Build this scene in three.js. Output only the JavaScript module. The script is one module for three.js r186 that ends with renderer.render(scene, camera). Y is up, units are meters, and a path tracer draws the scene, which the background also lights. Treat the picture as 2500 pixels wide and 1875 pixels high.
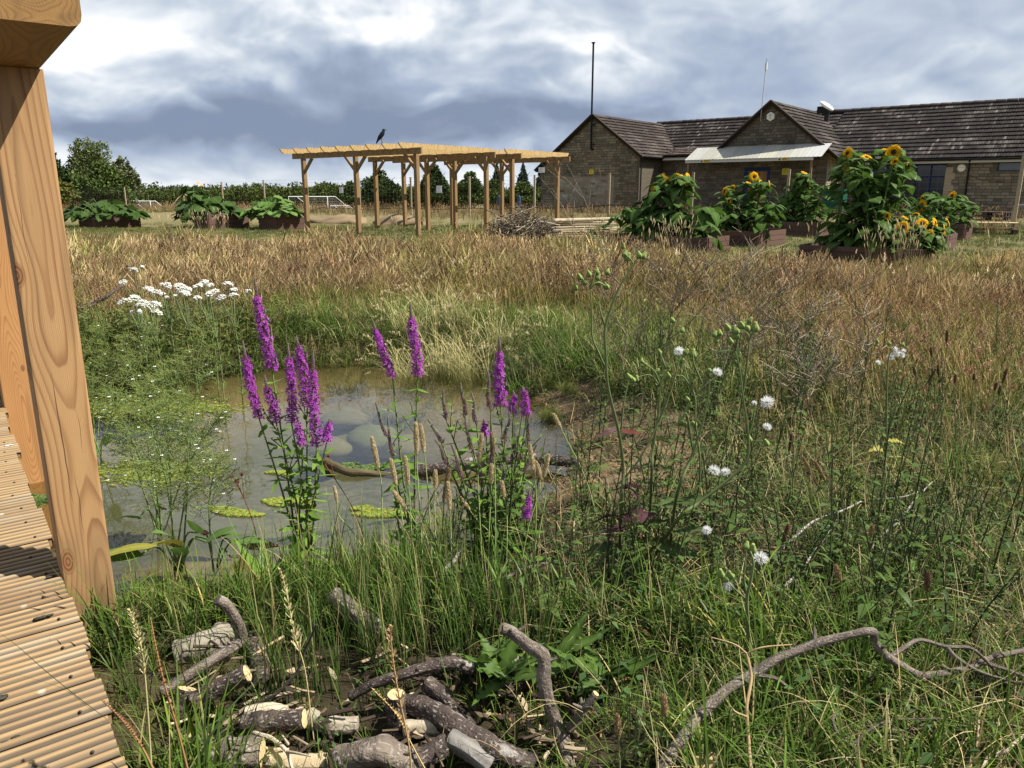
import * as THREE from 'three';
import { mergeGeometries } from 'three/addons/utils/BufferGeometryUtils.js';

// ---------------------------------------------------------------- camera, sky, sun, exposure
const scene = new THREE.Scene();
const EYE = 1.25, PITCH = 14 * Math.PI / 180, FOV = 53.06;
const camera = new THREE.PerspectiveCamera(FOV, 1024 / 768, 0.05, 4000);
camera.position.set(0, EYE, 0);
camera.rotation.set(-PITCH, 0, 0);
const renderer = new THREE.WebGLRenderer({ antialias: true });
renderer.toneMapping = THREE.LinearToneMapping;
renderer.toneMappingExposure = 1.9;
renderer.shadowMap.enabled = true;
const SUN = new THREE.Vector3(0.60, 0.79, 0.06).normalize();
const sun = new THREE.DirectionalLight(new THREE.Color(1.0, 0.955, 0.87), 5.0);
sun.position.copy(SUN).multiplyScalar(120);
sun.castShadow = true;
sun.shadow.mapSize.set(4096, 4096);
Object.assign(sun.shadow.camera, { left: -60, right: 60, top: 60, bottom: -60, near: 1, far: 320 });
scene.add(sun); scene.add(sun.target);

// ---------------------------------------------------------------- random and noise
function rng(seed) { let a = seed >>> 0; return () => { a = (a + 0x6D2B79F5) | 0; let t = Math.imul(a ^ (a >>> 15), 1 | a); t = (t + Math.imul(t ^ (t >>> 7), 61 | t)) ^ t; return ((t ^ (t >>> 14)) >>> 0) / 4294967296; }; }
const R0 = rng(77);
const rr = (r, a, b) => a + (b - a) * r();
const PERM = new Uint8Array(512); { const r = rng(5), p = [...Array(256).keys()]; for (let i = 255; i > 0; i--) { const j = Math.floor(r() * (i + 1)); [p[i], p[j]] = [p[j], p[i]]; } for (let i = 0; i < 512; i++) PERM[i] = p[i & 255]; }
const GR = new Float32Array(256 * 3); { const r = rng(9); for (let i = 0; i < 256; i++) { const z = r() * 2 - 1, a = r() * 6.2832, s = Math.sqrt(1 - z * z); GR[i * 3] = s * Math.cos(a); GR[i * 3 + 1] = s * Math.sin(a); GR[i * 3 + 2] = z; } }
function noise(x, y, z = 0) {
  const X = Math.floor(x), Y = Math.floor(y), Z = Math.floor(z); x -= X; y -= Y; z -= Z;
  const u = x * x * x * (x * (x * 6 - 15) + 10), v = y * y * y * (y * (y * 6 - 15) + 10), w = z * z * z * (z * (z * 6 - 15) + 10);
  const g = (i, j, k, a, b, c) => { const h = PERM[PERM[PERM[(X + i) & 255] + ((Y + j) & 255)] + ((Z + k) & 255)] * 3; return GR[h] * a + GR[h + 1] * b + GR[h + 2] * c; };
  const l = (a, b, t) => a + (b - a) * t;
  return 1.6 * l(l(l(g(0, 0, 0, x, y, z), g(1, 0, 0, x - 1, y, z), u), l(g(0, 1, 0, x, y - 1, z), g(1, 1, 0, x - 1, y - 1, z), u), v),
    l(l(g(0, 0, 1, x, y, z - 1), g(1, 0, 1, x - 1, y, z - 1), u), l(g(0, 1, 1, x, y - 1, z - 1), g(1, 1, 1, x - 1, y - 1, z - 1), u), v), w);
}
function fbm(x, y, z, o) { let s = 0, a = 0.5, t = 0; for (let i = 0; i < o; i++) { s += a * noise(x, y, z); t += a; x = x * 2.03 + 17.3; y = y * 2.03 + 5.1; z = z * 2.03 + 9.7; a *= 0.52; } return s / t; }
const clamp = (x, a = 0, b = 1) => Math.min(b, Math.max(a, x));
const sst = (a, b, x) => { const t = clamp((x - a) / (b - a)); return t * t * (3 - 2 * t); };
const mix = (a, b, t) => a + (b - a) * t;
const mix3 = (a, b, t) => [mix(a[0], b[0], t), mix(a[1], b[1], t), mix(a[2], b[2], t)];

// ---------------------------------------------------------------- sky: broken grey-blue cloud with brighter cumulus
{
  const SKYK = 0.575, W = 3072, H = 1536, data = new Float32Array(W * H * 4), D2 = 180 / Math.PI;
  // cloud masses: azimuth, elevation, width, height (degrees), brightness
  const masses = [[-28, 8.3, 6.0, 3.6, 0.72], [-15, 12, 8, 3, 0.42], [-3, 11.5, 7, 2.6, 0.5], [5.8, 9.4, 4.5, 2.0, 0.55], [-17.5, 7.4, 3.5, 0.8, 0.5],
    [-19, 4.8, 9, 2.1, -0.46], [-7, 5.0, 9, 2.2, -0.36], [-30, 3.6, 7, 1.6, -0.3], [-14, 24, 24, 8, 0.38], [-9.5, 9.3, 5, 1.6, -0.3], [4, 5.2, 6, 2.2, -0.3], [13, 6.5, 8, 3, -0.12], [30, 7, 10, 3, 0.16], [22, 11.5, 8, 2, 0.1], [-12.5, 6.0, 2.6, 1.0, 0.32], [-22, 2.9, 3, 0.8, 0.25]];
  for (let j = 0; j < H; j++) {
    const el = ((j + 0.5) / H - 0.5) * Math.PI, ey = Math.sin(el), ec = Math.cos(el);
    for (let i = 0; i < W; i++) {
      const k = (j * W + i) * 4, ph = ((i + 0.5) / W - 0.5) * 2 * Math.PI;
      let c;
      if (el < -0.03) c = [0.16, 0.17, 0.12];
      else {
        const dx = ec * Math.cos(ph), dz = ec * Math.sin(ph), fine = el < 0.6, qx = dx * 4.2, qy = ey * 8.5, qz = dz * 4.2;
        const wx = fbm(qx * 0.9 + 3, qy * 0.9, qz * 0.9 + 1.7, 3), wz = fbm(qx * 0.9 - 7, qy * 0.9 + 4, qz * 0.9, 3);
        const n = fbm(qx + wx * 0.55, qy + wz * 0.55, qz + wx * 0.3, fine ? 7 : 4);
        const m = fbm(qx * 3.1 + wx, qy * 3.1 + wz, qz * 3.1 + 4, fine ? 6 : 3);
        let az = ph + Math.PI / 2; if (az > Math.PI) az -= 2 * Math.PI; az *= D2; const e = el * D2;
        const bil = 1 - 2 * Math.abs(fbm(qx * 2.2 + wz * 0.8, qy * 2.2 + wx * 0.8, qz * 2.2 - 3, fine ? 6 : 3)) * 1.6;
        const n2 = fine ? fbm(qx + wx * 0.55, qy + 0.20 + wz * 0.55, qz + wx * 0.3, 6) : n;
        const rt = sst(-4, 16, az) * sst(100, 60, Math.abs(az)), lit = clamp((n - n2) * 2.0, -0.30, 0.9), core = sst(-0.35, 0.25, n);
        let b = 0.47 + 0.04 * rt + (0.20 - 0.06 * rt) * n + (0.15 - 0.05 * rt) * m + (0.78 - 0.33 * rt) * lit * core * (0.8 + 0.8 * m) + 0.10 * (bil - 0.55);
        const aw = az + wx * 5 + m * 2.2, eww = e + wz * 2.2 + m * 1.3;
        for (const [a0, e0, w, h, v] of masses) { const q = ((aw - a0) / w) ** 2 + ((eww - e0) / h) ** 2; if (q < 6) b += v * Math.exp(-q) * (0.7 + 0.9 * m + 0.25 * bil); }
        b += 0.42 * Math.exp(-(((eww - 1.3) / 1.2) ** 2));                                            // paler air low over the horizon
        b = clamp(b, 0.02, 1.25);
        c = b < 0.36 ? mix3([0.17, 0.22, 0.325], [0.34, 0.41, 0.535], b / 0.36) : b < 0.7 ? mix3([0.33, 0.405, 0.545], [0.56, 0.63, 0.72], (b - 0.36) / 0.34) : mix3([0.56, 0.63, 0.72], [0.95, 0.97, 0.99], clamp((b - 0.7) / 0.42));
      }
      data[k] = c[0] * SKYK; data[k + 1] = c[1] * SKYK; data[k + 2] = c[2] * SKYK; data[k + 3] = 1;
    }
  }
  const sky = new THREE.DataTexture(data, W, H, THREE.RGBAFormat, THREE.FloatType);
  sky.mapping = THREE.EquirectangularReflectionMapping; sky.magFilter = THREE.LinearFilter; sky.minFilter = THREE.LinearFilter; sky.needsUpdate = true;
  scene.background = sky; scene.environment = sky; scene.environmentIntensity = 1;
}

// ---------------------------------------------------------------- sight lines turned into places (photo measured 2212 wide; at height h, or at forward distance F)
const FP = 384 / Math.tan(FOV * Math.PI / 360), CP = Math.cos(PITCH), SP = Math.sin(PITCH), K = 1024 / 2212;
function dirOf(x, y) { const a = (x * K - 512) / FP, b = (384 - y * K) / FP; return [a, b * CP - SP, -b * SP - CP]; }
function at(x, y, h = 0) { const d = dirOf(x, y), t = (h - EYE) / d[1]; return new THREE.Vector3(d[0] * t, h, d[2] * t); }
function far(x, y, F) { const d = dirOf(x, y), t = F / -d[2]; return new THREE.Vector3(d[0] * t, EYE + d[1] * t, -F); }
const src = (f, x, y, q) => f(x * 0.8848, y * 0.8848, q);                                          // same, measured 2500 wide

// ---------------------------------------------------------------- naming, tagging
const used = {};
function numbered(n) { const k = used[n] = (used[n] ?? -1) + 1; return k ? `${n}_${String(k).padStart(3, '0')}` : n; }
function tag(o, label, category, group, kind) { if (label) o.userData.label = label; if (category) o.userData.category = category; if (group) o.userData.group = group; if (kind) o.userData.kind = kind; return o; }
function thing(name, label, category, pos = [0, 0, 0], turn = 0, group) { const o = new THREE.Group(); o.name = numbered(name); o.position.set(...(pos.isVector3 ? pos.toArray() : pos)); o.rotation.y = turn; scene.add(o); return tag(o, label, category, group); }
function mesh(name, geo, m, parent, pos, quat, sc) {
  const o = new THREE.Mesh(geo, m); o.name = parent ? name : numbered(name); o.castShadow = o.receiveShadow = true;
  if (pos) o.position.set(...(pos.isVector3 ? pos.toArray() : pos)); if (quat) o.quaternion.copy(quat); if (sc !== undefined) typeof sc === 'number' ? o.scale.setScalar(sc) : o.scale.set(...sc);
  (parent || scene).add(o); return o;
}
function struct(name, geo, m) { const o = mesh(name, geo, m); o.userData.kind = 'structure'; return o; }

// ---------------------------------------------------------------- mesh builder
const V3 = (x, y, z) => new THREE.Vector3(x, y, z);
class MB {
  constructor() { this.p = []; this.c = []; this.i = []; this.u = []; }
  v(x, y, z, c, u = 0, w = 0) { this.p.push(x, y, z); this.c.push(c[0], c[1], c[2]); this.u.push(u, w); return this.p.length / 3 - 1; }
  tri(a, b, c) { this.i.push(a, b, c); }
  quad(a, b, c, d) { this.i.push(a, b, c, a, c, d); }
  get empty() { return !this.i.length; }
  box(cx, cy, cz, sx, sy, sz, c, M) {                                                               // uv in metres
    const f = [[[1, 0, 0], [0, 0, -1], [0, 1, 0], sx, sz, sy], [[-1, 0, 0], [0, 0, 1], [0, 1, 0], sx, sz, sy], [[0, 1, 0], [1, 0, 0], [0, 0, -1], sy, sx, sz], [[0, -1, 0], [1, 0, 0], [0, 0, 1], sy, sx, sz], [[0, 0, 1], [1, 0, 0], [0, 1, 0], sz, sx, sy], [[0, 0, -1], [-1, 0, 0], [0, 1, 0], sz, sx, sy]];
    const o = V3();
    for (const [n, a, b, d, w, h] of f) {
      const id = [];
      for (const [s, t] of [[-1, -1], [1, -1], [1, 1], [-1, 1]]) {
        o.set(cx + n[0] * d / 2 + a[0] * w / 2 * s + b[0] * h / 2 * t, cy + n[1] * d / 2 + a[1] * w / 2 * s + b[1] * h / 2 * t, cz + n[2] * d / 2 + a[2] * w / 2 * s + b[2] * h / 2 * t);
        if (M) o.applyMatrix4(M);
        id.push(this.v(o.x, o.y, o.z, c, (s + 1) / 2 * w + cx, (t + 1) / 2 * h + cy));
      }
      this.quad(...id);
    }
  }
  tube(pts, rad, sides, col, opt = {}) {                                                            // rad(t) or number; col(t, a) or rgb
    const n = pts.length, R = typeof rad === 'function' ? rad : () => rad, C = typeof col === 'function' ? col : () => col;
    const T = V3(), N = V3(), B = V3(); let prev = V3(0.31, 0.2, 0.93), first = this.p.length / 3, len = 0;
    for (let i = 0; i < n; i++) {
      T.copy(pts[Math.min(i + 1, n - 1)]).sub(pts[Math.max(i - 1, 0)]).normalize();
      N.copy(prev).addScaledVector(T, -prev.dot(T)); if (N.lengthSq() < 1e-6) N.set(1, 0, 0).addScaledVector(T, -T.x); N.normalize(); prev = N.clone(); B.crossVectors(T, N);
      if (i) len += pts[i].distanceTo(pts[i - 1]);
      for (let s = 0; s <= sides; s++) {
        const a = s / sides * Math.PI * 2, t = i / (n - 1), r = R(t, a, len), q = pts[i], ca = Math.cos(a) * r, sa = Math.sin(a) * r;
        this.v(q.x + N.x * ca + B.x * sa, q.y + N.y * ca + B.y * sa, q.z + N.z * ca + B.z * sa, C(t, a, len), s / sides, len * (opt.vs || 1));
      }
    }
    const w = sides + 1;
    for (let i = 0; i < n - 1; i++) for (let s = 0; s < sides; s++) { const a = first + i * w + s; this.quad(a, a + 1, a + w + 1, a + w); }
    if (opt.cap !== false) for (const e of [0, n - 1]) {
      const c0 = C(e ? 1 : 0, 0, 0), m = this.v(pts[e].x, pts[e].y, pts[e].z, c0), b = first + e * w;
      for (let s = 0; s < sides; s++) e ? this.tri(m, b + s, b + s + 1) : this.tri(m, b + s + 1, b + s);
    }
  }
  ribbon(pts, wid, side, c0, c1, fold = 0) {                                                        // flat strip; side = vector across
    const n = pts.length, f = this.p.length / 3, W = typeof wid === 'function' ? wid : t => wid * Math.pow(1 - t, 0.7);
    for (let i = 0; i < n; i++) {
      const t = i / (n - 1), w = W(t) / 2, q = pts[i], c = mix3(c0, c1, t);
      this.v(q.x - side.x * w, q.y - side.y * w + fold * w, q.z - side.z * w, c, 0, t);
      if (fold) this.v(q.x, q.y, q.z, c, 0.5, t);
      this.v(q.x + side.x * w, q.y + side.y * w + fold * w, q.z + side.z * w, c, 1, t);
    }
    const k = fold ? 3 : 2;
    for (let i = 0; i < n - 1; i++) for (let s = 0; s < k - 1; s++) { const a = f + i * k + s; this.quad(a, a + 1, a + k + 1, a + k); }
  }
  blade(x, y, z, az, h, w, lean, bend, segs, c0, c1, fold = 0) {
    const pts = [], dx = Math.sin(az), dz = Math.cos(az); let a = lean, px = x, py = y, pz = z;
    for (let i = 0; i <= segs; i++) { pts.push(V3(px, py, pz)); const st = h / segs; px += dx * Math.sin(a) * st; pz += dz * Math.sin(a) * st; py += Math.cos(a) * st; a += bend / segs; }
    this.ribbon(pts, t => w * (t < 0.15 ? 0.6 + t * 2.7 : Math.pow(1.02 - t, 0.6) * 1.1), V3(dz, 0, -dx), c0, c1, fold);
    return pts;
  }
  blob(x, y, z, rx, ry, rz, c, seg = 6, rings = 4, q) {
    const f = this.p.length / 3, o = V3();
    for (let j = 0; j <= rings; j++) for (let i = 0; i <= seg; i++) { const th = j / rings * Math.PI, a = i / seg * Math.PI * 2; o.set(Math.sin(th) * Math.cos(a) * rx, Math.cos(th) * ry, Math.sin(th) * Math.sin(a) * rz); if (q) o.applyQuaternion(q); this.v(x + o.x, y + o.y, z + o.z, typeof c === 'function' ? c(j / rings, a) : c, i / seg, j / rings); }
    for (let j = 0; j < rings; j++) for (let i = 0; i < seg; i++) { const a = f + j * (seg + 1) + i; this.quad(a, a + 1, a + seg + 2, a + seg + 1); }
  }
  geo() {
    const g = new THREE.BufferGeometry();
    g.setAttribute('position', new THREE.Float32BufferAttribute(this.p, 3)); g.setAttribute('color', new THREE.Float32BufferAttribute(this.c, 3)); g.setAttribute('uv', new THREE.Float32BufferAttribute(this.u, 2));
    g.setIndex(this.i); g.computeVertexNormals(); return g;
  }
}
const curve = (pts, n, tension = 0.5) => new THREE.CatmullRomCurve3(pts, false, 'catmullrom', tension).getPoints(n);
const vary = (r, c, s) => { const k = 1 + (r() - 0.5) * 2 * s; return [c[0] * k * (1 + (r() - 0.5) * s * 0.5), c[1] * k, c[2] * k * (1 + (r() - 0.5) * s * 0.5)]; };
const qDir = (d, roll = 0) => { const q = new THREE.Quaternion().setFromUnitVectors(V3(0, 1, 0), d.clone().normalize()); return q.multiply(new THREE.Quaternion().setFromAxisAngle(V3(0, 1, 0), roll)); };

// ---------------------------------------------------------------- textures
function dataTex(w, h, f, srgb, wrap = true) {
  const d = new Uint8Array(w * h * 4);
  for (let j = 0; j < h; j++) for (let i = 0; i < w; i++) { const c = f((i + 0.5) / w, (j + 0.5) / h), k = (j * w + i) * 4; for (let s = 0; s < 3; s++) { const x = clamp(Array.isArray(c) ? c[s] : c); d[k + s] = 255 * (srgb ? (x <= 0.0031308 ? 12.92 * x : 1.055 * Math.pow(x, 1 / 2.4) - 0.055) : x); } d[k + 3] = 255; }
  const t = new THREE.DataTexture(d, w, h, THREE.RGBAFormat, THREE.UnsignedByteType);
  t.magFilter = THREE.LinearFilter; t.minFilter = THREE.LinearFilter; if (wrap) t.wrapS = t.wrapT = THREE.RepeatWrapping; if (srgb) t.colorSpace = THREE.SRGBColorSpace; t.needsUpdate = true; return t;
}
// tiling noise: noise on two circles folded into 3-d is costly; mirror-free tiling by blending two offsets
const tileN = (u, v, s, o, z = 0) => { const a = fbm(u * s, v * s, z, o), b = fbm((u - 1) * s, v * s, z, o), c = fbm(u * s, (v - 1) * s, z, o), d = fbm((u - 1) * s, (v - 1) * s, z, o); return mix(mix(a, b, u), mix(c, d, u), v); };
const grit = dataTex(256, 256, (u, v) => clamp(0.5 + 0.55 * tileN(u, v, 9, 5)), false);              // general fine relief
const mottle = dataTex(256, 256, (u, v) => { const n = 0.82 + 0.42 * tileN(u, v, 6, 5, 3); return [n, n, n * 0.98]; }, true);
function rep(t, x, y) { const c = t.clone(); c.repeat.set(x, y); c.needsUpdate = true; return c; }
const lam = (o = {}) => new THREE.MeshPhysicalMaterial({ vertexColors: true, roughness: 0.95, specularIntensity: 0.3, ...o });
const leafy = (o = {}) => new THREE.MeshPhysicalMaterial({ vertexColors: true, roughness: 1, transmission: 0.32, thickness: 0, ior: 1.35, specularIntensity: 0.2, side: THREE.DoubleSide, ...o });
const M = {
  vc: lam(), vcRough: lam({ bumpMap: rep(grit, 3, 3), bumpScale: 0.004 }),
  grass: leafy({ transmission: 0.28, clearcoat: 0.13, clearcoatRoughness: 0.35 }), leaf: leafy({ clearcoat: 0.16, clearcoatRoughness: 0.4 }), dry: leafy({ transmission: 0.22 }), petal: leafy({ transmission: 0.4 }),
  stem: lam({ roughness: 0.75 }), twig: lam({ roughness: 0.95 }), metal: lam({ roughness: 0.45, metalness: 0.6 }), paint: lam({ roughness: 0.5 }),
};

// ---------------------------------------------------------------- ground plan: pond outline, bank, deck line
const WL = -0.22;                                                                                   // water level
const DX = V3(-0.592, 0, -0.806), PX = V3(0.806, 0, -0.592);                                        // along the boardwalk, and to its right
const DECK0 = V3(-0.74, 0.2, -1.25), DECKW = 1.5;
const pondPts = [[330, 1250], [430, 1275], [600, 1262], [730, 1235], [900, 1215], [1010, 1150], [1090, 1085], [1180, 1025], [1205, 955], [1172, 890], [1110, 850], [1060, 806], [930, 790], [790, 788], [660, 790], [520, 802], [430, 822], [330, 850], [215, 850]].map(([x, y]) => at(x, y, WL)).map(p => [p.x, p.z]);
for (const [s, o] of [[5.3, -0.2], [5.0, -1.3], [3.2, -1.8], [1.6, -1.4], [1.25, -0.4]]) pondPts.push([DECK0.x + DX.x * s + PX.x * o, DECK0.z + DX.z * s + PX.z * o]);
function pondSD(x, z) {                                                                             // < 0 in the pond
  let d = 1e9, s = 1; const n = pondPts.length;
  for (let i = 0, j = n - 1; i < n; j = i++) {
    const [xi, zi] = pondPts[i], [xj, zj] = pondPts[j], ex = xj - xi, ez = zj - zi, wx = x - xi, wz = z - zi, t = clamp((wx * ex + wz * ez) / (ex * ex + ez * ez)), bx = wx - ex * t, bz = wz - ez * t;
    d = Math.min(d, bx * bx + bz * bz);
    const a = z >= zi, b = z < zj, c = ex * wz > ez * wx; if ((a && b && c) || (!a && !b && !c)) s = -s;
  }
  return s * Math.sqrt(d) + 0.05 * noise(x * 2.3, z * 2.3, 4) + 0.025 * noise(x * 7, z * 7, 1);
}
const deckQ = (x, z) => (x - DECK0.x) * PX.x + (z - DECK0.z) * PX.z;                                 // < 0 under the deck
function height(x, z) {
  const F = -z; let h = 0.035 * noise(x * 0.6, z * 0.6, 7) + 0.012 * noise(x * 3.1, z * 3.1, 2);
  if (F < 13 && Math.abs(x) < 9) { const d = pondSD(x, z); h = d < 0 ? WL - 0.03 - Math.min(0.42, -d * 0.33) + 0.02 * noise(x * 4, z * 4, 5) : mix(WL - 0.03, h, sst(0, mix(0.75, 0.5, sst(4, 2.6, F)), d)); }
  const r = Math.hypot(x, z); h -= 0.9 * sst(46, 96, F) ; h += r > 400 ? (r - 400) * 0.004 : 0;
  return h;
}
// ground colour by what covers it (bare soil, mud, moss and short turf, dry thatch, mown lawn, pitch)
const mudC = at(1285, 960, -0.1), mud2 = at(1180, 1090, -0.15), mud3 = at(1215, 862, -0.15);
const mudness = (x, z) => Math.max(sst(1.1, 0.78, Math.hypot((x - mudC.x) / 0.66, (z - mudC.z) / 1.0) + 0.25 * noise(x * 3, z * 3, 8)), sst(0.85, 0.4, Math.hypot((x - mud3.x) / 0.55, (z - mud3.z) / 0.75)), 0.7 * sst(0.5, 0.2, Math.hypot(x - mud2.x, z - mud2.z)));
const lawnEdge = x => 15.9 - 4.5 * sst(0.5, 4.2, x) + 0.5 * noise(x * 0.4, 3, 1);
function groundColor(x, z) {
  const F = -z, n = noise(x * 0.9, z * 0.9, 3), m = noise(x * 5, z * 5, 6), near = F < 13 && Math.abs(x) < 9, d = near ? pondSD(x, z) : 9;
  let c = [0.040, 0.031, 0.017];
  c = mix3(c, [0.07, 0.055, 0.026], sst(-0.2, 0.6, n + m * 0.5));
  if (F > 6) c = mix3(c, [0.12, 0.088, 0.042], sst(6, 9, F));
  const lawn = sst(-0.4, 0.6, F - lawnEdge(x));
  if (lawn > 0) { let g = mix3([0.10, 0.108, 0.036], [0.19, 0.16, 0.072], sst(-0.35, 0.5, n + 0.6 * m)); g = mix3(g, [0.21, 0.165, 0.08], sst(31, 37, F) * 0.7); g = mix3(g, [0.25, 0.21, 0.10], sst(52, 60, F)); g = mix3(g, [0.12, 0.14, 0.06], sst(110, 140, F)); c = mix3(c, g, lawn); }
  if (near) {
    const k = mudness(x, z); c = mix3(c, mix3([0.092, 0.064, 0.036], [0.185, 0.135, 0.078], sst(-0.3, 0.4, m)), k);
    if (d < 0.25) c = mix3(c, [0.075, 0.056, 0.03], sst(0.25, 0.02, d));
    if (d < 0) c = mix3([0.11, 0.085, 0.045], mix3([0.25, 0.185, 0.112], [0.12, 0.118, 0.078], sst(0.35, 1.1, -d)), sst(0, 0.35, -d));
  }
  return c;
}
{
  const axis = (lo, hi, fine, a, b) => { const o = []; let x = a; while (x <= b) { o.push(x); x += fine; } let s = fine; x = b; while (x < hi) { s *= 1.13; x += s; o.push(Math.min(x, hi)); } s = fine; x = a; while (x > lo) { s *= 1.13; x -= s; o.unshift(Math.max(x, lo)); } return o; };
  const xs = axis(-1500, 1500, 0.06, -4.2, 4.2), zs = axis(-2500, 60, 0.06, -8.2, -0.4), mb = new MB();
  for (const z of zs) for (const x of xs) mb.v(x, height(x, z), z, groundColor(x, z), x / 1.5, z / 1.5);
  const w = xs.length; for (let j = 0; j < zs.length - 1; j++) for (let i = 0; i < w - 1; i++) { const a = j * w + i; mb.quad(a, a + w, a + w + 1, a + 1); }
  struct('ground', mb.geo(), lam({ roughness: 0.97, map: mottle, bumpMap: rep(grit, 5, 5), bumpScale: 0.012 }));
}
// water
{
  const mb = new MB(), W = 90; let x0 = 1e9, x1 = -1e9, z0 = 1e9, z1 = -1e9; for (const [x, z] of pondPts) { x0 = Math.min(x0, x); x1 = Math.max(x1, x); z0 = Math.min(z0, z); z1 = Math.max(z1, z); }
  x0 -= 0.2; x1 += 0.2; z0 -= 0.2; z1 += 0.2; const id = {};
  for (let j = 0; j < W; j++) for (let i = 0; i < W; i++) {
    const xa = mix(x0, x1, i / W), xb = mix(x0, x1, (i + 1) / W), za = mix(z0, z1, j / W), zb = mix(z0, z1, (j + 1) / W);
    if (pondSD((xa + xb) / 2, (za + zb) / 2) > 0.12) continue;
    const g = (a, b, x, z) => id[a + '_' + b] ??= mb.v(x, WL, z, [1, 1, 1], x, z);
    mb.quad(g(i, j, xa, za), g(i, j + 1, xa, zb), g(i + 1, j + 1, xb, zb), g(i + 1, j, xb, za));
  }
  const ripple = dataTex(512, 512, (u, v) => clamp(0.5 + 0.5 * tileN(u, v, 5, 3, 6)), false);
  struct('pond_water', mb.geo(), new THREE.MeshPhysicalMaterial({ color: new THREE.Color(0.74, 0.74, 0.60), roughness: 0.03, transmission: 1, thickness: 0, ior: 1.55, bumpMap: rep(ripple, 1.1, 1.1), bumpScale: 0.0035 }));
}
// pale stones lying under the water
{
  const r = rng(31), stoneM = lam({ roughness: 0.95, map: mottle });
  [[800, 868, 0.20, 'farthest pale stone lying under the pond water'], [858, 893, 0.17, 'pale stone under water behind the right loosestrife stems'], [745, 905, 0.19, 'broad pale stone under water right of the purple spikes'], [805, 948, 0.22, 'large green tinged stone under the middle of the pond'], [872, 962, 0.17, 'pale rounded stone beside the sunken branch'], [712, 968, 0.17, 'submerged stone just above the sunken log tip'], [940, 880, 0.15, 'small pale stone under water near the far shore']].forEach(([x, y, s, l], k) => {
    const mb = new MB(), col = k === 3 ? [0.145, 0.155, 0.09] : [0.19, 0.17, 0.115]; mb.blob(0, 0, 0, s, s * 0.42, s * 0.8, (t, a) => vary(r, col, 0.05), 16, 9);
    const g = mb.geo(), p = g.attributes.position; for (let i = 0; i < p.count; i++) { const f = 1 + 0.16 * noise(p.getX(i) * 6 + k * 9, p.getY(i) * 6, p.getZ(i) * 6); p.setXYZ(i, p.getX(i) * f, p.getY(i) * f, p.getZ(i) * f); } g.computeVertexNormals();
    const o = mesh('submerged_stone', g, stoneM, null, at(x, y, WL - 0.17 - s * 0.42)); o.rotation.y = r() * 6; tag(o, l, 'stone');
  });
}
// floating algae
{
  const r = rng(41);
  [[505, 1105, 0.16, 0.05, 'bright yellow green algae strip floating left of the purple spikes'], [620, 1085, 0.17, 0.05, 'yellow green algae patch floating behind the loosestrife stems'], [330, 880, 0.75, 0.30, 'pale green algae mat at the far left of the pond'], [820, 1105, 0.15, 0.07, 'low algae and leaf patch floating by the near grass bank'], [770, 1010, 0.22, 0.07, 'greenish algae drifting around the sunken branch'], [320, 1020, 0.45, 0.22, 'algae mat under the water plantain panicles'], [90, 1080, 0.16, 0.12, 'green algae between the two boardwalk posts'], [600, 1022, 0.10, 0.025, 'thin algae streak in open water among the loosestrife stems']].forEach(([x, y, a, b, l], k) => {
    const mb = new MB(), c = at(x, y, WL + 0.002), n = k === 4 || k === 5 ? 500 : 1100, ro = 0.1 + 0.2 * (r() - 0.5);
    { const m0 = mb.v(0, 0, 0, [0.10, 0.12, 0.026]), id = [...Array(40).keys()].map(i => { const t = i / 40 * 6.283, e = 0.62 + 0.5 * noise(Math.cos(t) * 2.6, Math.sin(t) * 2.6, k * 3.3); const u = Math.cos(t) * e * a, v = Math.sin(t) * e * b; return mb.v(u * Math.cos(ro) - v * Math.sin(ro), 0.0005, u * Math.sin(ro) + v * Math.cos(ro), vary(r, [0.10, 0.12, 0.026], 0.3)); }); for (let i = 0; i < 40; i++) mb.tri(m0, id[(i + 1) % 40], id[i]); }
    for (let i = 0; i < n; i++) {
      const t = r() * 6.283, q = Math.sqrt(r()), u = Math.cos(t) * q * a, v = Math.sin(t) * q * b; if (noise(u * 9 + k * 3, v * 14, k) < -0.12 + (q - 0.7)) continue;
      const s = rr(r, 0.006, 0.016), px = u * Math.cos(ro) - v * Math.sin(ro), pz = u * Math.sin(ro) + v * Math.cos(ro);
      mb.blob(px, rr(r, 0, 0.004), pz, s, s * 0.35, s * rr(r, 0.6, 1), vary(r, k === 4 || k === 6 ? [0.07, 0.11, 0.028] : [0.15, 0.175, 0.026], 0.4), 5, 3);
    }
    tag(mesh('algae_mat', mb.geo(), lam({ roughness: 0.7, side: THREE.DoubleSide }), null, c), l, 'algae');
  });
}

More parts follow.
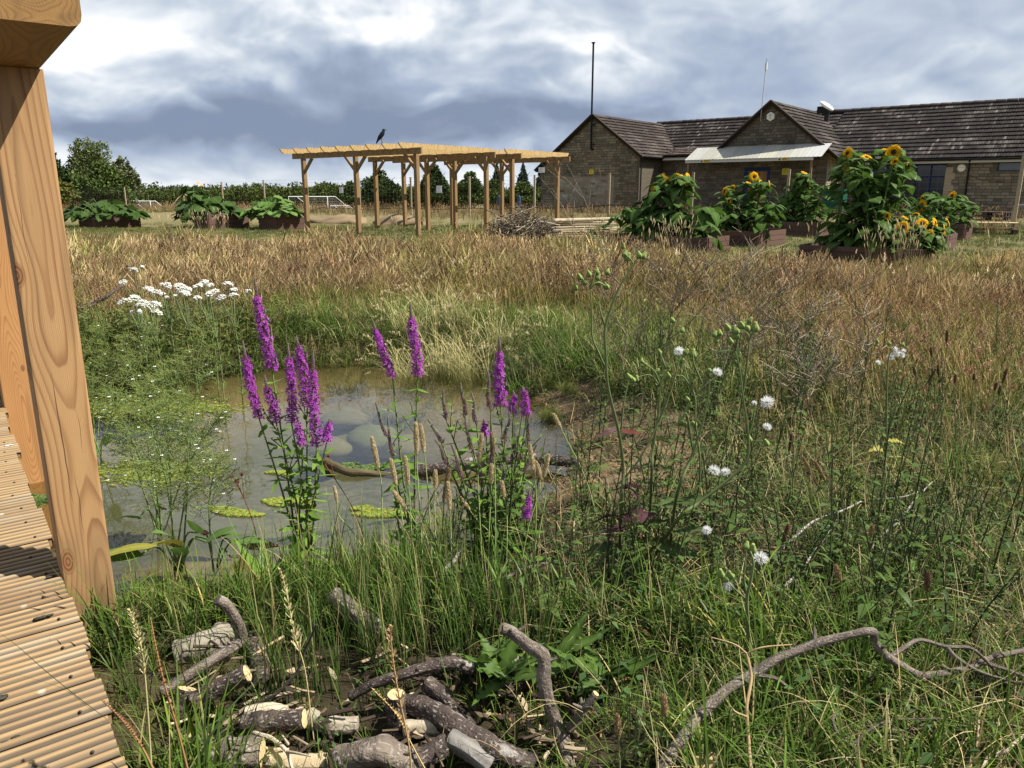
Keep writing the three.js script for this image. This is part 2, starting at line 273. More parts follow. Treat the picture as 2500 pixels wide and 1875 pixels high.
// ---------------------------------------------------------------- timber grain: growth rings cut by a sawn face, with knots
function grainTex(w, h, W, L, o) {                                                                   // o: early, late, knots [[u, v, size, stretch]], pith(v) -> [u, depth], ring (m)
  return dataTex(w, h, (a, b) => {
    const u = (a - 0.5) * W, v = b * L, [uc, dp] = o.pith(v);
    let H = Math.hypot(u - uc, dp + 0.004 * noise(u * 30, v * 3, 5)) + 0.0016 * noise(u * 60, v * 5, 2), kn = 0, kd = 0;
    for (const [ku, kv, s, st] of o.knots) { const q = Math.hypot((u - ku), (v - kv) / st) / s; H += s * 0.9 * Math.exp(-q * q * 0.22); if (q < 0.75) { kn = Math.max(kn, sst(0.75, 0.5, q)); kd = q; } }
    const x = H / o.ring, fr = x - Math.floor(x), wide = 0.55 + 0.45 * noise(Math.floor(x) * 3.7, 1, 1);
    let late = Math.pow(sst(0.2, 0.86, fr) * sst(1.0, 0.88, fr), 2.2) * clamp(0.45 + 0.6 * wide);
    let c = mix3(o.early, o.late, clamp(late * 0.72 + 0.12 * noise(u * 25, v * 2, 9) + 0.04));
    const fib = 1 + 0.07 * noise(u * 900, v * 14, 3) + 0.08 * noise(u * 18, v * 2.5, 11); c = c.map(q => q * fib);
    if (o.grime) { const g = sst(o.grime, o.grime - 0.42, v + 0.16 * noise(u * 40, v * 9, 31)); c = mix3(c, [0.13, 0.085, 0.042], g * 0.62); }
    { const st = sst(0.30, 0.6, noise(u * 22, v * 1.6, 41)); c = c.map(q => q * (1 - 0.22 * st)); }
    if (kn) c = mix3(c, mix3([0.10, 0.04, 0.015], [0.30, 0.13, 0.045], 0.5 + 0.5 * Math.sin(kd * 26)), kn * 0.9);
    if (o.crack) for (const [c0, v0, v1, wd] of o.crack) { if (v > v0 && v < v1) { const cu = c0 + 0.003 * noise(v * 14, c0 * 90, 1) - (v - v0) * 0.012, q = Math.abs(u - cu) / (wd * Math.sin((v - v0) / (v1 - v0) * Math.PI)); if (q < 1) c = mix3([0.07, 0.03, 0.015], c, q * q); } }
    return c;
  }, true, true);
}
const E1 = [0.405, 0.236, 0.098], L1 = [0.19, 0.074, 0.023];
const postTex = grainTex(256, 2048, 0.125, 2.1, { early: E1, late: L1, ring: 0.0135, grime: 0.98, pith: v => [0.018 + 0.012 * Math.sin(v * 2.1) - 0.02 * sst(1.0, 1.6, v), 0.008 + 0.030 * (1 + Math.sin(v * 6.2 + 0.6)) * (0.7 + 0.3 * Math.sin(v * 2.3))], knots: [[-0.061, 1.60, 0.030, 1.7], [-0.044, 0.80, 0.026, 2.3], [0.02, 0.05, 0.012, 1.5]], crack: [[-0.012, 0.95, 1.36, 0.0022], [0.006, 0.86, 1.06, 0.0014], [-0.03, 1.62, 1.85, 0.001], [0.03, 1.1, 1.24, 0.0008]] });
const sideTex = grainTex(128, 1024, 0.15, 2.1, { early: [0.40, 0.235, 0.095], late: [0.22, 0.095, 0.034], ring: 0.007, pith: v => [0.03 * Math.sin(v * 1.7), 0.02 + 0.022 * (1 + Math.sin(v * 5))], knots: [[0.03, 1.25, 0.012, 1.8]] });
const post2Tex = grainTex(192, 1536, 0.17, 2.1, { early: [0.44, 0.22, 0.075], late: [0.26, 0.10, 0.028], ring: 0.006, pith: v => [-0.02 + 0.02 * Math.sin(v * 2.6), 0.012 + 0.028 * (1 + Math.sin(v * 5.4 + 1))], knots: [[0.02, 0.95, 0.014, 2], [-0.03, 1.45, 0.01, 2]] });
function timber(W, H, D, tex, side, r = 0.008) {                                                      // box with its edges eased; front and back take tex, uv over the face
  const s = new THREE.Shape(), w = W / 2, d = D / 2; s.moveTo(-w + r, -d); s.lineTo(w - r, -d); s.quadraticCurveTo(w, -d, w, -d + r); s.lineTo(w, d - r); s.quadraticCurveTo(w, d, w - r, d); s.lineTo(-w + r, d); s.quadraticCurveTo(-w, d, -w, d - r); s.lineTo(-w, -d + r); s.quadraticCurveTo(-w, -d, -w + r, -d);
  const g = new THREE.ExtrudeGeometry(s, { depth: H, bevelEnabled: false, curveSegments: 3, steps: 1 }); g.rotateX(-Math.PI / 2);
  const p = g.attributes.position, n = g.attributes.normal, uv = g.attributes.uv;
  for (let i = 0; i < p.count; i++) { const nx = Math.abs(n.getX(i)), nz = Math.abs(n.getZ(i)); if (Math.abs(n.getY(i)) > 0.5) uv.setXY(i, p.getX(i) / W + 0.5, p.getZ(i) / W); else if (nz >= nx) uv.setXY(i, p.getX(i) / W + 0.5, p.getY(i) / 2.1); else uv.setXY(i, p.getZ(i) / W * 0.9 + 0.3, p.getY(i) / 2.1 + 0.37); }
  return g;
}
const woodRel = rep(grit, 14, 1.5);
const wood = (map, o = {}) => new THREE.MeshStandardMaterial({ map, roughness: 0.72, bumpMap: woodRel, bumpScale: 0.0008, ...o });

// ---------------------------------------------------------------- boardwalk with posts and rail
{
  const t = thing('boardwalk', 'grooved timber boardwalk with honey coloured posts beside the pond', 'boardwalk', [DECK0.x, 0, DECK0.z], Math.atan2(0.592, 0.806));
  const deckTex = [0, 1, 2, 3].map(k => dataTex(512, 128, (u, v) => {
    const g = noise(u * 3 + k * 7, v * 26, k) * 0.5 + 0.5 + 0.35 * noise(u * 7, v * 90, k + 21), f = noise(u * 26, v * 120, k + 4), kn = Math.hypot((u - 0.3 - 0.13 * k) * 10, (v - 0.5) * 1.5);
    let c = mix3([0.335, 0.232, 0.108], [0.15, 0.084, 0.034], clamp(g * 0.8 + f * 0.25 - 0.1 + 0.8 * Math.exp(-kn * kn)));
    c = mix3(c, [0.345, 0.285, 0.19], sst(-0.1, 0.5, noise(u * 5, v * 3, k + 11)) * 0.65);                 // silvered, weathered patches
    const s = noise(u * 22 + 5 * k, v * 6, 15 + k); if (s > 0.68) c = mix3(c, [0.62, 0.58, 0.50], sst(0.68, 0.8, s) * 0.8);     // droppings and lichen
    if (s < -0.72) c = mix3(c, [0.08, 0.06, 0.04], sst(-0.72, -0.85, s)); return c;
  }, true));
  const deckM = [[1, 1, 1], [0.84, 0.8, 0.74], [1.06, 1.08, 1.1], [0.92, 0.94, 0.97]].flatMap(q => deckTex.map(x => [x, q])).map(([x, q]) => new THREE.MeshStandardMaterial({ map: x, color: new THREE.Color(...q), roughness: 0.66, vertexColors: true }));
  const r = rng(3), bw = 0.1445, nG = 5, boards = [0, 1].map(q => {
    const mb = new MB(), prof = [[0, 0.004]], wh = [1, 1, 1];
    for (let i = 0; i < nG; i++) { const a = (i + 0.02) / nG * bw, s = bw / nG; for (const [f, y] of [[0.06, 0.0], [0.2, -0.001], [0.34, 0.0045], [0.46, 0.0085], [0.58, 0.0097], [0.72, 0.0088], [0.84, 0.0055], [0.94, 0.001]]) prof.push([a + f * s, y]); }
    prof.push([bw, 0.004]); const N = 14, len = 1.5, top = 0.192;
    for (let k = 0; k <= N; k++) for (const [z, y] of prof) { const x = -len + len * k / N, dk = y < 0.002 ? 0.10 + 0.10 * noise(x * 7, z * 40, q) : y < 0.006 ? 0.42 + 0.2 * noise(x * 5, z * 60, q + 9) : 1.0; mb.v(x, top + y + 0.0012 * noise(x * 4, z * 60, q * 5), -z, [dk, dk * 0.92, dk * 0.82], x / 1.5 + 1, z / bw); }  // groove dirt, deepened in the vertex colour to stand in for missing shade
    const w = prof.length; for (let k = 0; k < N; k++) for (let i = 0; i < w - 1; i++) { const a = k * w + i; mb.quad(a, a + w, a + w + 1, a + 1); }
    for (const x of [0, -len]) { const b = mb.p.length / 3; for (const [z, y] of prof) { mb.v(x, top + y, -z, wh, 0.9, z / bw); mb.v(x, top - 0.024, -z, wh, 1, z / bw); } for (let i = 0; i < w - 1; i++) mb.quad(b + i * 2, b + i * 2 + 1, b + i * 2 + 3, b + i * 2 + 2); }
    for (const f of [0.27, 0.76]) mb.blob(-0.055 + 0.012 * q, top + 0.0058, -bw * f, 0.0042, 0.0032, 0.0042, [0.05, 0.045, 0.04], 8, 4);
    mb.box(-len / 2, top - 0.014, -bw / 2, len - 0.004, 0.02, bw - 0.006, wh);
    return mb.geo();
  });
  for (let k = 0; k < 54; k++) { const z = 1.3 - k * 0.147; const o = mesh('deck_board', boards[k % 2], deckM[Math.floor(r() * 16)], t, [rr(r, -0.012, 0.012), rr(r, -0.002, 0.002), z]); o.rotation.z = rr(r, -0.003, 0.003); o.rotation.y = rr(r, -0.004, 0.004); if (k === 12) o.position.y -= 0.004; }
  const dark = new MB(); dark.box(0, 0, 0, 0.05, 0.15, 8.2, [0.20, 0.11, 0.05]); const jg = dark.geo();
  for (const x of [-0.035, -0.75, -1.45]) mesh('joist', jg, M.vcRough, t, [x, 0.09, -2.75]);
  const front = timber(0.125, 2.1, 0.125, postTex, sideTex), frontM = wood(postTex);
  const post = (z, w, tx, y0) => mesh('post', w === 0.125 ? front : timber(w, 2.1, w, tx, sideTex), w === 0.125 ? frontM : wood(tx), t, [w / 2 + 0.002, y0, z - w / 2]);
  post(-0.88, 0.125, postTex, -0.555); post(-3.06, 0.17, post2Tex, -0.56); post(-5.3, 0.13, post2Tex, -0.56);
  const railTex = sideTex.clone(); railTex.rotation = Math.PI / 2; railTex.needsUpdate = true;
  const rg = timber(0.155, 7.4, 0.105, sideTex, sideTex, 0.022); const rail = mesh('handrail', rg, wood(sideTex, { color: 0xd8cfa8 }), t, [0.052, 1.5985, -0.27]); rail.rotation.x = -Math.PI / 2;
  // droppings and crumbs of soil on the boards
  for (let k = 0; k < 26; k++) { const mb = new MB(), n = 3 + Math.floor(r() * 5), wh = r() < 0.6; for (let i = 0; i < n; i++) mb.blob(rr(r, -0.018, 0.018), 0.001, rr(r, -0.006, 0.006), rr(r, 0.004, 0.013), rr(r, 0.0015, 0.005), rr(r, 0.002, 0.006), vary(r, wh ? [0.52, 0.49, 0.43] : [0.05, 0.045, 0.035], 0.2), 6, 3); mesh('bird_dropping', mb.geo(), M.vc, t, [rr(r, -0.5, -0.02), 0.2, rr(r, -2.6, 0.6)]); }
}

// ---------------------------------------------------------------- pergola: two frames set one behind the other
const UA = V3(0.784, 0, 0.621), NA = V3(-0.621, 0, 0.784), TURN = Math.atan2(-0.621, 0.784);          // the garden's two axes (along, towards the pond)
{
  const A = V3(-6.62, 0, -25.4), t = thing('pergola', 'new timber pergola of posts, braces and open rafters on the lawn', 'pergola', A, TURN), r = rng(12);
  const pt = grainTex(64, 256, 0.5, 2.5, { early: [0.23, 0.138, 0.052], late: [0.14, 0.075, 0.027], ring: 0.05, pith: v => [0.1, 0.1 + 0.1 * Math.sin(v)], knots: [[0.05, 1.1, 0.03, 1.4], [-0.1, 2, 0.03, 1.4]] });
  const pm = new THREE.MeshStandardMaterial({ map: pt, roughness: 0.8 }), rm = new THREE.MeshStandardMaterial({ map: pt, color: new THREE.Color(1.85, 2.1, 2.25), roughness: 0.75 });
  const b = (name, x, y, z, sx, sy, sz, m = pm, rz = 0, ry = 0) => { const mb = new MB(); mb.box(0, 0, 0, sx, sy, sz, [1, 1, 1]); const g = mb.geo(), o = mesh(name, g, m, t, [x, y, z]); o.rotation.set(0, ry, rz); return o; };
  const brace = (x, z, s) => { const o = b('brace', x + s * 0.24, 2.08, z, 0.075, 0.62, 0.07); o.rotation.z = -s * Math.PI / 4; };
  const frame = (rows, us, u0, u1, nr, ru0, ru1) => {
    rows.forEach((n, i) => {
      for (const u of us) { const g = timber(0.12, 2.36, 0.12, pt, pt, 0.006); const o = mesh('post', g, pm, t, [u, -0.05, -n]); if (u > us[0] || true) { if (u > us[0]) brace(u, -n, -1); if (u < us[us.length - 1]) brace(u, -n, 1); } }
      b('beam', (u0 + u1) / 2, 2.36, -n + (i ? -0.085 : 0.085), u1 - u0, 0.17, 0.05);
    });
    const z0 = -rows[0] + 0.5, z1 = -rows[1] - 0.5, L = z0 - z1, s = new THREE.Shape(); s.moveTo(0.0, 0.075); s.quadraticCurveTo(0.02, 0.0, 0.13, -0.075); s.lineTo(L - 0.13, -0.075); s.quadraticCurveTo(L - 0.02, 0, L, 0.075); s.closePath();
    const g = new THREE.ExtrudeGeometry(s, { depth: 0.045, bevelEnabled: false }); g.translate(0, 0, -0.022); g.rotateY(Math.PI / 2);
    for (let k = 0; k < nr; k++) { const o = mesh('rafter', g, rm, t, [mix(ru0, ru1, k / (nr - 1)), 2.45 + 0.052, z0]); o.rotation.z = rr(r, -0.01, 0.01); }
  };
  frame([0, 3.0], [0, 2.5, 5.05], -0.42, 5.35, 9, -0.5, 4.88);
  frame([4.35, 6.9], [0, 2.5, 5.0], -0.45, 5.45, 9, -0.4, 5.1);
}
// crow on a rafter
{
  const c = far(825, 309, 23.9), t = thing('crow', 'black crow perched on a front rafter end of the pergola', 'bird', c); t.rotation.y = 0.2;
  const pts = [V3(-0.17, -0.02, 0), V3(-0.12, 0.07, 0), V3(-0.05, 0.17, 0), V3(0.02, 0.26, 0), V3(0.055, 0.33, 0), V3(0.07, 0.375, 0), V3(0.085, 0.395, 0)], R = [0.012, 0.03, 0.062, 0.066, 0.044, 0.036, 0.012];
  const mb = new MB(); mb.tube(curve(pts, 24), tt => { const x = tt * 6, i = Math.min(5, Math.floor(x)); return mix(R[i], R[i + 1], x - i) * 1.0; }, 10, [0.012, 0.012, 0.014]); 
  mb.blob(0.066, 0.372, 0, 0.043, 0.036, 0.034, [0.012, 0.012, 0.014], 8, 6);
  mesh('body', mb.geo(), lam({ roughness: 0.5 }), t);
  const bk = new MB(); bk.tube([V3(0.095, 0.378, 0), V3(0.13, 0.376, 0), V3(0.165, 0.36, 0)], q => 0.017 * (1.05 - q), 6, [0.02, 0.02, 0.02]); mesh('beak', bk.geo(), M.paint, t);
  for (const s of [-1, 1]) { const l = new MB(); l.tube([V3(-0.01, 0.14, s * 0.03), V3(0.0, 0.06, s * 0.03), V3(0.01, -0.005, s * 0.03)], 0.008, 5, [0.015, 0.015, 0.015]); for (const d of [-0.035, 0.03, 0.045]) l.tube([V3(0.01, 0, s * 0.03), V3(0.01 + d, -0.004, s * 0.03 + d * 0.3)], 0.005, 4, [0.015, 0.015, 0.015]); mesh('leg', l.geo(), M.paint, t); const w = new MB(); w.ribbon(curve([V3(0.03, 0.27, s * 0.062), V3(-0.05, 0.16, s * 0.066), V3(-0.13, 0.03, s * 0.025)], 8), q => 0.085 * (1 - q * 0.7), V3(0.8, 0.6, 0).normalize(), [0.014, 0.014, 0.017], [0.01, 0.01, 0.012]); mesh('wing', w.geo(), lam({ side: THREE.DoubleSide, roughness: 0.5 }), t); }
}

// ---------------------------------------------------------------- raised beds
const soilM = lam({ roughness: 1, bumpMap: rep(grit, 4, 4), bumpScale: 0.02 });
function bed(corner, lu, ln, h, label, group, rows = 3) {                                            // corner: the end nearest the pond and farthest along; runs back along -UA and -NA
  const t = thing('raised_bed', label, 'raised bed', [corner.x, 0, corner.z], TURN, group), ph = h / rows, col = [0.105, 0.062, 0.048], r = rng(Math.floor(corner.x * 100 + 5000));
  for (let k = 0; k < rows; k++) for (const [x, z, sx, sz] of [[-lu / 2, 0, lu, 0.04], [-lu / 2, -ln, lu, 0.04], [0, -ln / 2, 0.04, ln - 0.044], [-lu, -ln / 2, 0.04, ln - 0.044]]) { const mb = new MB(); mb.box(0, 0, 0, sx + rr(r, -0.004, 0.004), ph - 0.008, sz, vary(r, col, 0.12)); mesh('plank', mb.geo(), M.vcRough, t, [x, ph * (k + 0.5), z]); }
  const so = new MB(); so.box(-lu / 2, h * 0.42, -ln / 2, lu - 0.09, h * 0.8, ln - 0.09, [0.06, 0.042, 0.03]); mesh('soil', so.geo(), soilM, t);
  t.updateMatrix(); return (u, n, y = h * 0.82) => V3(-u * lu, y, -n * ln).applyMatrix4(t.matrix);
}
const S = (x, y, h = 0) => src(at, x, y, h);
const bedS1 = bed(S(2243, 652), 2.05, 1.05, 0.30, 'long low brown plank bed under the tallest sunflowers', 'plank beds on the lawn');
const bedS2 = bed(S(2306, 613), 1.6, 1.25, 0.34, 'second brown plank bed behind the tallest sunflowers', 'plank beds on the lawn');
const bedS3 = bed(S(2350, 586), 1.6, 1.3, 0.42, 'third brown bed in the row, nearest the stacked pallets', 'plank beds on the lawn');
const bedT0 = bed(S(1726, 618), 2.4, 1.1, 0.32, 'plank bed half hidden by grass under the left sunflower group', 'plank beds on the lawn');
const bedT1 = bed(S(1853, 604), 1.5, 1.7, 0.36, 'brown plank bed with a sunlit side in the middle of the lawn', 'plank beds on the lawn');
const bedT2 = bed(S(1995, 580), 1.7, 1.2, 0.42, 'brown bed at the back under the sunflowers by the green bin', 'plank beds on the lawn');
const bedL1 = bed(S(676, 562), 1.0, 1.25, 0.56, 'tall brown bed of leafy plants just left of the pergola', 'tall plank beds on the left');
const bedL2 = bed(S(510, 560), 0.9, 1.6, 0.52, 'tall brown bed with its sunlit plank side, second from the pergola', 'tall plank beds on the left');
const bedL3 = bed(S(235, 558), 1.3, 1.6, 0.36, 'leftmost brown bed, under the dark leafy hump by the post', 'tall plank beds on the left');

// ---------------------------------------------------------------- large-leaved plants: sunflowers and courgettes
function heartLeaf(l, w, droop, lobes, c0, c1, seed) {
  const mb = new MB(), n = 7, m = 4, r = rng(seed);
  for (let i = 0; i <= n; i++) for (let j = -m; j <= m; j++) {
    const t = i / n, s = j / m, sh = Math.pow(Math.sin(Math.PI * Math.pow(t, 0.62)), 0.85) * (lobes ? 1 + 0.16 * Math.cos(t * 15 + Math.abs(s) * 3) : 1), x = s * w / 2 * sh, back = t < 0.25 ? -0.10 * l * Math.abs(s) * (1 - t * 4) : 0;
    const z = t * l + back, y = -droop * l * t * t + 0.10 * w * Math.abs(s) * (1 - t) - 0.05 * w * s * s + 0.03 * w * noise(t * 4 + seed, s * 3, seed) + 0.012 * l * Math.sin(t * 22) * Math.abs(s);
    mb.v(x, y, z, mix3(c0, c1, clamp(Math.abs(s) < 0.05 ? 1 : 0.3 + 0.3 * noise(x * 30, z * 30, seed))), s, t);
  }
  const k = 2 * m + 1; for (let i = 0; i < n; i++) for (let j = 0; j < k - 1; j++) { const a = i * k + j; mb.quad(a, a + k, a + k + 1, a + 1); }
  return mb.geo();
}
const sfLeaf = [0, 1, 2, 3].map(k => heartLeaf(1, 0.82, 0.25 + 0.13 * k, false, [0.042, 0.092, 0.012], [0.09, 0.155, 0.028], k + 1));
const cgLeaf = [0, 1, 2].map(k => heartLeaf(1, 1.1, 0.15 + 0.12 * k, true, [0.034, 0.074, 0.011], [0.075, 0.125, 0.028], k + 11)), cgLeafPale = [0, 1].map(k => heartLeaf(1, 1.0, 0.2, true, [0.10, 0.19, 0.035], [0.17, 0.26, 0.07], k + 21));
const headGeo = (() => { const r = rng(8), out = []; for (let k = 0; k < 3; k++) { const mb = new MB(); for (let ring = 0; ring < 2; ring++) for (let i = 0; i < 17; i++) { const a = (i + ring * 0.5) / 17 * 6.283 + rr(r, -0.06, 0.06), q = rr(r, 0.86, 1.08) * (ring ? 0.9 : 1), d = V3(Math.cos(a), 0, Math.sin(a)), pts = [0, 0.35, 0.7, 1].map((t, m) => d.clone().multiplyScalar(0.16 + 0.34 * t * q).setY(0.015 + ring * 0.03 + 0.07 * t * (1 - t) * 2 - 0.08 * t * t * rr(r, 0.2, 1.4))); mb.ribbon(pts, t => 0.13 * Math.sin(Math.PI * (0.16 + 0.84 * Math.pow(t, 0.8))) + 0.004, V3(-Math.sin(a), 0, Math.cos(a)), [0.72, 0.34, 0.004], [0.84, 0.53, 0.012]); } out.push(mb.geo()); } return out; })();
const discGeo = (() => { const r = rng(18), mb = new MB(); mb.blob(0, 0.01, 0, 0.195, 0.055, 0.195, (t, a) => t < 0.24 ? [0.035, 0.022, 0.010] : vary(r, [0.05, 0.022, 0.008], 0.4), 14, 8); for (let i = 0; i < 70; i++) { const a = i * 2.4, q = 0.18 * Math.sqrt(i / 70); mb.blob(Math.cos(a) * q, 0.062 - q * 0.12, Math.sin(a) * q, 0.013, 0.014, 0.013, vary(r, [0.07, 0.03, 0.01], 0.4), 4, 2); } return mb.geo(); })();
const calyxGeo = (() => { const mb = new MB(), r = rng(28); mb.blob(0, -0.03, 0, 0.22, 0.07, 0.22, [0.07, 0.13, 0.03], 10, 5); for (let i = 0; i < 14; i++) { const a = i / 14 * 6.283; mb.ribbon([V3(Math.cos(a) * 0.15, -0.03, Math.sin(a) * 0.15), V3(Math.cos(a) * 0.27, 0.0, Math.sin(a) * 0.27), V3(Math.cos(a) * 0.36, -0.02, Math.sin(a) * 0.36)], t => 0.1 * (1 - t), V3(-Math.sin(a), 0, Math.cos(a)), [0.06, 0.12, 0.03], [0.09, 0.16, 0.04]); } return mb.geo(); })();
function sunflower(base, head, face, size, o) {                                                     // face: where the flower looks; size: diameter over the petals (0: leafy, in bud)
  const r = rng(o.seed), t = thing('sunflower', o.label, 'sunflower', base, 0, o.group), H = head.clone().sub(base), f = V3(...face).normalize();
  const neck = H.clone().addScaledVector(f, size ? -size * 0.35 : 0), pts = curve([V3(0, 0, 0), V3(H.x * 0.25 + rr(r, -0.05, 0.05), H.y * 0.4, H.z * 0.25), V3(H.x * 0.75, H.y * 0.85, H.z * 0.75), neck.clone().addScaledVector(f, -size * 0.25).setY(neck.y + (size ? 0.03 : -0.05)), neck], 14);
  const st = new MB(); st.tube(pts, q => mix(0.017, 0.009, q), 6, [0.10, 0.16, 0.05]); mesh('stem', st.geo(), M.stem, t);
  const n = Math.round((o.leaves ?? 13) * 1.85);
  for (let k = 0; k < n; k++) {
    const q = mix(0.05, size ? 0.92 : 1, (k + r()) / n), p = pts[Math.min(13, Math.floor(q * 14))], az = k * 2.4 + rr(r, -0.5, 0.5), l = (o.leaf ?? 0.24) * 0.88 * mix(1.1, 0.6, q * q) * rr(r, 0.7, 1.2), up = rr(r, -0.15, 0.5), d = V3(Math.cos(az) * Math.cos(up), Math.sin(up), Math.sin(az) * Math.cos(up)), pe = l * rr(r, 0.35, 0.6);
    const e = new THREE.Euler(-up + rr(r, 0.1, 0.5), Math.PI / 2 - az, rr(r, -0.35, 0.35), 'YXZ'), leaf = mesh('leaf', sfLeaf[Math.floor(r() * 4)], M.leaf, t, p.clone().addScaledVector(d, pe), new THREE.Quaternion().setFromEuler(e), l);
    const pt = new MB(); pt.tube([p, p.clone().addScaledVector(d, pe * 1.05)], 0.005, 3, [0.10, 0.17, 0.05], { cap: false }); leaf.updateMatrix(); const g = pt.geo(); g.applyMatrix4(leaf.matrix.clone().invert()); mesh('leaf_stalk', g, M.stem, leaf);
  }
  if (size) { const hd = mesh('flower_head', headGeo[Math.floor(r() * 3)], M.petal, t, H, qDir(f, r() * 6), size * 0.9); mesh('disc', discGeo, M.vc, hd); mesh('calyx', calyxGeo, M.leaf, hd); }
  return t;
}
{
  const s4 = (x, y) => [(1900 + x / 3.318) * 0.8848, (200 + y / 3.318) * 0.8848], s5 = (x, y) => [(1400 + x / 3.16) * 0.8848, (350 + y / 3.16) * 0.8848];
  let k = 0; const G1 = 'sunflowers in the near plank bed', G2 = 'sunflowers in the farther plank beds';
  const put = (spot, [x, y], dF, face, size, label, o = {}) => { const h = far(x, y, -spot.z + dF); sunflower(spot, h, face, size, { seed: 900 + k++, label, ...o }); };
  const cam = [-0.5, 0.15, 0.9], up = [0.3, 0.9, 0.3], L = [-1, 0.2, 0.25], Rr = [1, 0.2, 0.2];
  // the tall clump
  put(bedS1(0.42, 0.45), s4(935, 570), 0, cam, 0.33, 'largest sunflower, topmost of the tall clump, facing the pond', { group: G1, leaves: 18, leaf: 0.3 });
  put(bedS1(0.55, 0.5), s4(852, 572), 0.1, [-0.4, 0.5, 0.7], 0.22, 'sunflower just left of the topmost one in the tall clump', { group: G1, leaves: 16, leaf: 0.28 });
  put(bedS1(0.82, 0.5), s4(574, 746), 0, [-0.25, 0.05, 1], 0.27, 'open sunflower low on the left edge of the tall clump', { group: G1, leaves: 15, leaf: 0.28 });
  put(bedS1(0.80, 0.7), s4(560, 670), 0, [-0.5, 0.0, 0.9], 0.17, 'small sunflower above the open one on the clump\'s left edge', { group: G1, leaves: 14, leaf: 0.26 });
  put(bedS1(0.75, 0.35), s4(562, 578), 0.1, [-0.9, 0.25, 0.45], 0.27, 'sunflower seen half from the side, top left of the tall clump', { group: G1, leaves: 16, leaf: 0.27 });
  put(bedS1(0.66, 0.7), s4(640, 585), 0.2, up, 0.22, 'sunflower tilted to the sky near the top left of the clump', { group: G1, leaves: 15, leaf: 0.28 });
  put(bedS1(0.60, 0.3), s4(715, 612), 0.0, [0, 0.9, 0.6], 0.24, 'drooping half open sunflower in the middle of the clump\'s top', { group: G1, leaves: 16, leaf: 0.28 });
  put(bedS1(0.36, 0.7), s4(1056, 690), 0, Rr, 0.22, 'sunflower facing away to the right of the tall clump', { group: G1, leaves: 15, leaf: 0.3 });
  put(bedS1(0.40, 0.2), s4(945, 645), -0.1, [-0.2, -0.3, 1], 0.16, 'small sunflower hanging under the topmost one', { group: G1, leaves: 14, leaf: 0.26 });
  for (let i = 0; i < 7; i++) put(bedS1(0.35 + 0.07 * i, 0.2 + 0.1 * (i % 5)), s4(620 + 62 * i, 700 + (i * 83) % 260), 0, up, 0, `leafy sunflower stalk without a flower inside the tall clump, ${['leftmost', 'second from left', 'third from left', 'middle', 'third from right', 'second from right', 'rightmost'][i]}`, { group: G1, leaves: 15, leaf: 0.3 });
  put(bedS1(0.92, 0.3), s4(558, 1290), -0.1, [-0.3, 0.4, 0.8], 0.17, 'orange sunflower low at the left end of the near bed', { group: G1, leaves: 6, leaf: 0.16 });
  put(bedS1(0.45, 0.05), s4(882, 1085), -0.1, [-0.7, 0, 0.6], 0.17, 'orange sunflower half hidden by leaves under the tall clump', { group: G1, leaves: 7, leaf: 0.18 });
  // the short orange ones at the right end
  [[1005, 1182, cam, 0.29, 'open orange sunflower, leftmost of the short ones in the near bed', 0.2, 0.12], [1165, 1148, [-0.2, 0.5, 0.9], 0.27, 'short orange sunflower with a tilted dark centre', 0.15, 0.4], [1220, 1232, cam, 0.2, 'lowest short orange sunflower above the bed corner', 0.08, 0.2], [1270, 1145, [0.6, 0.3, 0.7], 0.25, 'short orange sunflower behind the lowest one', 0.06, 0.5], [1340, 1195, [0.9, 0.1, 0.5], 0.24, 'orange sunflower seen from the side near the bed corner', 0.03, 0.5], [1372, 1140, [0.9, 0.4, 0.3], 0.22, 'rightmost orange sunflower of the near bed', 0.02, 0.7], [1332, 1246, [0.6, -0.4, 0.6], 0.2, 'orange sunflower bowed over the plank edge', 0.02, 0.35], [1030, 1100, up, 0.18, 'small orange sunflower tilted up left of the short group', 0.22, 0.6], [1112, 1080, [0.2, 0.6, -0.6], 0.17, 'orange sunflower turned away at the back of the short group', 0.14, 0.8]].forEach(([x, y, f, s, l, u, n]) => put(bedS1(u, n), s4(x, y), -0.05, f, s, l, { group: G1, leaves: 11, leaf: 0.2 }));
  // second and third bed of the right row
  put(bedS2(0.5, 0.4), s4(1165, 1000), 0, L, 0.34, 'orange sunflower seen edge on above the second bed', { group: G2, leaves: 14, leaf: 0.27 });
  put(bedS2(0.45, 0.5), s4(1172, 945), 0.1, L, 0.22, 'topmost edge on sunflower of the second bed', { group: G2, leaves: 13, leaf: 0.27 });
  for (let i = 0; i < 4; i++) put(bedS2(0.15 + 0.2 * i, 0.25 + 0.15 * i), s4(1360 - 65 * i, 960 - 30 * (i % 3)), 0, up, 0, `leafy flowerless sunflower in the second bed, ${['rightmost', 'second from right', 'second from left', 'leftmost'][i]}`, { group: G2, leaves: 13, leaf: 0.27 });
  put(bedS3(0.7, 0.4), s4(1410, 925), 0, L, 0.34, 'sunflower seen edge on above the third bed near the lamp wall', { group: G2, leaves: 15, leaf: 0.3 });
  for (let i = 0; i < 4; i++) put(bedS3(0.1 + 0.2 * i, 0.2 + 0.15 * i), s4(1550 - 55 * i, 1010 - 40 * (i % 3)), 0, up, 0, `leafy flowerless sunflower in the third bed, ${['rightmost', 'second from right', 'second from left', 'leftmost'][i]}`, { group: G2, leaves: 14, leaf: 0.32 });
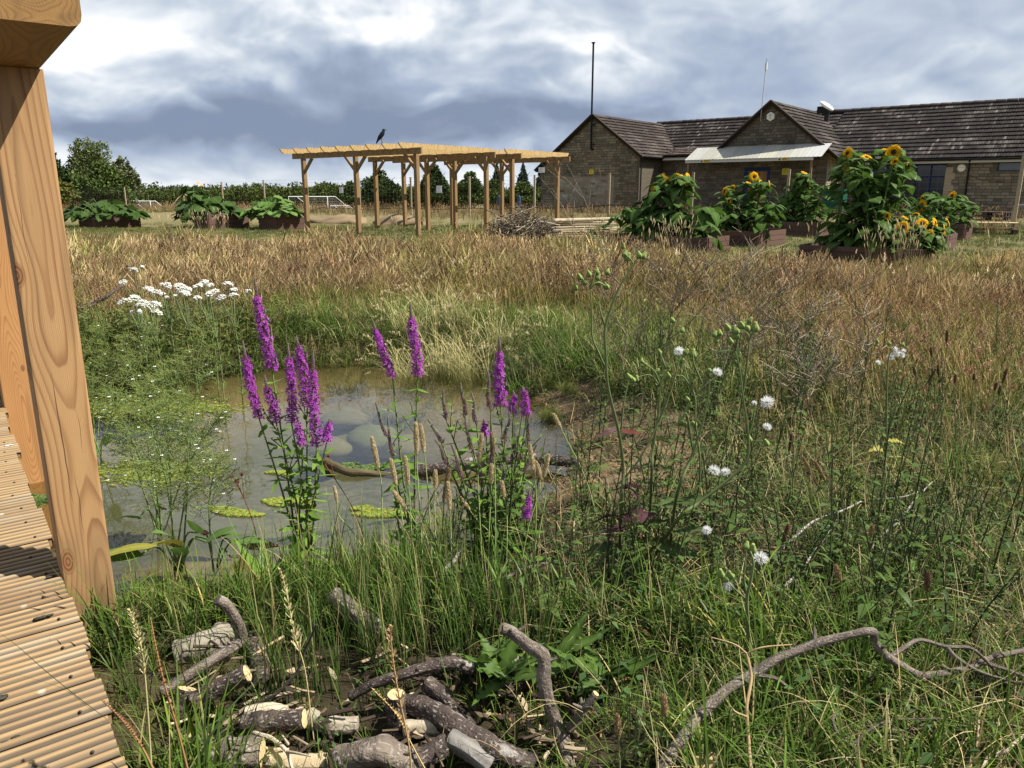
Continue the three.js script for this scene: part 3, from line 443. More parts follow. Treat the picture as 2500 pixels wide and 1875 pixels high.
  // left group over the half hidden bed
  [[685, 270, L, 0.3, 'sunflower facing left at the top of the left group', 0.75, 0.5], [732, 303, cam, 0.3, 'lower left open sunflower in the left group\'s top', 0.7, 0.3], [792, 273, cam, 0.3, 'open sunflower with dark centre in the middle of the left group', 0.62, 0.5], [850, 258, up, 0.26, 'sunflower tilted to the sky in the left group', 0.55, 0.6], [885, 262, [0.7, 0.3, 0.6], 0.26, 'rightmost sunflower of the left group\'s top row', 0.5, 0.5], [878, 302, [0.5, -0.2, 0.8], 0.2, 'small sunflower under the rightmost of the left group', 0.48, 0.3], [615, 378, [-1, -0.25, 0.1], 0.4, 'big nodding sunflower on a bent neck, leftmost of all', 0.8, 0.3]].forEach(([x, y, f, s, l, u, n]) => put(bedT0(u, n), s5(x, y), 0, f, s, l, { group: G2, leaves: 14, leaf: 0.36 }));
  for (let i = 0; i < 7; i++) put(bedT0(0.1 + 0.13 * i, 0.3 + 0.1 * (i % 4)), s5(1020 - 105 * i + (i > 4 ? 60 : 0), 500 + 30 * ((i * 5) % 3)), 0, up, i === 0 ? 0.1 : 0, `leafy ${i === 0 ? 'sunflower with a small bloom' : 'flowerless sunflower'} over the half hidden bed, ${['rightmost', 'second from right', 'third from right', 'middle', 'third from left', 'second from left', 'leftmost'][i]}`, { group: G2, leaves: 14, leaf: 0.38 });
  put(bedT0(1.35, 0.3, 0), s5(400, 540), 0, up, 0, 'leafy plant left of the half hidden bed beside the timber stack', { group: G2, leaves: 16, leaf: 0.3 });
  // middle bed
  [[1168, 370, L, 0.3, 'sunflower facing left over the middle bed', 0.85, 0.4], [1228, 345, cam, 0.2, 'small sunflower second from left over the middle bed', 0.75, 0.5], [1352, 305, up, 0.2, 'sunflower tilted up below the topmost of the middle bed', 0.5, 0.5], [1393, 258, [0.2, 0.1, 1], 0.3, 'topmost sunflower of the middle bed before the blue door', 0.45, 0.6], [1448, 312, [0.7, 0.3, 0.6], 0.25, 'sunflower right of the topmost in the middle bed', 0.35, 0.5], [1512, 312, [0.9, 0.2, 0.3], 0.22, 'rightmost sunflower of the middle bed', 0.2, 0.4], [1200, 445, [-0.8, 0.2, 0.5], 0.22, 'low small sunflower on the middle bed\'s left', 0.8, 0.2]].forEach(([x, y, f, s, l, u, n]) => put(bedT1(u, n), s5(x, y), 0, f, s, l, { group: G2, leaves: 15, leaf: 0.27 }));
  for (let i = 0; i < 6; i++) put(bedT1(0.08 + 0.16 * i, 0.1 + 0.1 * (i % 4)), s5(1560 - 70 * i, 470 + 35 * ((i * 2) % 3)), 0, up, 0, `leafy flowerless sunflower in the middle bed, ${['rightmost', 'second from right', 'third from right', 'third from left', 'second from left', 'leftmost'][i]}`, { group: G2, leaves: 15, leaf: 0.3 });
  // back bed by the bin
  [[1728, 298, cam, 0.3, 'sunflower lowest left over the back bed', 0.8, 0.4], [1782, 228, up, 0.28, 'topmost sunflower of the back bed by the green bin', 0.5, 0.5], [1756, 262, [-0.5, 0.4, 0.6], 0.24, 'sunflower between two others over the back bed', 0.65, 0.5], [1808, 275, Rr, 0.22, 'sunflower facing right over the back bed', 0.45, 0.4]].forEach(([x, y, f, s, l, u, n]) => put(bedT2(u, n), s5(x, y), 0, f, s, l, { group: G2, leaves: 16, leaf: 0.3 }));
  for (let i = 0; i < 6; i++) put(bedT2(0.1 + 0.15 * i, 0.2 + 0.12 * (i % 4)), s5(1930 - 52 * i, 330 + 60 * ((i * 2) % 3)), 0, up, 0, `leafy flowerless sunflower in the back bed, ${['rightmost', 'second from right', 'third from right', 'third from left', 'second from left', 'leftmost'][i]}`, { group: G2, leaves: 15, leaf: 0.32 });
}
function courgette(base, w, h, n0, l, pale, label, flowers) {
  const n = Math.round(n0 * 1.7); w = [w[0], w[1] * 1.35];
  const r = rng(Math.floor(base.x * -77 + n)), t = thing('courgette_plant', label, 'vegetable plant', base, 0, 'leafy plants in the tall beds');
  for (let k = 0; k < n; k++) {
    const a = r() * 6.283, q = Math.sqrt(r()), p = V3(Math.cos(a) * q * w[0], h * (1 - 0.85 * q * q) * rr(r, 0.65, 1.05), Math.sin(a) * q * w[1]), st = new MB(); st.tube(curve([V3(p.x * 0.2, -0.05, p.z * 0.2), V3(p.x * 0.6, p.y * 0.7, p.z * 0.6), p], 5), 0.011, 4, [0.11, 0.17, 0.05], { cap: false });
    const e = new THREE.Euler(rr(r, -0.1, 0.7), Math.PI / 2 - a + rr(r, -0.6, 0.6), rr(r, -0.4, 0.4), 'YXZ'), G = pale ? cgLeafPale : cgLeaf, leaf = mesh('leaf', G[Math.floor(r() * G.length)], M.leaf, t, p, new THREE.Quaternion().setFromEuler(e), l * rr(r, 0.7, 1.2));
    leaf.updateMatrix(); const g = st.geo(); g.applyMatrix4(leaf.matrix.clone().invert()); mesh('leaf_stalk', g, M.stem, leaf);
  }
  if (flowers) for (let k = 0; k < flowers; k++) { const o = mesh('flower', headGeo[k % 3], M.petal, t, [rr(r, -0.3, 0.3), h * rr(r, 0.95, 1.08), rr(r, -0.2, 0.2)], qDir(V3(rr(r, -1, 1), 1, 0.8)), 0.13); }
}
courgette(bedL1(0.65, 0.3), [0.9, 0.5], 0.66, 34, 0.34, true, 'pale green leafy plant spilling over the bed beside the pergola');
courgette(bedL1(1.3, 0.4, 0.3), [0.7, 0.5], 0.75, 26, 0.34, true, 'leafy plant hanging down left of the bed beside the pergola');
courgette(bedL2(0.9, 0.4), [1.1, 0.6], 0.68, 44, 0.36, false, 'dark leafy plant in the bed second from the pergola');
courgette(bedL2(2.0, 0.4, 0.2), [0.6, 0.5], 1.35, 40, 0.34, false, 'tall dark leafy plant topped with yellow flowers on the left', 2);
courgette(bedL3(0.6, 0.4), [1.5, 0.7], 0.72, 80, 0.32, false, 'wide dark leafy hump in the leftmost bed');

// ---------------------------------------------------------------- timber stack, brush heap, pallets, bin
{
  const r = rng(61), c = S(1480, 585), lab = ['bottom', 'second', 'third', 'fourth', 'fifth', 'sixth', 'seventh', 'eighth', 'topmost'];
  for (let k = 0; k < 9; k++) for (let j = 0; j < 2; j++) { const mb = new MB(); mb.box(0, 0, 0, rr(r, 1.5, 2.1), 0.035, 0.22, vary(r, [0.50, 0.40, 0.27], 0.12)); const o = mesh('timber_plank', mb.geo(), M.vcRough, null, [c.x - 0.65 + rr(r, -0.12, 0.12), 0.05 + k * 0.062, c.z + j * -0.28 + rr(r, -0.03, 0.03)]); o.rotation.y = rr(r, -0.06, 0.06) + 0.42; o.rotation.z = rr(r, -0.02, 0.02); tag(o, `pale sawn plank, ${lab[k]} of the stack, in its ${j ? 'back' : 'front'} row`, 'plank', 'planks stacked on the lawn'); }
  const b = S(1270, 592), mb = new MB();
  for (let k = 0; k < 620; k++) { const a = r() * 6.28, L = rr(r, 0.25, 0.9), th = rr(r, -0.5, 0.7), q = Math.sqrt(r()), p = V3(Math.cos(a) * q * 0.95, rr(r, 0.02, 0.85) * (1 - q * q * 0.8), Math.sin(a) * q * 0.6), az = r() * 6.28, d = V3(Math.cos(az) * Math.cos(th), Math.sin(th), Math.sin(az) * Math.cos(th)); mb.tube([p.clone().addScaledVector(d, -L / 2), p.clone().add(V3(rr(r, -0.04, 0.04), rr(r, -0.04, 0.04), 0)), p.clone().addScaledVector(d, L / 2)].map(v => v.setY(Math.max(0.01, v.y))), tt => rr(r, 0.006, 0.014) * (1.2 - 0.6 * tt), 4, vary(r, r() < 0.25 ? [0.36, 0.30, 0.22] : [0.13, 0.10, 0.075], 0.3), { cap: false }); }
  tag(mesh('brush_heap', mb.geo(), M.twig, null, b), 'heap of cut dry twigs in front of the pergola', 'brush heap', null, 'stuff');
  const pallet = (p, y, turn, col, label, open) => { const t = thing('wooden_pallet', label, 'pallet', [p.x, y, p.z], turn); for (let i = 0; i < 6; i++) { const m = new MB(); m.box(0, 0, 0, 1.2, 0.022, 0.12, vary(r, col, 0.15)); mesh('slat', m.geo(), M.vcRough, t, [0, 0.13, -0.34 + i * 0.136]); if (i % 2 === 0) mesh('slat', m.geo(), M.vcRough, t, [0, 0.012, -0.34 + i * 0.17]); } for (const z of [-0.34, 0, 0.34]) for (const x of [-0.54, 0, 0.54]) { const m = new MB(); m.box(0, 0, 0, 0.12, 0.09, 0.1, vary(r, col, 0.1)); mesh('block', m.geo(), M.vcRough, t, [x, 0.071, z]); } };
  const p = S(2425, 572); pallet(p, 0.22, TURN + 0.2, [0.50, 0.37, 0.21], 'pale wooden pallet, upper front one of the stack by the fence'); pallet(p, 0.02, TURN + 0.15, [0.10, 0.075, 0.05], 'dark wooden pallet lying under the pale one');
  const p2 = S(2405, 566); pallet(p2, 0.5, TURN - 0.1, [0.07, 0.05, 0.04], 'dark pallet topmost at the back of the stack'); pallet(p2, 0.37, TURN - 0.05, [0.08, 0.055, 0.045], 'dark pallet just under the topmost one');
}

// ---------------------------------------------------------------- the stone building (local x along the front, z towards the pond, origin under the main eave)
const B0 = V3(22.74, 0, -42.34);
const toB = new THREE.Matrix4().compose(B0, new THREE.Quaternion().setFromAxisAngle(V3(0, 1, 0), TURN), V3(1, 1, 1));
const inB = (u, y, v) => V3(u, y, v).applyMatrix4(toB);
{
  const t = thing('stone_building', 'low stone building with dark tiled roofs and two gables', 'building', B0, TURN), r = rng(81);
  const mortar = lam({ roughness: 1, map: mottle, bumpMap: rep(grit, 3, 3), bumpScale: 0.01 }), stoneM = lam({ roughness: 0.95, bumpMap: rep(grit, 1.5, 1.5), bumpScale: 0.008 });
  // outline walls: polygon in (along, height) set at depth z, thickness 0.25 behind
  const solidWall = (poly, z, thick = 0.25, col = [0.13, 0.108, 0.078]) => { const s = new THREE.Shape(poly.map(p => new THREE.Vector2(...p))), g = new THREE.ExtrudeGeometry(s, { depth: thick, bevelEnabled: false }); g.translate(0, 0, z - thick); const n = g.attributes.position.count; g.setAttribute('color', new THREE.Float32BufferAttribute([...Array(n)].flatMap(() => col), 3)); return mesh('wall', g, mortar, t); };
  const inside = (poly, x, y) => { let s = false; for (let i = 0, j = poly.length - 1; i < poly.length; j = i++) { const [a, b] = poly[i], [c, d] = poly[j]; if ((b > y) !== (d > y) && x < (c - a) * (y - b) / (d - b) + a) s = !s; } return s; };
  const blocks = (wall, poly, z, holes = [], tone = [0.235, 0.18, 0.115], bh = 0.155) => {                     // coursed stone laid on the wall face
    const mb = new MB(); let y0 = 1e9, y1 = -1e9, x0 = 1e9, x1 = -1e9; for (const [x, y] of poly) { x0 = Math.min(x0, x); x1 = Math.max(x1, x); y0 = Math.min(y0, y); y1 = Math.max(y1, y); }
    for (let y = y0, row = 0; y < y1; y += bh, row++) { let x = x0 - r() * 0.3; while (x < x1) { const w = rr(r, 0.22, 0.52), cx = x + w / 2, cy = y + bh / 2; const ok = inside(poly, cx - w / 2 + 0.03, cy + bh * 0.42) && inside(poly, cx + w / 2 - 0.03, cy + bh * 0.42) && inside(poly, cx - w / 2 + 0.03, cy - bh * 0.4) && !holes.some(h => cx + w / 2 > h[0] && cx - w / 2 < h[1] && cy + bh / 2 > h[2] && cy - bh / 2 < h[3]); if (ok) { const st = noise(cx * 0.5, cy * 0.25, z + 3); let c = vary(r, tone, 0.34); if (st > 0.25) c = c.map(q => q * 0.8); mb.box(cx, cy, z + 0.008, w - 0.022, bh - 0.026, 0.03 + rr(r, 0, 0.03), c); } x += w; } }
    const o = mesh('stone_blocks', mb.geo(), stoneM, wall); o.userData.kind = 'stuff'; return o;
  };
  // left gable
  const ZB = 4, gB = [[-23.35, -0.3], [-15.85, -0.3], [-15.85, 3.36], [-19.25, 5.92], [-23.35, 2.86]];
  blocks(solidWall(gB, ZB), gB, ZB, [], [0.175, 0.147, 0.102]);
  const gBs = solidWall([[0, -0.3], [4.8, -0.3], [4.8, 3.3], [0, 3.3]], 0.0, 0.24); gBs.rotation.y = Math.PI / 2; gBs.position.set(-15.86, 0, 3.75);
  // recessed wall between the gables
  const rc = [[-15.85, -0.3], [-12.0, -0.3], [-12.0, 3.35], [-15.85, 3.35]]; blocks(solidWall(rc, 1.0), rc, 1.0, [], [0.165, 0.14, 0.098]);
  // porch gable
  const ZC = 3, gC = [[-12.6, -0.3], [-4.95, -0.3], [-4.95, 3.25], [-8.25, 6.05], [-11.4, 3.4], [-12.6, 3.1]], doorHole = [-9.55, -8.05, 0, 2.62];
  const wC = solidWall([[-12.6, -0.3], [-9.55, -0.3], [-9.55, 2.62], [-8.05, 2.62], [-8.05, -0.3], [-4.95, -0.3], [-4.95, 3.25], [-8.25, 6.05], [-11.4, 3.4], [-12.6, 3.1]], ZC); blocks(wC, gC, ZC, [doorHole], [0.118, 0.1, 0.076]);
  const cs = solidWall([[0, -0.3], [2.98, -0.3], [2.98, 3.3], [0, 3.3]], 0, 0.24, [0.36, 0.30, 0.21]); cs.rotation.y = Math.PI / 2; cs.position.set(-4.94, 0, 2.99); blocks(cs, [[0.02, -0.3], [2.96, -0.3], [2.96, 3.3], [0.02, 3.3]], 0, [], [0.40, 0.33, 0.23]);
  // main front right
  const glaz = [-4.1, 0.25, -0.3, 2.72], hw = [2.55, 6, 2.3, 2.72], rg = [[-4.95, -0.3], [9, -0.3], [9, 2.98], [-4.95, 2.98]];
  const wR = mesh('wall', (() => { const s = new THREE.Shape([[-4.95, -0.3], [-4.1, -0.3], [-4.1, 2.72], [0.25, 2.72], [0.25, -0.3], [9, -0.3], [9, 2.98], [-4.95, 2.98]].map(p => new THREE.Vector2(...p))); const h = new THREE.Path([[2.55, 2.3], [2.55, 2.72], [6, 2.72], [6, 2.3]].map(p => new THREE.Vector2(...p))); s.holes.push(h); const g = new THREE.ExtrudeGeometry(s, { depth: 0.3, bevelEnabled: false }); g.translate(0, 0, -0.3); g.setAttribute('color', new THREE.Float32BufferAttribute([...Array(g.attributes.position.count)].flatMap(() => [0.14, 0.116, 0.084]), 3)); return g; })(), mortar, t);
  blocks(wR, rg, 0, [glaz, hw], [0.205, 0.168, 0.118]);
  const qn = new MB(); for (let k = 0; k < 9; k++) qn.box(0.42 + (k % 2) * 0.06, -0.1 + k * 0.31, 0.02, 0.34 + (k % 2) * 0.12, 0.3, 0.05, vary(r, [0.34, 0.27, 0.18], 0.1)); mesh('quoin', qn.geo(), stoneM, wR);
  // glazed doors: dark blue frames, dark panes
  const dk = new MB(); for (let k = 0; k <= 6; k++) dk.box(-4.1 + k * 0.725, 1.2, -0.12, 0.07, 2.9, 0.08, [0.012, 0.02, 0.075]); for (const y of [0.9, 2.05, 2.68]) dk.box(-1.92, y, -0.13, 4.35, 0.07, 0.07, [0.012, 0.02, 0.075]);
  const gd = mesh('glazed_door', dk.geo(), M.paint, t); for (let k = 0; k < 6; k++) for (const [y, h] of [[0.28, 1.2], [1.475, 1.1], [2.36, 0.58]]) { const p = new MB(); p.box(0, 0, 0, 0.66, h, 0.012, [0.01, 0.012, 0.016]); mesh('pane', p.geo(), new THREE.MeshStandardMaterial({ color: 0x0a0c12, roughness: 0.08 }), gd, [-3.74 + k * 0.725, y, -0.17]); }
  const bk = new MB(); bk.box(-1.92, 1.2, -0.27, 4.35, 3, 0.02, [0.01, 0.01, 0.012]); mesh('backing', bk.geo(), M.vc, gd);
  const hb = new MB(); for (const y of [2.31, 2.71]) hb.box(4.27, y, -0.1, 3.44, 0.05, 0.1, [0.05, 0.045, 0.04]); for (let k = 0; k < 4; k++) hb.box(2.6 + k * 1.12, 2.51, -0.1, 0.05, 0.36, 0.1, [0.05, 0.045, 0.04]); const hwin = mesh('window', hb.geo(), M.paint, t); for (let k = 0; k < 3; k++) { const p = new MB(); p.box(0, 0, 0, 1.07, 0.35, 0.01, [0.2, 0.22, 0.25]); mesh('pane', p.geo(), new THREE.MeshStandardMaterial({ color: 0x59636e, roughness: 0.1 }), hwin, [3.16 + k * 1.12, 2.51, -0.14]); }
  // blue framed boarded door
  const df = new MB(); for (const [x, y, w, h] of [[-9.47, 1.3, 0.16, 2.6], [-8.13, 1.3, 0.16, 2.6], [-8.8, 2.52, 1.18, 0.2]]) df.box(x, y, ZC - 0.03, w, h, 0.12, [0.012, 0.028, 0.105]);
  const door = mesh('door', df.geo(), M.paint, t); for (let k = 0; k < 5; k++) { const b = new MB(); b.box(0, 0, 0, 0.215, 2.4, 0.03, vary(r, [0.30, 0.165, 0.075], 0.15)); mesh('board', b.geo(), M.vcRough, door, [-9.28 + k * 0.238, 1.2, ZC - 0.09]); } const dbk = new MB(); dbk.box(-8.8, 1.2, ZC - 0.18, 1.4, 2.6, 0.02, [0.015, 0.012, 0.01]); mesh('backing', dbk.geo(), M.vc, door);
  // whitewashed patches where boards were taken down
  const ww = dataTex(256, 128, (u, v) => { const n = fbm(u * 20, v * 2, 1, 4) * 0.5 + fbm(u * 5, v * 5, 3, 4), e = Math.min(u, 1 - u, v * 0.7, (1 - v) * 1.5) * 6; return mix3([0.215, 0.17, 0.115], [0.40, 0.40, 0.38], clamp((n + 0.15) * 0.9) * clamp(e)); }, true, false);
  const wp = new THREE.PlaneGeometry(4.6, 1.75); mesh('limewash_patch', wp, new THREE.MeshStandardMaterial({ map: ww, roughness: 1 }), t, [-19.9, 1.35, ZB + 0.036]);
  // roofs: each slope a bed of interlocking tiles, one mesh per course
  const tileM = lam({ roughness: 0.92, bumpMap: rep(grit, 1, 1), bumpScale: 0.006 });
  const slope = (a, b, c, d, rows, cols, lichen, tone = [0.105, 0.073, 0.060]) => {                            // a,b ridge ends; c,d eave ends under b,a
    const A = V3(...a), B = V3(...b), C = V3(...c), D = V3(...d), N = V3().crossVectors(B.clone().sub(A), D.clone().sub(A)).normalize(); if (N.y < 0) N.negate();
    const under = new MB(); { const q = [A, B, C, D].map(p => p.clone().addScaledVector(N, -0.05)), id = q.map(p => under.v(p.x, p.y, p.z, [0.03, 0.024, 0.02])), q2 = q.map(p => p.clone().addScaledVector(N, -0.1)), i2 = q2.map(p => under.v(p.x, p.y, p.z, [0.05, 0.04, 0.03])); under.quad(...id); under.quad(...i2); for (let k = 0; k < 4; k++) under.quad(id[k], id[(k + 1) % 4], i2[(k + 1) % 4], i2[k]); }
    const roof = mesh('roof', under.geo(), lam({ side: THREE.DoubleSide }), t);
    const P = (u, w) => { const l = A.clone().lerp(D, w), q = B.clone().lerp(C, w); return l.lerp(q, u); };
    for (let k = 0; k < rows; k++) {
      const mb = new MB(), w0 = k / rows, w1 = (k + 1.12) / rows;
      for (let i = 0; i < cols; i++) {
        const u0 = i / cols, u1 = (i + 1) / cols - 0.06 / cols, n = noise(u0 * cols * 0.08, k * 0.35, lichen * 7); let c = vary(r, tone, 0.3); if (r() < 0.10 * lichen * (1 + n)) c = mix3(c, [0.15, 0.138, 0.122], Math.pow(r(), 1.4)); else if (n > 0.05) c = mix3(c, [0.11, 0.092, 0.08], n * r() * 1.8);
        const l0 = 0.004 + rr(r, 0, 0.006), l1 = 0.062 + rr(r, 0, 0.02), um = (u0 + u1) / 2, pts = [[u0, w0, l0], [um, w0, l0 + 0.012], [u1, w0, l0], [u0, w1, l1], [um, w1, l1 + 0.022], [u1, w1, l1]].map(([u, w, l]) => P(u, w).addScaledVector(N, l));
        const lo = [[u0, w1, l1 - 0.066], [um, w1, l1 - 0.066], [u1, w1, l1 - 0.066]].map(([u, w, l]) => P(u, w).addScaledVector(N, l));
        const id = [...pts, ...lo].map(p => mb.v(p.x, p.y, p.z, c, p.x, p.y));
        mb.quad(id[0], id[3], id[4], id[1]); mb.quad(id[1], id[4], id[5], id[2]);
        const e = [3, 4, 5].map(q => mb.v(pts[q].x, pts[q].y, pts[q].z, c)), f = lo.map(p => mb.v(p.x, p.y, p.z, c)); mb.quad(e[0], f[0], f[1], e[1]); mb.quad(e[1], f[1], f[2], e[2]);
      }
      mesh('tile_course', mb.geo(), tileM, roof);
    }
    return roof;
  };
  const ridgeTiles = (a, b, n, parent, col = [0.07, 0.055, 0.05]) => { const A = V3(...a), B = V3(...b); for (let k = 0; k < n; k++) { const mb = new MB(), p = A.clone().lerp(B, (k + 0.03) / n), q = A.clone().lerp(B, (k + 0.97) / n); p.y += rr(r, 0, 0.02); mb.tube([p, q], 0.13, 8, vary(r, col, 0.2)); mesh('ridge_tile', mb.geo(), tileM, parent); } };
  const mainR = slope([-6.6, 6.1, -5], [9, 6.1, -5], [9, 2.98, 0.35], [-6.6, 2.98, 0.35], 14, 120, 1.0, [0.024, 0.0195, 0.0175]); ridgeTiles([-9.5, 6.14, -5], [9, 6.14, -5], 34, mainR);
  const mainM = slope([-19.6, 6.0, -5], [-6.6, 6.0, -5], [-6.6, 3.58, -0.85], [-19.6, 3.58, -0.85], 11, 96, 0.9, [0.026, 0.021, 0.0185]); ridgeTiles([-19.6, 6.06, -5], [-9.5, 6.06, -5], 20, mainM);
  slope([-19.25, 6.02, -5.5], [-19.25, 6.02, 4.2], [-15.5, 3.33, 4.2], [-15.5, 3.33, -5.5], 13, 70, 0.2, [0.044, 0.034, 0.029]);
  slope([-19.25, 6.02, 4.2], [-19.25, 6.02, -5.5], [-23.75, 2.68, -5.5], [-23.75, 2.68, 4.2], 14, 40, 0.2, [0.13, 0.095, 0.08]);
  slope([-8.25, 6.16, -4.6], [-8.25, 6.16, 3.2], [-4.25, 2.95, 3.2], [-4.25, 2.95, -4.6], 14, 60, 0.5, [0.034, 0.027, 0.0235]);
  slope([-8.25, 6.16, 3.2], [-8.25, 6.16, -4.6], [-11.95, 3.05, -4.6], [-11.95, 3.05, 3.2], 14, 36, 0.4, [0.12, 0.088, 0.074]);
  const backs = solidWall([[-20, -0.3], [9, -0.3], [9, 3], [-20, 3]], -10); slope([9, 6.1, -5.01], [-19.6, 6.1, -5.01], [-19.6, 2.9, -10.3], [9, 2.9, -10.3], 4, 30, 0.5);
  // verges along the gables
  const verge = (a, b) => { const mb = new MB(); mb.tube([V3(...a), V3(...b)], 0.07, 4, [0.045, 0.036, 0.03]); mesh('verge', mb.geo(), M.vc, t); };
  verge([-19.25, 6.02, 4.2], [-15.5, 3.33, 4.2]); verge([-19.25, 6.02, 4.2], [-23.75, 2.68, 4.2]); verge([-8.25, 6.16, 3.2], [-4.25, 2.95, 3.2]); verge([-8.25, 6.16, 3.2], [-11.95, 3.05, 3.2]);
  // gutters, fascias and downpipes
  const gut = (a, b, rad = 0.065) => { const mb = new MB(); mb.tube([V3(...a), V3(...b)], rad, 8, [0.012, 0.012, 0.013]); mesh('gutter', mb.geo(), M.paint, t); };
  gut([-4.4, 2.9, 0.42], [9, 2.9, 0.42]); gut([-15.4, 3.46, 1.75], [-12.1, 3.46, 1.75]);
  const fa = new MB(); fa.box(2.3, 2.8, 0.3, 13.4, 0.14, 0.03, [0.55, 0.53, 0.49]); fa.box(-13.8, 3.3, 1.6, 3.7, 0.16, 0.03, [0.62, 0.62, 0.62]); fa.box(-13.8, 3.22, 1.3, 3.7, 0.02, 0.62, [0.6, 0.6, 0.6]); fa.box(-4.2, 2.85, 1.6, 0.5, 0.24, 0.4, [0.7, 0.69, 0.66]); mesh('fascia', fa.geo(), M.paint, t);
  slope([-15.5, 4.0, -0.2], [-11.6, 4.0, -0.2], [-11.6, 3.5, 1.75], [-15.5, 3.5, 1.75], 4, 18, 0.5, [0.10, 0.072, 0.06]);
  const pipe = pts => { const mb = new MB(); mb.tube(pts.map(p => V3(...p)), 0.05, 7, [0.012, 0.012, 0.013]); mesh('downpipe', mb.geo(), M.paint, t); };
  pipe([[-15.45, 3.36, 4.05], [-15.62, 3.1, 4.05], [-15.68, 2.9, 4.1], [-15.68, 0, 4.1]]); pipe([[4.55 - 3.2, 2.9, 0.42], [1.32, 2.6, 0.12], [1.32, 0, 0.12]]); pipe([[-4.15, 2.9, 1.8], [-4.4, 2.6, 1.2], [-4.4, 0, 1.2]]);
  const wc = new MB(); wc.tube([V3(1.42, 2.1, 0.05), V3(2.0, 1.85, 0.045), V3(2.9, 1.75, 0.045)], 0.012, 4, [0.08, 0.07, 0.06]); mesh('cable', wc.geo(), M.vc, t);
  // canopy of pale sheets over the porch, on a white fascia
  const cn = new THREE.Group(); cn.name = 'canopy'; t.add(cn);
  const tint = [[0.62, 0.61, 0.55], [0.56, 0.545, 0.45], [0.66, 0.64, 0.52], [0.58, 0.565, 0.47], [0.54, 0.535, 0.47], [0.70, 0.67, 0.53], [0.60, 0.58, 0.50], [0.68, 0.665, 0.6], [0.72, 0.71, 0.68]];
  for (let k = 0; k < 9; k++) { const mb = new MB(), w = 0.86, x = -12.55 + k * w, id = []; for (let j = 0; j <= 12; j++) for (const [y, z] of [[3.80, 3.03], [3.42, 3.85], [3.06, 4.62]]) id.push(mb.v(x + w * j / 12 * 1.02, y + 0.006 * Math.cos(j / 12 * Math.PI * 8) + 0.002 * (k % 2), z, tint[k].map(q => q * 0.66 * (0.86 + 0.14 * noise(j * 0.7 + k * 9, y * 3, 2))))); for (let j = 0; j < 12; j++) for (let q = 0; q < 2; q++) mb.quad(id[j * 3 + q], id[j * 3 + q + 1], id[j * 3 + q + 4], id[j * 3 + q + 3]); mesh('sheet', mb.geo(), lam({ side: THREE.DoubleSide, roughness: 0.55 }), cn); }
  const cf = new MB(); cf.box(-8.9, 2.98, 4.5, 7.3, 0.17, 0.05, [0.50, 0.50, 0.50]); mesh('fascia', cf.geo(), M.paint, cn); for (const x of [-12.4, -5.35]) { const mb = new MB(); mb.box(x, 1.4, 4.42, 0.1, 3.0, 0.1, [0.20, 0.13, 0.07]); mesh('canopy_post', mb.geo(), M.vcRough, cn); }
}
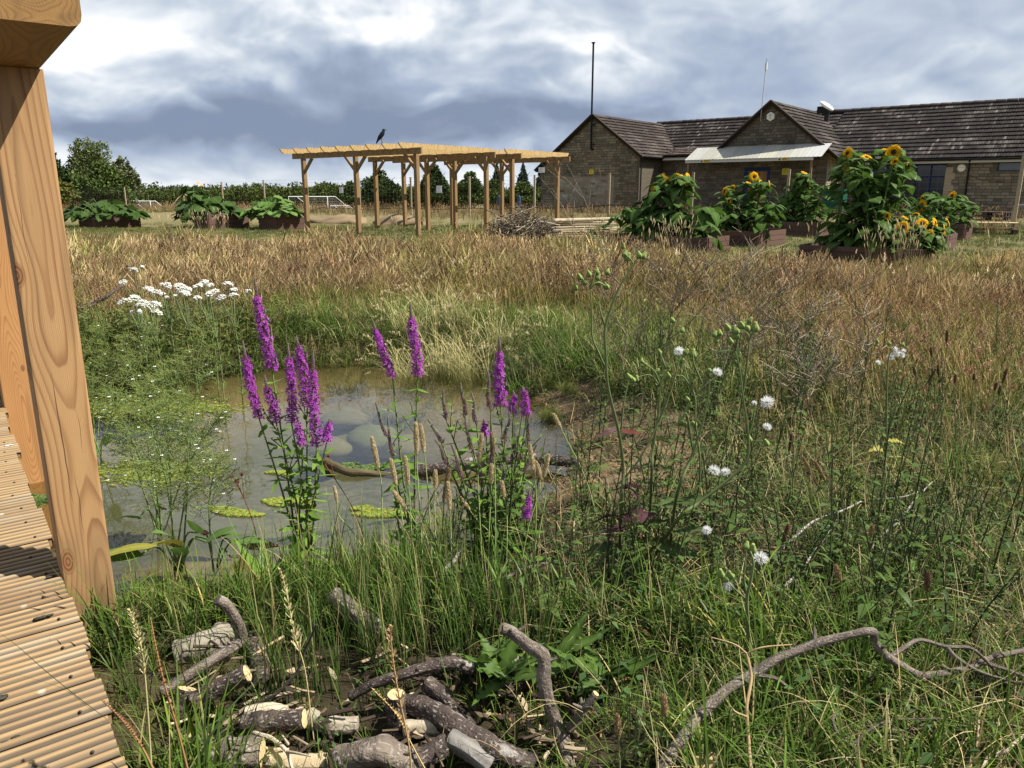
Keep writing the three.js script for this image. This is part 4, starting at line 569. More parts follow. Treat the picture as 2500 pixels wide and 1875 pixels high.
// fittings on the building
{
  const q = new THREE.Quaternion().setFromAxisAngle(V3(0, 1, 0), TURN);
  const sign = (name, u, y, v, w, h, draw, label, cat, col = 0xc9b200) => { const c = document.createElement('canvas'); c.width = 128; c.height = Math.round(128 * h / w); const g = c.getContext('2d'); draw(g, c.width, c.height); const tx = new THREE.CanvasTexture(c); tx.colorSpace = THREE.SRGBColorSpace; const t = thing(name, label, cat, inB(u, y, v), TURN); const mb = new MB(); mb.box(0, 0, 0, w, h, 0.016, [0.5, 0.45, 0.1]); mesh('plate', mb.geo(), M.paint, t); mesh('face', new THREE.PlaneGeometry(w - 0.01, h - 0.01), new THREE.MeshStandardMaterial({ map: tx, roughness: 0.5 }), t, [0, 0, 0.0115]); };
  const plain = (g, w, h) => { g.fillStyle = '#c8b714'; g.fillRect(0, 0, w, h); g.fillStyle = '#4a4410'; for (let k = 1; k < 5; k++) g.fillRect(w * 0.15, h * k * 0.18, w * (0.5 + 0.2 * (k % 2)), h * 0.06); };
  const haz = (g, w, h) => { g.fillStyle = '#d8d6cc'; g.fillRect(0, 0, w, h); g.fillStyle = '#cfa916'; g.fillRect(w * 0.4, h * 0.08, w * 0.58, h * 0.84); g.fillStyle = '#2c2412'; g.beginPath(); g.moveTo(w * 0.2, h * 0.12); g.lineTo(w * 0.36, h * 0.88); g.lineTo(w * 0.04, h * 0.88); g.fill(); for (let k = 1; k < 4; k++) g.fillRect(w * 0.46, h * (0.08 + 0.2 * k), w * 0.45, h * 0.08); };
  sign('yellow_sign', -19.3, 2.52, 4.06, 0.34, 0.28, plain, 'small yellow sign on the left gable under the black pipe', 'sign');
  sign('yellow_sign', -7.15, 2.36, 3.06, 0.42, 0.34, plain, 'yellow notice on the porch wall right of the blue door', 'sign');
  sign('hazard_sign', -11.35, 2.98, 4.54, 0.6, 0.16, haz, 'yellow hazard strip with a triangle at the left of the canopy edge', 'sign');
  sign('hazard_sign', -6.85, 2.98, 4.54, 0.6, 0.16, haz, 'yellow hazard strip with a triangle at the right of the canopy edge', 'sign');
  { const t = thing('flue_pipe', 'tall thin black pipe rising above the left gable', 'pipe', inB(-19.3, 0, 4.0), TURN), mb = new MB(); mb.tube([V3(0.12, 3.9, 0.05), V3(0.0, 3.9, 0.16), V3(0, 3.95, 0.18), V3(0, 10.15, 0.18)], 0.062, 8, [0.008, 0.011, 0.022]); mesh('pipe', mb.geo(), M.paint, t); const c = new MB(); c.blob(0, 10.18, 0.18, 0.14, 0.05, 0.14, [0.01, 0.012, 0.02], 10, 5); mesh('cap', c.geo(), M.paint, t); for (const y of [5.4, 4.2]) { const b = new MB(); b.box(0.08, y, 0.1, 0.22, 0.06, 0.12, [0.01, 0.012, 0.02]); mesh('bracket', b.geo(), M.paint, t); } }
  { const t = thing('antenna_mast', 'thin grey antenna mast on the right gable', 'antenna', inB(-8.75, 0, 3.1), TURN), mb = new MB(); mb.tube([V3(0, 5.1, 0.04), V3(0, 5.2, 0.12), V3(0.1, 8.35, 0.14)], 0.022, 6, [0.35, 0.35, 0.35]); mesh('pole', mb.geo(), M.paint, t); const b = new MB(); b.box(0.1, 7.95, 0.14, 0.1, 0.36, 0.09, [0.62, 0.62, 0.6]); mesh('aerial', b.geo(), M.paint, t); for (const y of [5.25, 5.75]) { const k = new MB(); k.box(0.01, y, 0.07, 0.06, 0.05, 0.14, [0.15, 0.15, 0.15]); mesh('bracket', k.geo(), M.paint, t); } }
  { const t = thing('alarm_box', 'white six sided alarm box under the peak of the right gable', 'alarm box', inB(-8.25, 5.33, 3.05), TURN), s = new THREE.CylinderGeometry(0.24, 0.26, 0.12, 6); s.rotateX(Math.PI / 2); mesh('case', s, new THREE.MeshStandardMaterial({ color: 0xd6d2c6, roughness: 0.5 }), t); const m = new MB(); m.box(0, -0.02, 0.065, 0.04, 0.2, 0.01, [0.35, 0.33, 0.30]); m.box(0, 0.08, 0.066, 0.14, 0.03, 0.01, [0.35, 0.33, 0.3]); mesh('emblem', m.geo(), M.paint, t); }
  { const p = src(far, 2018, 264, 41.5), t = thing('roof_floodlight', 'white domed unit on a black bracket where the right gable roof meets the main roof', 'roof unit', p, TURN), mb = new MB(), qq = new THREE.Quaternion().setFromEuler(new THREE.Euler(0.1, 0, -0.6)); mb.blob(0, 0.1, 0, 0.42, 0.12, 0.26, [0.82, 0.83, 0.84], 14, 8, qq); mesh('dome', mb.geo(), M.paint, t); const k = new MB(); k.box(-0.15, -0.08, 0, 0.55, 0.34, 0.3, [0.012, 0.012, 0.014]); k.box(0.05, -0.4, 0, 0.2, 0.5, 0.2, [0.02, 0.02, 0.022]); mesh('bracket', k.geo(), M.paint, t); }
  { const t = thing('wall_lamp', 'round white bulkhead lamp on the right wall', 'lamp', inB(0.98, 2.48, 0.06), TURN), s = new THREE.CylinderGeometry(0.17, 0.19, 0.1, 24); s.rotateX(Math.PI / 2); mesh('lens', s, new THREE.MeshStandardMaterial({ color: 0xe4ddc8, roughness: 0.45 }), t, [0, 0, 0.03]); const rg = new THREE.TorusGeometry(0.185, 0.02, 8, 28); mesh('rim', rg, new THREE.MeshStandardMaterial({ color: 0xcfc7b2, roughness: 0.5 }), t, [0, 0, 0.03]); }
  { const p = src(far, 2040, 476, 33), t = thing('green_bin', 'green plastic bin behind the tall sunflowers', 'bin', [p.x, 0, p.z], TURN), mb = new MB(); mb.box(0, 0.75, 0, 0.75, 1.1, 0.7, [0.006, 0.066, 0.038]); mesh('body', mb.geo(), M.paint, t); const l = new MB(); l.box(0, 1.33, 0, 0.82, 0.09, 0.78, [0.007, 0.075, 0.044]); mesh('lid', l.geo(), M.paint, t); for (const s of [-1, 1]) { const w = new THREE.CylinderGeometry(0.1, 0.1, 0.06, 14); w.rotateZ(Math.PI / 2); mesh('wheel', w, new THREE.MeshStandardMaterial({ color: 0x111111 }), t, [s * 0.3, 0.1, -0.25]); } }
}

// ---------------------------------------------------------------- deer fence, rope fence, notices
const FX = [[2486, 24.2, 2.32], [1922, 31, 2.1], [1690, 34, 2.1], [1487, 36.4, 2.08], [1305, 38.5, 2.07], [1146, 41, 2.08], [1003, 44, 2.06], [878, 46.5, 2.05], [751, 49, 2.05], [645, 52, 2.05], [543, 55.5, 2.04], [447, 60, 2.04], [305, 67, 2.02], [147, 74, 2.0]].map(([x, F, h]) => { const p = src(far, x, 470, F); p.y = height(p.x, p.z); return [p, h]; });
{
  const t = thing('deer_fence', 'tall wire mesh fence on round wooden posts behind the garden', 'fence'), r = rng(71), P = [[V3(17.4, 0, -21.6), 2.32], ...FX];
  P.forEach(([p, h], i) => { if (!i) return; const mb = new MB(), c = vary(r, [0.30, 0.235, 0.155], 0.15); mb.tube([V3(p.x, p.y - 0.1, p.z), V3(p.x + rr(r, -0.03, 0.03), p.y + h, p.z)], 0.058, 8, c); mesh('post', mb.geo(), M.vcRough, t); });
  for (const i of [11]) { const [p] = P[i + 1] || P[i]; for (const s of [-1, 1]) { const mb = new MB(); mb.tube([V3(p.x + 0.06 * s, p.y + 1.35, p.z), V3(p.x + s * 1.0, p.y + 0.2, p.z + s * -0.4)], 0.05, 6, [0.36, 0.28, 0.18]); mesh('brace', mb.geo(), M.vcRough, t); } }
  for (let k = 0; k < 11; k++) { const mb = new MB(); mb.tube(P.map(([p, h]) => V3(p.x, p.y + 0.08 + (h - 0.12) * k / 10, p.z + 0.06)), 0.0036, 3, [0.20, 0.20, 0.20], { cap: false }); mesh('wire', mb.geo(), M.vc, t); }
  const mb = new MB(); for (let i = 0; i < P.length - 1; i++) { const [a, ha] = P[i], [b, hb] = P[i + 1], n = Math.round(a.distanceTo(b) / 0.3); for (let k = 0; k < n; k++) { const f = (k + 0.5) / n, x = mix(a.x, b.x, f), z = mix(a.z, b.z, f) + 0.06, y = mix(a.y, b.y, f); mb.tube([V3(x, y + 0.06, z), V3(x, y + mix(ha, hb, f) - 0.04, z)], 0.0016, 3, [0.22, 0.22, 0.22], { cap: false }); } } mesh('wire_mesh', mb.geo(), M.vc, t).userData.kind = 'stuff';
  const c = document.createElement('canvas'); c.width = 96; c.height = 128; const g = c.getContext('2d'); g.fillStyle = '#dcdce0'; g.fillRect(0, 0, 96, 128); g.fillStyle = '#8d8f9a'; for (let k = 0; k < 8; k++) g.fillRect(12, 14 + k * 13, 40 + (k * 29) % 34, 5); const tx = new THREE.CanvasTexture(c); tx.colorSpace = THREE.SRGBColorSpace;
  const note = (x, y, F, w, h, label) => { const p = src(far, x, y, F), o = mesh('paper_notice', new THREE.BoxGeometry(w, h, 0.01), new THREE.MeshStandardMaterial({ map: tx, roughness: 0.8 }), null, p); o.rotation.y = TURN; tag(o, label, 'notice'); };
  note(833, 464, 46.9, 0.34, 0.34, 'white paper notice on the fence wire just behind the second pergola post'); note(1072, 462, 42.2, 0.38, 0.36, 'white paper notice on the fence seen through the middle of the pergola'); note(505, 474, 56.5, 0.5, 0.55, 'white paper notice on the fence above the left plank beds'); note(1322, 415, 38, 0.34, 0.24, 'small white notice near the building\'s left corner');
  const rf = thing('rope_fence', 'low black rope strung between short stakes beyond the pergola', 'rope fence'), rp = [[760, 515], [785, 507], [850, 509], [900, 513], [938, 509], [1003, 508], [1060, 512], [1140, 508], [1190, 509], [1215, 511], [1290, 505], [1325, 508], [1400, 506], [1500, 500], [1560, 504]].map(([x, y], i) => src(far, x, y, mix(48, 33, i / 14)));
  const pr = new MB(); pr.tube(rp, 0.022, 5, [0.012, 0.012, 0.014], { cap: false }); mesh('rope', pr.geo(), M.paint, rf);
  rp.forEach((p, i) => { if (i % 2) return; const s = new MB(), y = height(p.x, p.z); s.tube([V3(p.x, y - 0.05, p.z), V3(p.x, p.y + 0.05, p.z)], 0.025, 6, [0.16, 0.12, 0.08]); mesh('stake', s.geo(), M.twig, rf); });
  [[1218, 512], [1250, 511], [1267, 511]].forEach(([x, y], i) => { const p = src(far, x, y, 62), t = thing('bollard', `small dark blue bollard on the playing field, ${['left', 'middle', 'right'][i]} of three behind the pergola`, 'bollard', [p.x, height(p.x, p.z), p.z], 0, 'blue bollards on the playing field'), m = new MB(); m.tube([V3(0, 0, 0), V3(0, 0.25, 0), V3(0, 0.9, 0), V3(0, 1.15, 0), V3(0, 1.25, 0)], q => [0.16, 0.16, 0.15, 0.13, 0.04][Math.round(q * 4)], 10, [0.03, 0.055, 0.11]); mesh('body', m.geo(), M.paint, t); });
}
// small metal hoops by the fence at the right edge
{
  const p = S(2478, 560), t = thing('metal_hoop', 'grey bent tube rail beside the fence post at the right', 'rail', p, TURN), mb = new MB(); mb.tube(curve([V3(-0.15, 0, 0), V3(-0.12, 0.72, 0), V3(0.1, 0.82, 0), V3(0.8, 0.82, 0)], 14), 0.024, 7, [0.3, 0.31, 0.32]); mesh('tube', mb.geo(), M.metal, t);
}
// ---------------------------------------------------------------- football goals on the field
{
  const goal = (x0, x1, yt, yb, F, label, depth) => {
    const a = src(far, x0, yt, F), b = src(far, x1, yt, F), g = src(far, x0, yb, F), h = a.y - g.y, w = a.distanceTo(b), t = thing('football_goal', label, 'goal', [a.x, g.y, a.z], 0, 'white goals on the playing field'), c = [0.75, 0.76, 0.78], rad = 0.05;
    for (const x of [0, w]) { const m = new MB(); m.tube([V3(x, -0.1, 0), V3(x, h, 0)], rad, 6, c); mesh('post', m.geo(), M.paint, t); const s = new MB(); s.tube([V3(x, h, 0), V3(x + depth * 0.35, h, -depth * 0.3), V3(x + depth, 0, -depth)], 0.035, 5, c); mesh('stay', s.geo(), M.paint, t); }
    const m = new MB(); m.tube([V3(0, h, 0), V3(w, h, 0)], rad, 6, c); mesh('crossbar', m.geo(), M.paint, t);
    const n = new MB(); for (let k = 0; k <= 20; k++) { const x = w * k / 20; n.tube([V3(x, h, 0), V3(x + depth * 0.35, h, -depth * 0.3), V3(x + depth, 0, -depth)], 0.006, 3, [0.5, 0.5, 0.5], { cap: false }); } for (let k = 0; k <= 8; k++) { const f = k / 8, y = h * (1 - f), o = depth * (0.35 + 0.65 * f); n.tube([V3(o, y, -o), V3(w + o, y, -o)], 0.006, 3, [0.5, 0.5, 0.5], { cap: false }); for (const x of [0, w]) n.tube([V3(x, y, 0), V3(x + o, y, -o)], 0.006, 3, [0.5, 0.5, 0.5], { cap: false }); } mesh('net', n.geo(), M.vc, t);
  };
  goal(704, 799, 480, 513, 92, 'larger white football goal left of the pergola', 2.2); goal(807, 844, 502, 513, 88, 'small white football goal beside the larger one', 0.8); goal(313, 366, 491, 513, 86, 'white goal partly hidden behind the left plank beds', 1.2);
}
// soil mounds
{
  const r = rng(55); [[830, 541, 1.1, 0.34, 33, 'left mound of dry bare soil seen under the pergola'], [978, 545, 0.9, 0.38, 31, 'right mound of dry bare soil seen under the pergola']].forEach(([x, y, w, h, F, l], k) => { const p = src(far, x, 560, F), mb = new MB(); mb.blob(0, 0, 0, w * 1.15, h, w * 0.8, (t, a) => vary(r, [0.19, 0.138, 0.082], 0.15), 28, 14); const g = mb.geo(), q = g.attributes.position; for (let i = 0; i < q.count; i++) { const f = 1 + 0.25 * noise(q.getX(i) * 2 + k * 9, q.getY(i) * 3, q.getZ(i) * 2) + 0.07 * noise(q.getX(i) * 9, q.getY(i) * 9, q.getZ(i) * 9); q.setXYZ(i, q.getX(i) * f, q.getY(i) * f, q.getZ(i) * f); } g.computeVertexNormals(); tag(mesh('soil_mound', g, M.vcRough, null, [p.x, 0, p.z]), l, 'soil mound'); });
}

// ---------------------------------------------------------------- trees and hedge
function crownGeo(r, lobes, n, leaf, cols, wind = 0) {
  const mb = new MB(), d = V3(), up = V3();
  let tot = 0; for (const l of lobes) tot += l[3] * l[4] * (l[5] ?? l[3]);
  for (const [cx, cy, cz, rx, ry, rz0] of lobes) {
    const rz = rz0 ?? rx, m = Math.round(n * rx * ry * rz / tot), tone = 0.75 + 0.5 * r(), cl = [...Array(7)].map(() => { const a = r() * 6.283, z = rr(r, -0.8, 1); return [Math.cos(a) * Math.sqrt(1 - z * z), z, Math.sin(a) * Math.sqrt(1 - z * z), rr(r, 0.3, 0.55)]; });
    for (let k = 0; k < m; k++) {
      const a = r() * 6.283, z = rr(r, -1, 1), q = Math.pow(r(), 0.38), s = Math.sqrt(1 - z * z); let x = Math.cos(a) * s * q, y = z * q, w = Math.sin(a) * s * q;
      if (r() < 0.5) { const c = cl[k % 7]; x = c[0] * 0.8 + x * c[3]; y = c[1] * 0.8 + y * c[3]; w = c[2] * 0.8 + w * c[3]; }
      const px = cx + x * rx, py = cy + y * ry, pz = cz + w * rz; if (noise(px * 2.2 / rx, py * 2.2 / ry, pz * 2.2 / rz) < -0.2) continue;
      d.set(x + rr(r, -0.9, 0.9) + wind, y + rr(r, -0.9, 0.9), w + rr(r, -0.9, 0.9)).normalize(); up.set(rr(r, -1, 1), rr(r, -1, 1), rr(r, -1, 1)).cross(d).normalize(); const e = V3().crossVectors(d, up), l = leaf * rr(r, 0.6, 1.4), c = vary(r, mix3(cols[0], cols[1], r() * tone), 0.2);
      const i0 = mb.v(px - d.x * l, py - d.y * l, pz - d.z * l, c), i1 = mb.v(px + up.x * l * 0.45, py + up.y * l * 0.45, pz + up.z * l * 0.45, c), i2 = mb.v(px + d.x * l, py + d.y * l, pz + d.z * l, c), i3 = mb.v(px - up.x * l * 0.45 + e.x * l * 0.2, py - up.y * l * 0.45 + e.y * l * 0.2, pz - up.z * l * 0.45, c); mb.quad(i0, i1, i2, i3);
    }
  }
  return mb.geo();
}
const treeLeaf = lam({ side: THREE.DoubleSide, roughness: 1, specularIntensity: 0.15 });
function tree(x, F, yTop, w, kind, label, o = {}) {
  const p = src(far, x, 470, F); p.y = height(p.x, p.z); const top = src(far, x, yTop, F).y - p.y, r = rng(Math.round(x * 3 + F)), t = thing(o.name || 'tree', label, o.cat || 'tree', p, 0, o.group), lobes = [], wd = w / 1934 * F * 0.5;
  const cols = o.cols || [[0.028, 0.052, 0.014], [0.07, 0.10, 0.028]];
  if (kind === 'conifer') for (let k = 0; k < 11; k++) { const f = k / 10; for (let j = 0; j < 4; j++) { const a = j * 1.57 + k; lobes.push([Math.cos(a) * wd * 0.5 * (1 - f), top * (0.12 + 0.86 * f), Math.sin(a) * wd * 0.5 * (1 - f), wd * (0.62 * (1 - f) + 0.08), top * 0.07]); } }
  else { const n = o.lobes || 16; for (let k = 0; k < n; k++) { const a = k * 2.4, q = Math.sqrt((k + 0.5) / n), hgt = o.low ?? 0.2; lobes.push([Math.cos(a) * q * wd * 0.72 + (o.lean || 0) * wd * 0.2 * r(), top * (hgt + (0.86 - hgt) * (1 - 0.7 * q * q) * rr(r, 0.45, 1)), Math.sin(a) * q * wd * 0.72, wd * rr(r, 0.28, 0.44), top * rr(r, 0.11, 0.19)]); } lobes.push([0, top * 0.84, 0, wd * 0.34, top * 0.15], [wd * 0.1, top * 0.5, 0, wd * 0.6, top * 0.3]); }
  const tr = new MB(); tr.tube(curve([V3(0, -0.2, 0), V3(wd * 0.05, top * 0.3, 0), V3(0, top * 0.55, 0), V3((o.lean || 0) * 0.3, top * 0.9, 0)], 8), q => mix(top * 0.03, 0.03, q), 7, [0.09, 0.07, 0.05]); for (let k = 0; k < 7; k++) { const a = k * 2.4, h0 = top * (0.2 + 0.07 * k); tr.tube(curve([V3(0, h0, 0), V3(Math.cos(a) * wd * 0.35, h0 + top * 0.12, Math.sin(a) * wd * 0.35), V3(Math.cos(a) * wd * 0.7, h0 + top * 0.26, Math.sin(a) * wd * 0.7)], 6), q => mix(top * 0.014, 0.02, q), 5, [0.09, 0.07, 0.05]); } mesh('trunk', tr.geo(), M.twig, t);
  mesh('crown', crownGeo(r, lobes, o.n || 20000, o.leaf || 0.16, cols, o.wind || 0), treeLeaf, t);
}
const willow = [[0.075, 0.10, 0.032], [0.19, 0.225, 0.085]], darkT = [[0.022, 0.042, 0.013], [0.06, 0.085, 0.025]], midT = [[0.04, 0.065, 0.018], [0.095, 0.13, 0.035]];
tree(128, 78, 366, 110, 'round', 'dark rounded tree at the far left beside the wooden post', { cols: darkT });
tree(222, 80, 332, 150, 'round', 'tallest silvery windblown tree on the left skyline', { cols: willow, wind: 0.8, lean: 1, lobes: 24, n: 26000, leaf: 0.13 });
tree(258, 76, 395, 150, 'round', 'lower rounded tree under the windblown one', { cols: midT, low: 0.12 });
tree(308, 82, 380, 84, 'round', 'thin upright open tree right of the windblown one', { cols: [[0.055, 0.07, 0.03], [0.12, 0.135, 0.06]], n: 7000, lobes: 12 });
tree(150, 74, 440, 120, 'round', 'yellowish green bush at the foot of the left trees', { name: 'bush', cat: 'bush', cols: [[0.08, 0.09, 0.02], [0.16, 0.16, 0.045]], low: 0.05 });
tree(930, 96, 413, 112, 'round', 'broad dark tree in the hedge line between the pergola\'s left posts', { cols: darkT, low: 0.1 });
tree(855, 98, 442, 60, 'round', 'small loose tree left of the broad dark tree', { cols: midT, low: 0.1 });
tree(1060, 95, 398, 92, 'round', 'tall dark tree seen through the middle of the pergola', { cols: darkT, low: 0.1 });
tree(1148, 94, 416, 80, 'round', 'mid green tree right of the tall dark one behind the pergola', { cols: midT, low: 0.1 });
tree(1213, 112, 400, 52, 'conifer', 'leftmost dark conifer behind the pergola\'s right end', { name: 'conifer', cols: [[0.022, 0.042, 0.026], [0.05, 0.075, 0.045]], group: 'conifers behind the pergola' });
tree(1277, 114, 398, 54, 'conifer', 'middle blue green conifer between two pergola posts', { name: 'conifer', cols: [[0.03, 0.055, 0.038], [0.06, 0.09, 0.06]], group: 'conifers behind the pergola' });
tree(1322, 112, 399, 50, 'conifer', 'conifer beside the building\'s left corner', { name: 'conifer', cols: [[0.022, 0.042, 0.026], [0.05, 0.075, 0.045]], group: 'conifers behind the pergola' });
tree(1205, 90, 436, 74, 'round', 'light green bush in front of the leftmost conifer', { name: 'bush', cat: 'bush', cols: midT, low: 0.05 });
tree(1275, 90, 443, 90, 'round', 'rounded bush below the middle conifer', { name: 'bush', cat: 'bush', cols: midT, low: 0.05 });
{
  const r = rng(95), lobes = []; for (let k = 0; k < 420; k++) { const x = rr(r, -75, 10), z = -(100 + 3 * noise(x * 0.1, 1) + rr(r, -2, 2)); lobes.push([x, -0.9 + rr(r, 0.6, 2.1) + 0.5 * noise(x * 0.15, 3), z, rr(r, 1.1, 2.0), rr(r, 0.9, 1.35), rr(r, 1, 1.6)]); }
  tag(mesh('hedge', crownGeo(r, lobes, 150000, 0.17, [[0.028, 0.048, 0.010], [0.085, 0.105, 0.02]]), treeLeaf), 'long dark field hedge across the far side of the playing field', 'hedge', null, 'stuff');
  const l2 = []; for (let k = 0; k < 140; k++) { const x = rr(r, -260, 60); l2.push([x, rr(r, -0.5, 1.8), -300 - rr(r, 0, 40), rr(r, 5, 9), rr(r, 1.5, 2.6), 5]); }
  tag(mesh('distant_woodland', crownGeo(r, l2, 40000, 0.7, [[0.05, 0.075, 0.055], [0.085, 0.11, 0.08]]), treeLeaf), 'distant line of trees beyond the hedge', 'woodland', null, 'stuff');
}

// ---------------------------------------------------------------- purple loosestrife
const lanceLeaf = [0, 1, 2].map(k => { const mb = new MB(), pts = [0, 0.2, 0.45, 0.75, 1].map(t => V3(0, -0.16 * (k - 0.4) * t * t + 0.03 * Math.sin(t * 5 + k), t)); mb.ribbon(pts, t => 0.30 * Math.sin(Math.PI * Math.pow(clamp(t * 0.94 + 0.05), 0.6)), V3(1, 0, 0), [[0.085, 0.18, 0.022], [0.13, 0.225, 0.03], [0.07, 0.145, 0.018]][k], [0.15, 0.25, 0.04], 0.12); return mb.geo(); });
function leafOn(parent, geo, m, p, az, up, l, r, roll = 0.5) { return mesh('leaf', geo, m, parent, p, new THREE.Quaternion().setFromEuler(new THREE.Euler(-up, Math.PI / 2 - az, rr(r, -roll, roll), 'YXZ')), l); }
function spikeGeo(pts, r, wid, tipFrac) {                                                             // whorls of magenta florets on a spike, bare grey tip
  const fl = new MB(), tip = new MB(), cv = new THREE.CatmullRomCurve3(pts), L = cv.getLength(), n = Math.round(L * 430), P = V3(), T = V3(), d = V3(), a1 = V3(), a2 = V3();
  for (let i = 0; i < n; i++) {
    const t = (i + r()) / n * (1 - tipFrac); cv.getPointAt(t, P); cv.getTangentAt(t, T);
    const az = i * 2.4 + rr(r, -0.4, 0.4), k = wid * 1.18 * (1.0 - 0.45 * Math.pow(t / (1 - tipFrac), 2.5)) * (0.75 + 0.5 * (0.5 + 0.5 * Math.sin(t * L * 165))) * rr(r, 0.6, 1.1);
    d.set(Math.cos(az), 0, Math.sin(az)).addScaledVector(T, 0.25).normalize(); a1.crossVectors(d, T).normalize(); a2.crossVectors(a1, d);
    const C = P.clone().addScaledVector(d, k), s = rr(r, 0.0065, 0.0128), col = vary(r, r() < 0.25 ? [0.62, 0.20, 0.64] : [0.50, 0.085, 0.54], 0.22), c0 = fl.v(C.x, C.y, C.z, [0.20, 0.02, 0.20]);
    fl.tube([P, C], 0.0016, 3, [0.12, 0.05, 0.06], { cap: false });
    for (let q = 0; q < 5; q++) { const b = q / 5 * 6.283 + az, e = 0.55; const u = C.clone().addScaledVector(a1, Math.cos(b) * s).addScaledVector(a2, Math.sin(b) * s).addScaledVector(d, s * rr(r, -0.1, 0.5)), x = C.clone().addScaledVector(a1, Math.cos(b + e) * s * 0.5).addScaledVector(a2, Math.sin(b + e) * s * 0.5), y = C.clone().addScaledVector(a1, Math.cos(b - e) * s * 0.5).addScaledVector(a2, Math.sin(b - e) * s * 0.5); const i0 = fl.v(u.x, u.y, u.z, col), i1 = fl.v(x.x, x.y, x.z, col), i2 = fl.v(y.x, y.y, y.z, col); fl.quad(c0, i1, i0, i2); }
  }
  const m = Math.round(L * tipFrac * 900) + 10; for (let i = 0; i < m; i++) { const f = i / m, t = 1 - tipFrac * 1.1 + f * tipFrac * 1.1; cv.getPointAt(Math.min(1, t), P); const az = i * 2.4, w = wid * 0.32 * (1 - f * 0.85); tip.blob(P.x + Math.cos(az) * w, P.y, P.z + Math.sin(az) * w, 0.0028, 0.0036, 0.0028, vary(r, mix3([0.22, 0.10, 0.15], [0.20, 0.18, 0.14], f), 0.3), 4, 2); }
  tip.tube(cv.getPoints(10), 0.0022, 4, [0.14, 0.09, 0.06], { cap: false });
  return [fl.geo(), tip.geo()];
}
function loosestrife(label, base, spikes, seed, group) {                                               // spikes: [tipX, tipY, botX, botY, F, width (0: leafy, with a dark bud tip)]
  const r = rng(seed), t = thing('purple_loosestrife', label, 'wildflower', base, 0, group);
  for (const [tx, ty, bx, by, F, wd] of spikes) {
    const tip = far(tx, ty, F).sub(base), bot = far(bx, by, F).sub(base), root = V3(rr(r, -0.06, 0.06), -0.02, rr(r, -0.05, 0.05)), md = root.clone().lerp(bot, 0.5).add(V3(rr(r, -0.015, 0.015), 0, rr(r, -0.015, 0.015)));
    const pts = curve([root, md, bot], 16), st = new MB(); st.tube(pts, q => mix(0.0048, 0.0028, q), 5, (q) => mix3([0.10, 0.045, 0.035], [0.12, 0.17, 0.045], q)); mesh('stem', st.geo(), M.stem, t);
    const L = root.distanceTo(bot), n = Math.round(L / 0.048); let ph = r() * 6;
    for (let k = 1; k < n; k++) { const q = k / n; if (q < 0.1) continue; const p = pts[Math.round(q * 16)]; ph += 1.57 + rr(r, -0.2, 0.2); for (const s of [0, Math.PI]) if (r() < 0.86) leafOn(t, lanceLeaf[Math.floor(r() * 3)], M.leaf, p.clone().setY(mix(root.y, bot.y, q)), ph + s, rr(r, -0.2, 0.65), rr(r, 0.055, 0.095) * mix(1.15, 0.8, q), r);
      if (r() < 0.16 && q > 0.45) { const az = r() * 6.28, e = V3(p.x + Math.cos(az) * 0.05, p.y + rr(r, 0.05, 0.1), p.z + Math.sin(az) * 0.05), b = new MB(); b.tube([p, e], 0.0018, 4, [0.09, 0.10, 0.03], { cap: false }); mesh('side_shoot', b.geo(), M.stem, t); for (let j = 0; j < 4; j++) leafOn(t, lanceLeaf[j % 3], M.leaf, p.clone().lerp(e, 0.4 + 0.2 * j), az + j * 1.6, rr(r, 0.1, 0.9), rr(r, 0.022, 0.036), r); } }
    const sp = curve([bot, bot.clone().lerp(tip, 0.35).add(V3(rr(r, -0.006, 0.006), 0, rr(r, -0.006, 0.006))), bot.clone().lerp(tip, 0.7).add(V3(rr(r, -0.008, 0.008), 0, 0)), tip], 10);
    if (wd) { const [a, b] = spikeGeo(sp, r, wd, 0.16 + 0.1 * r()), o = mesh('flower_spike', a, M.petal, t); mesh('bud_tip', b, M.vc, o); }
    else { const [, b] = spikeGeo(sp, r, 0.022, 0.8); mesh('bud_tip', b, M.vc, t); for (let k = 0; k < 8; k++) leafOn(t, lanceLeaf[k % 3], M.leaf, sp[k % 8], r() * 6.28, rr(r, 0.3, 1), rr(r, 0.025, 0.04), r); }
  }
}
loosestrife('tall clump with eight magenta spikes standing in the near pond edge, left of the others', at(645, 1245, WL + 0.03), [[550, 600, 588, 800, 2.95, 0.021], [524, 735, 560, 905, 2.85, 0.018], [572, 812, 597, 915, 2.85, 0.020], [622, 742, 630, 915, 2.8, 0.018], [640, 728, 664, 880, 2.85, 0.023], [676, 755, 684, 965, 2.78, 0.024], [645, 905, 655, 965, 2.75, 0.016], [712, 905, 706, 955, 2.75, 0.014]], 301, 'purple loosestrife around the pond');
loosestrife('clump with two magenta spikes over the middle of the pond, one leaning left', at(880, 1215, WL + 0.05), [[805, 692, 848, 815, 2.95, 0.016], [886, 652, 902, 815, 2.95, 0.020], [812, 870, 840, 950, 2.85, 0.0], [838, 900, 850, 990, 2.8, 0]], 302, 'purple loosestrife around the pond');
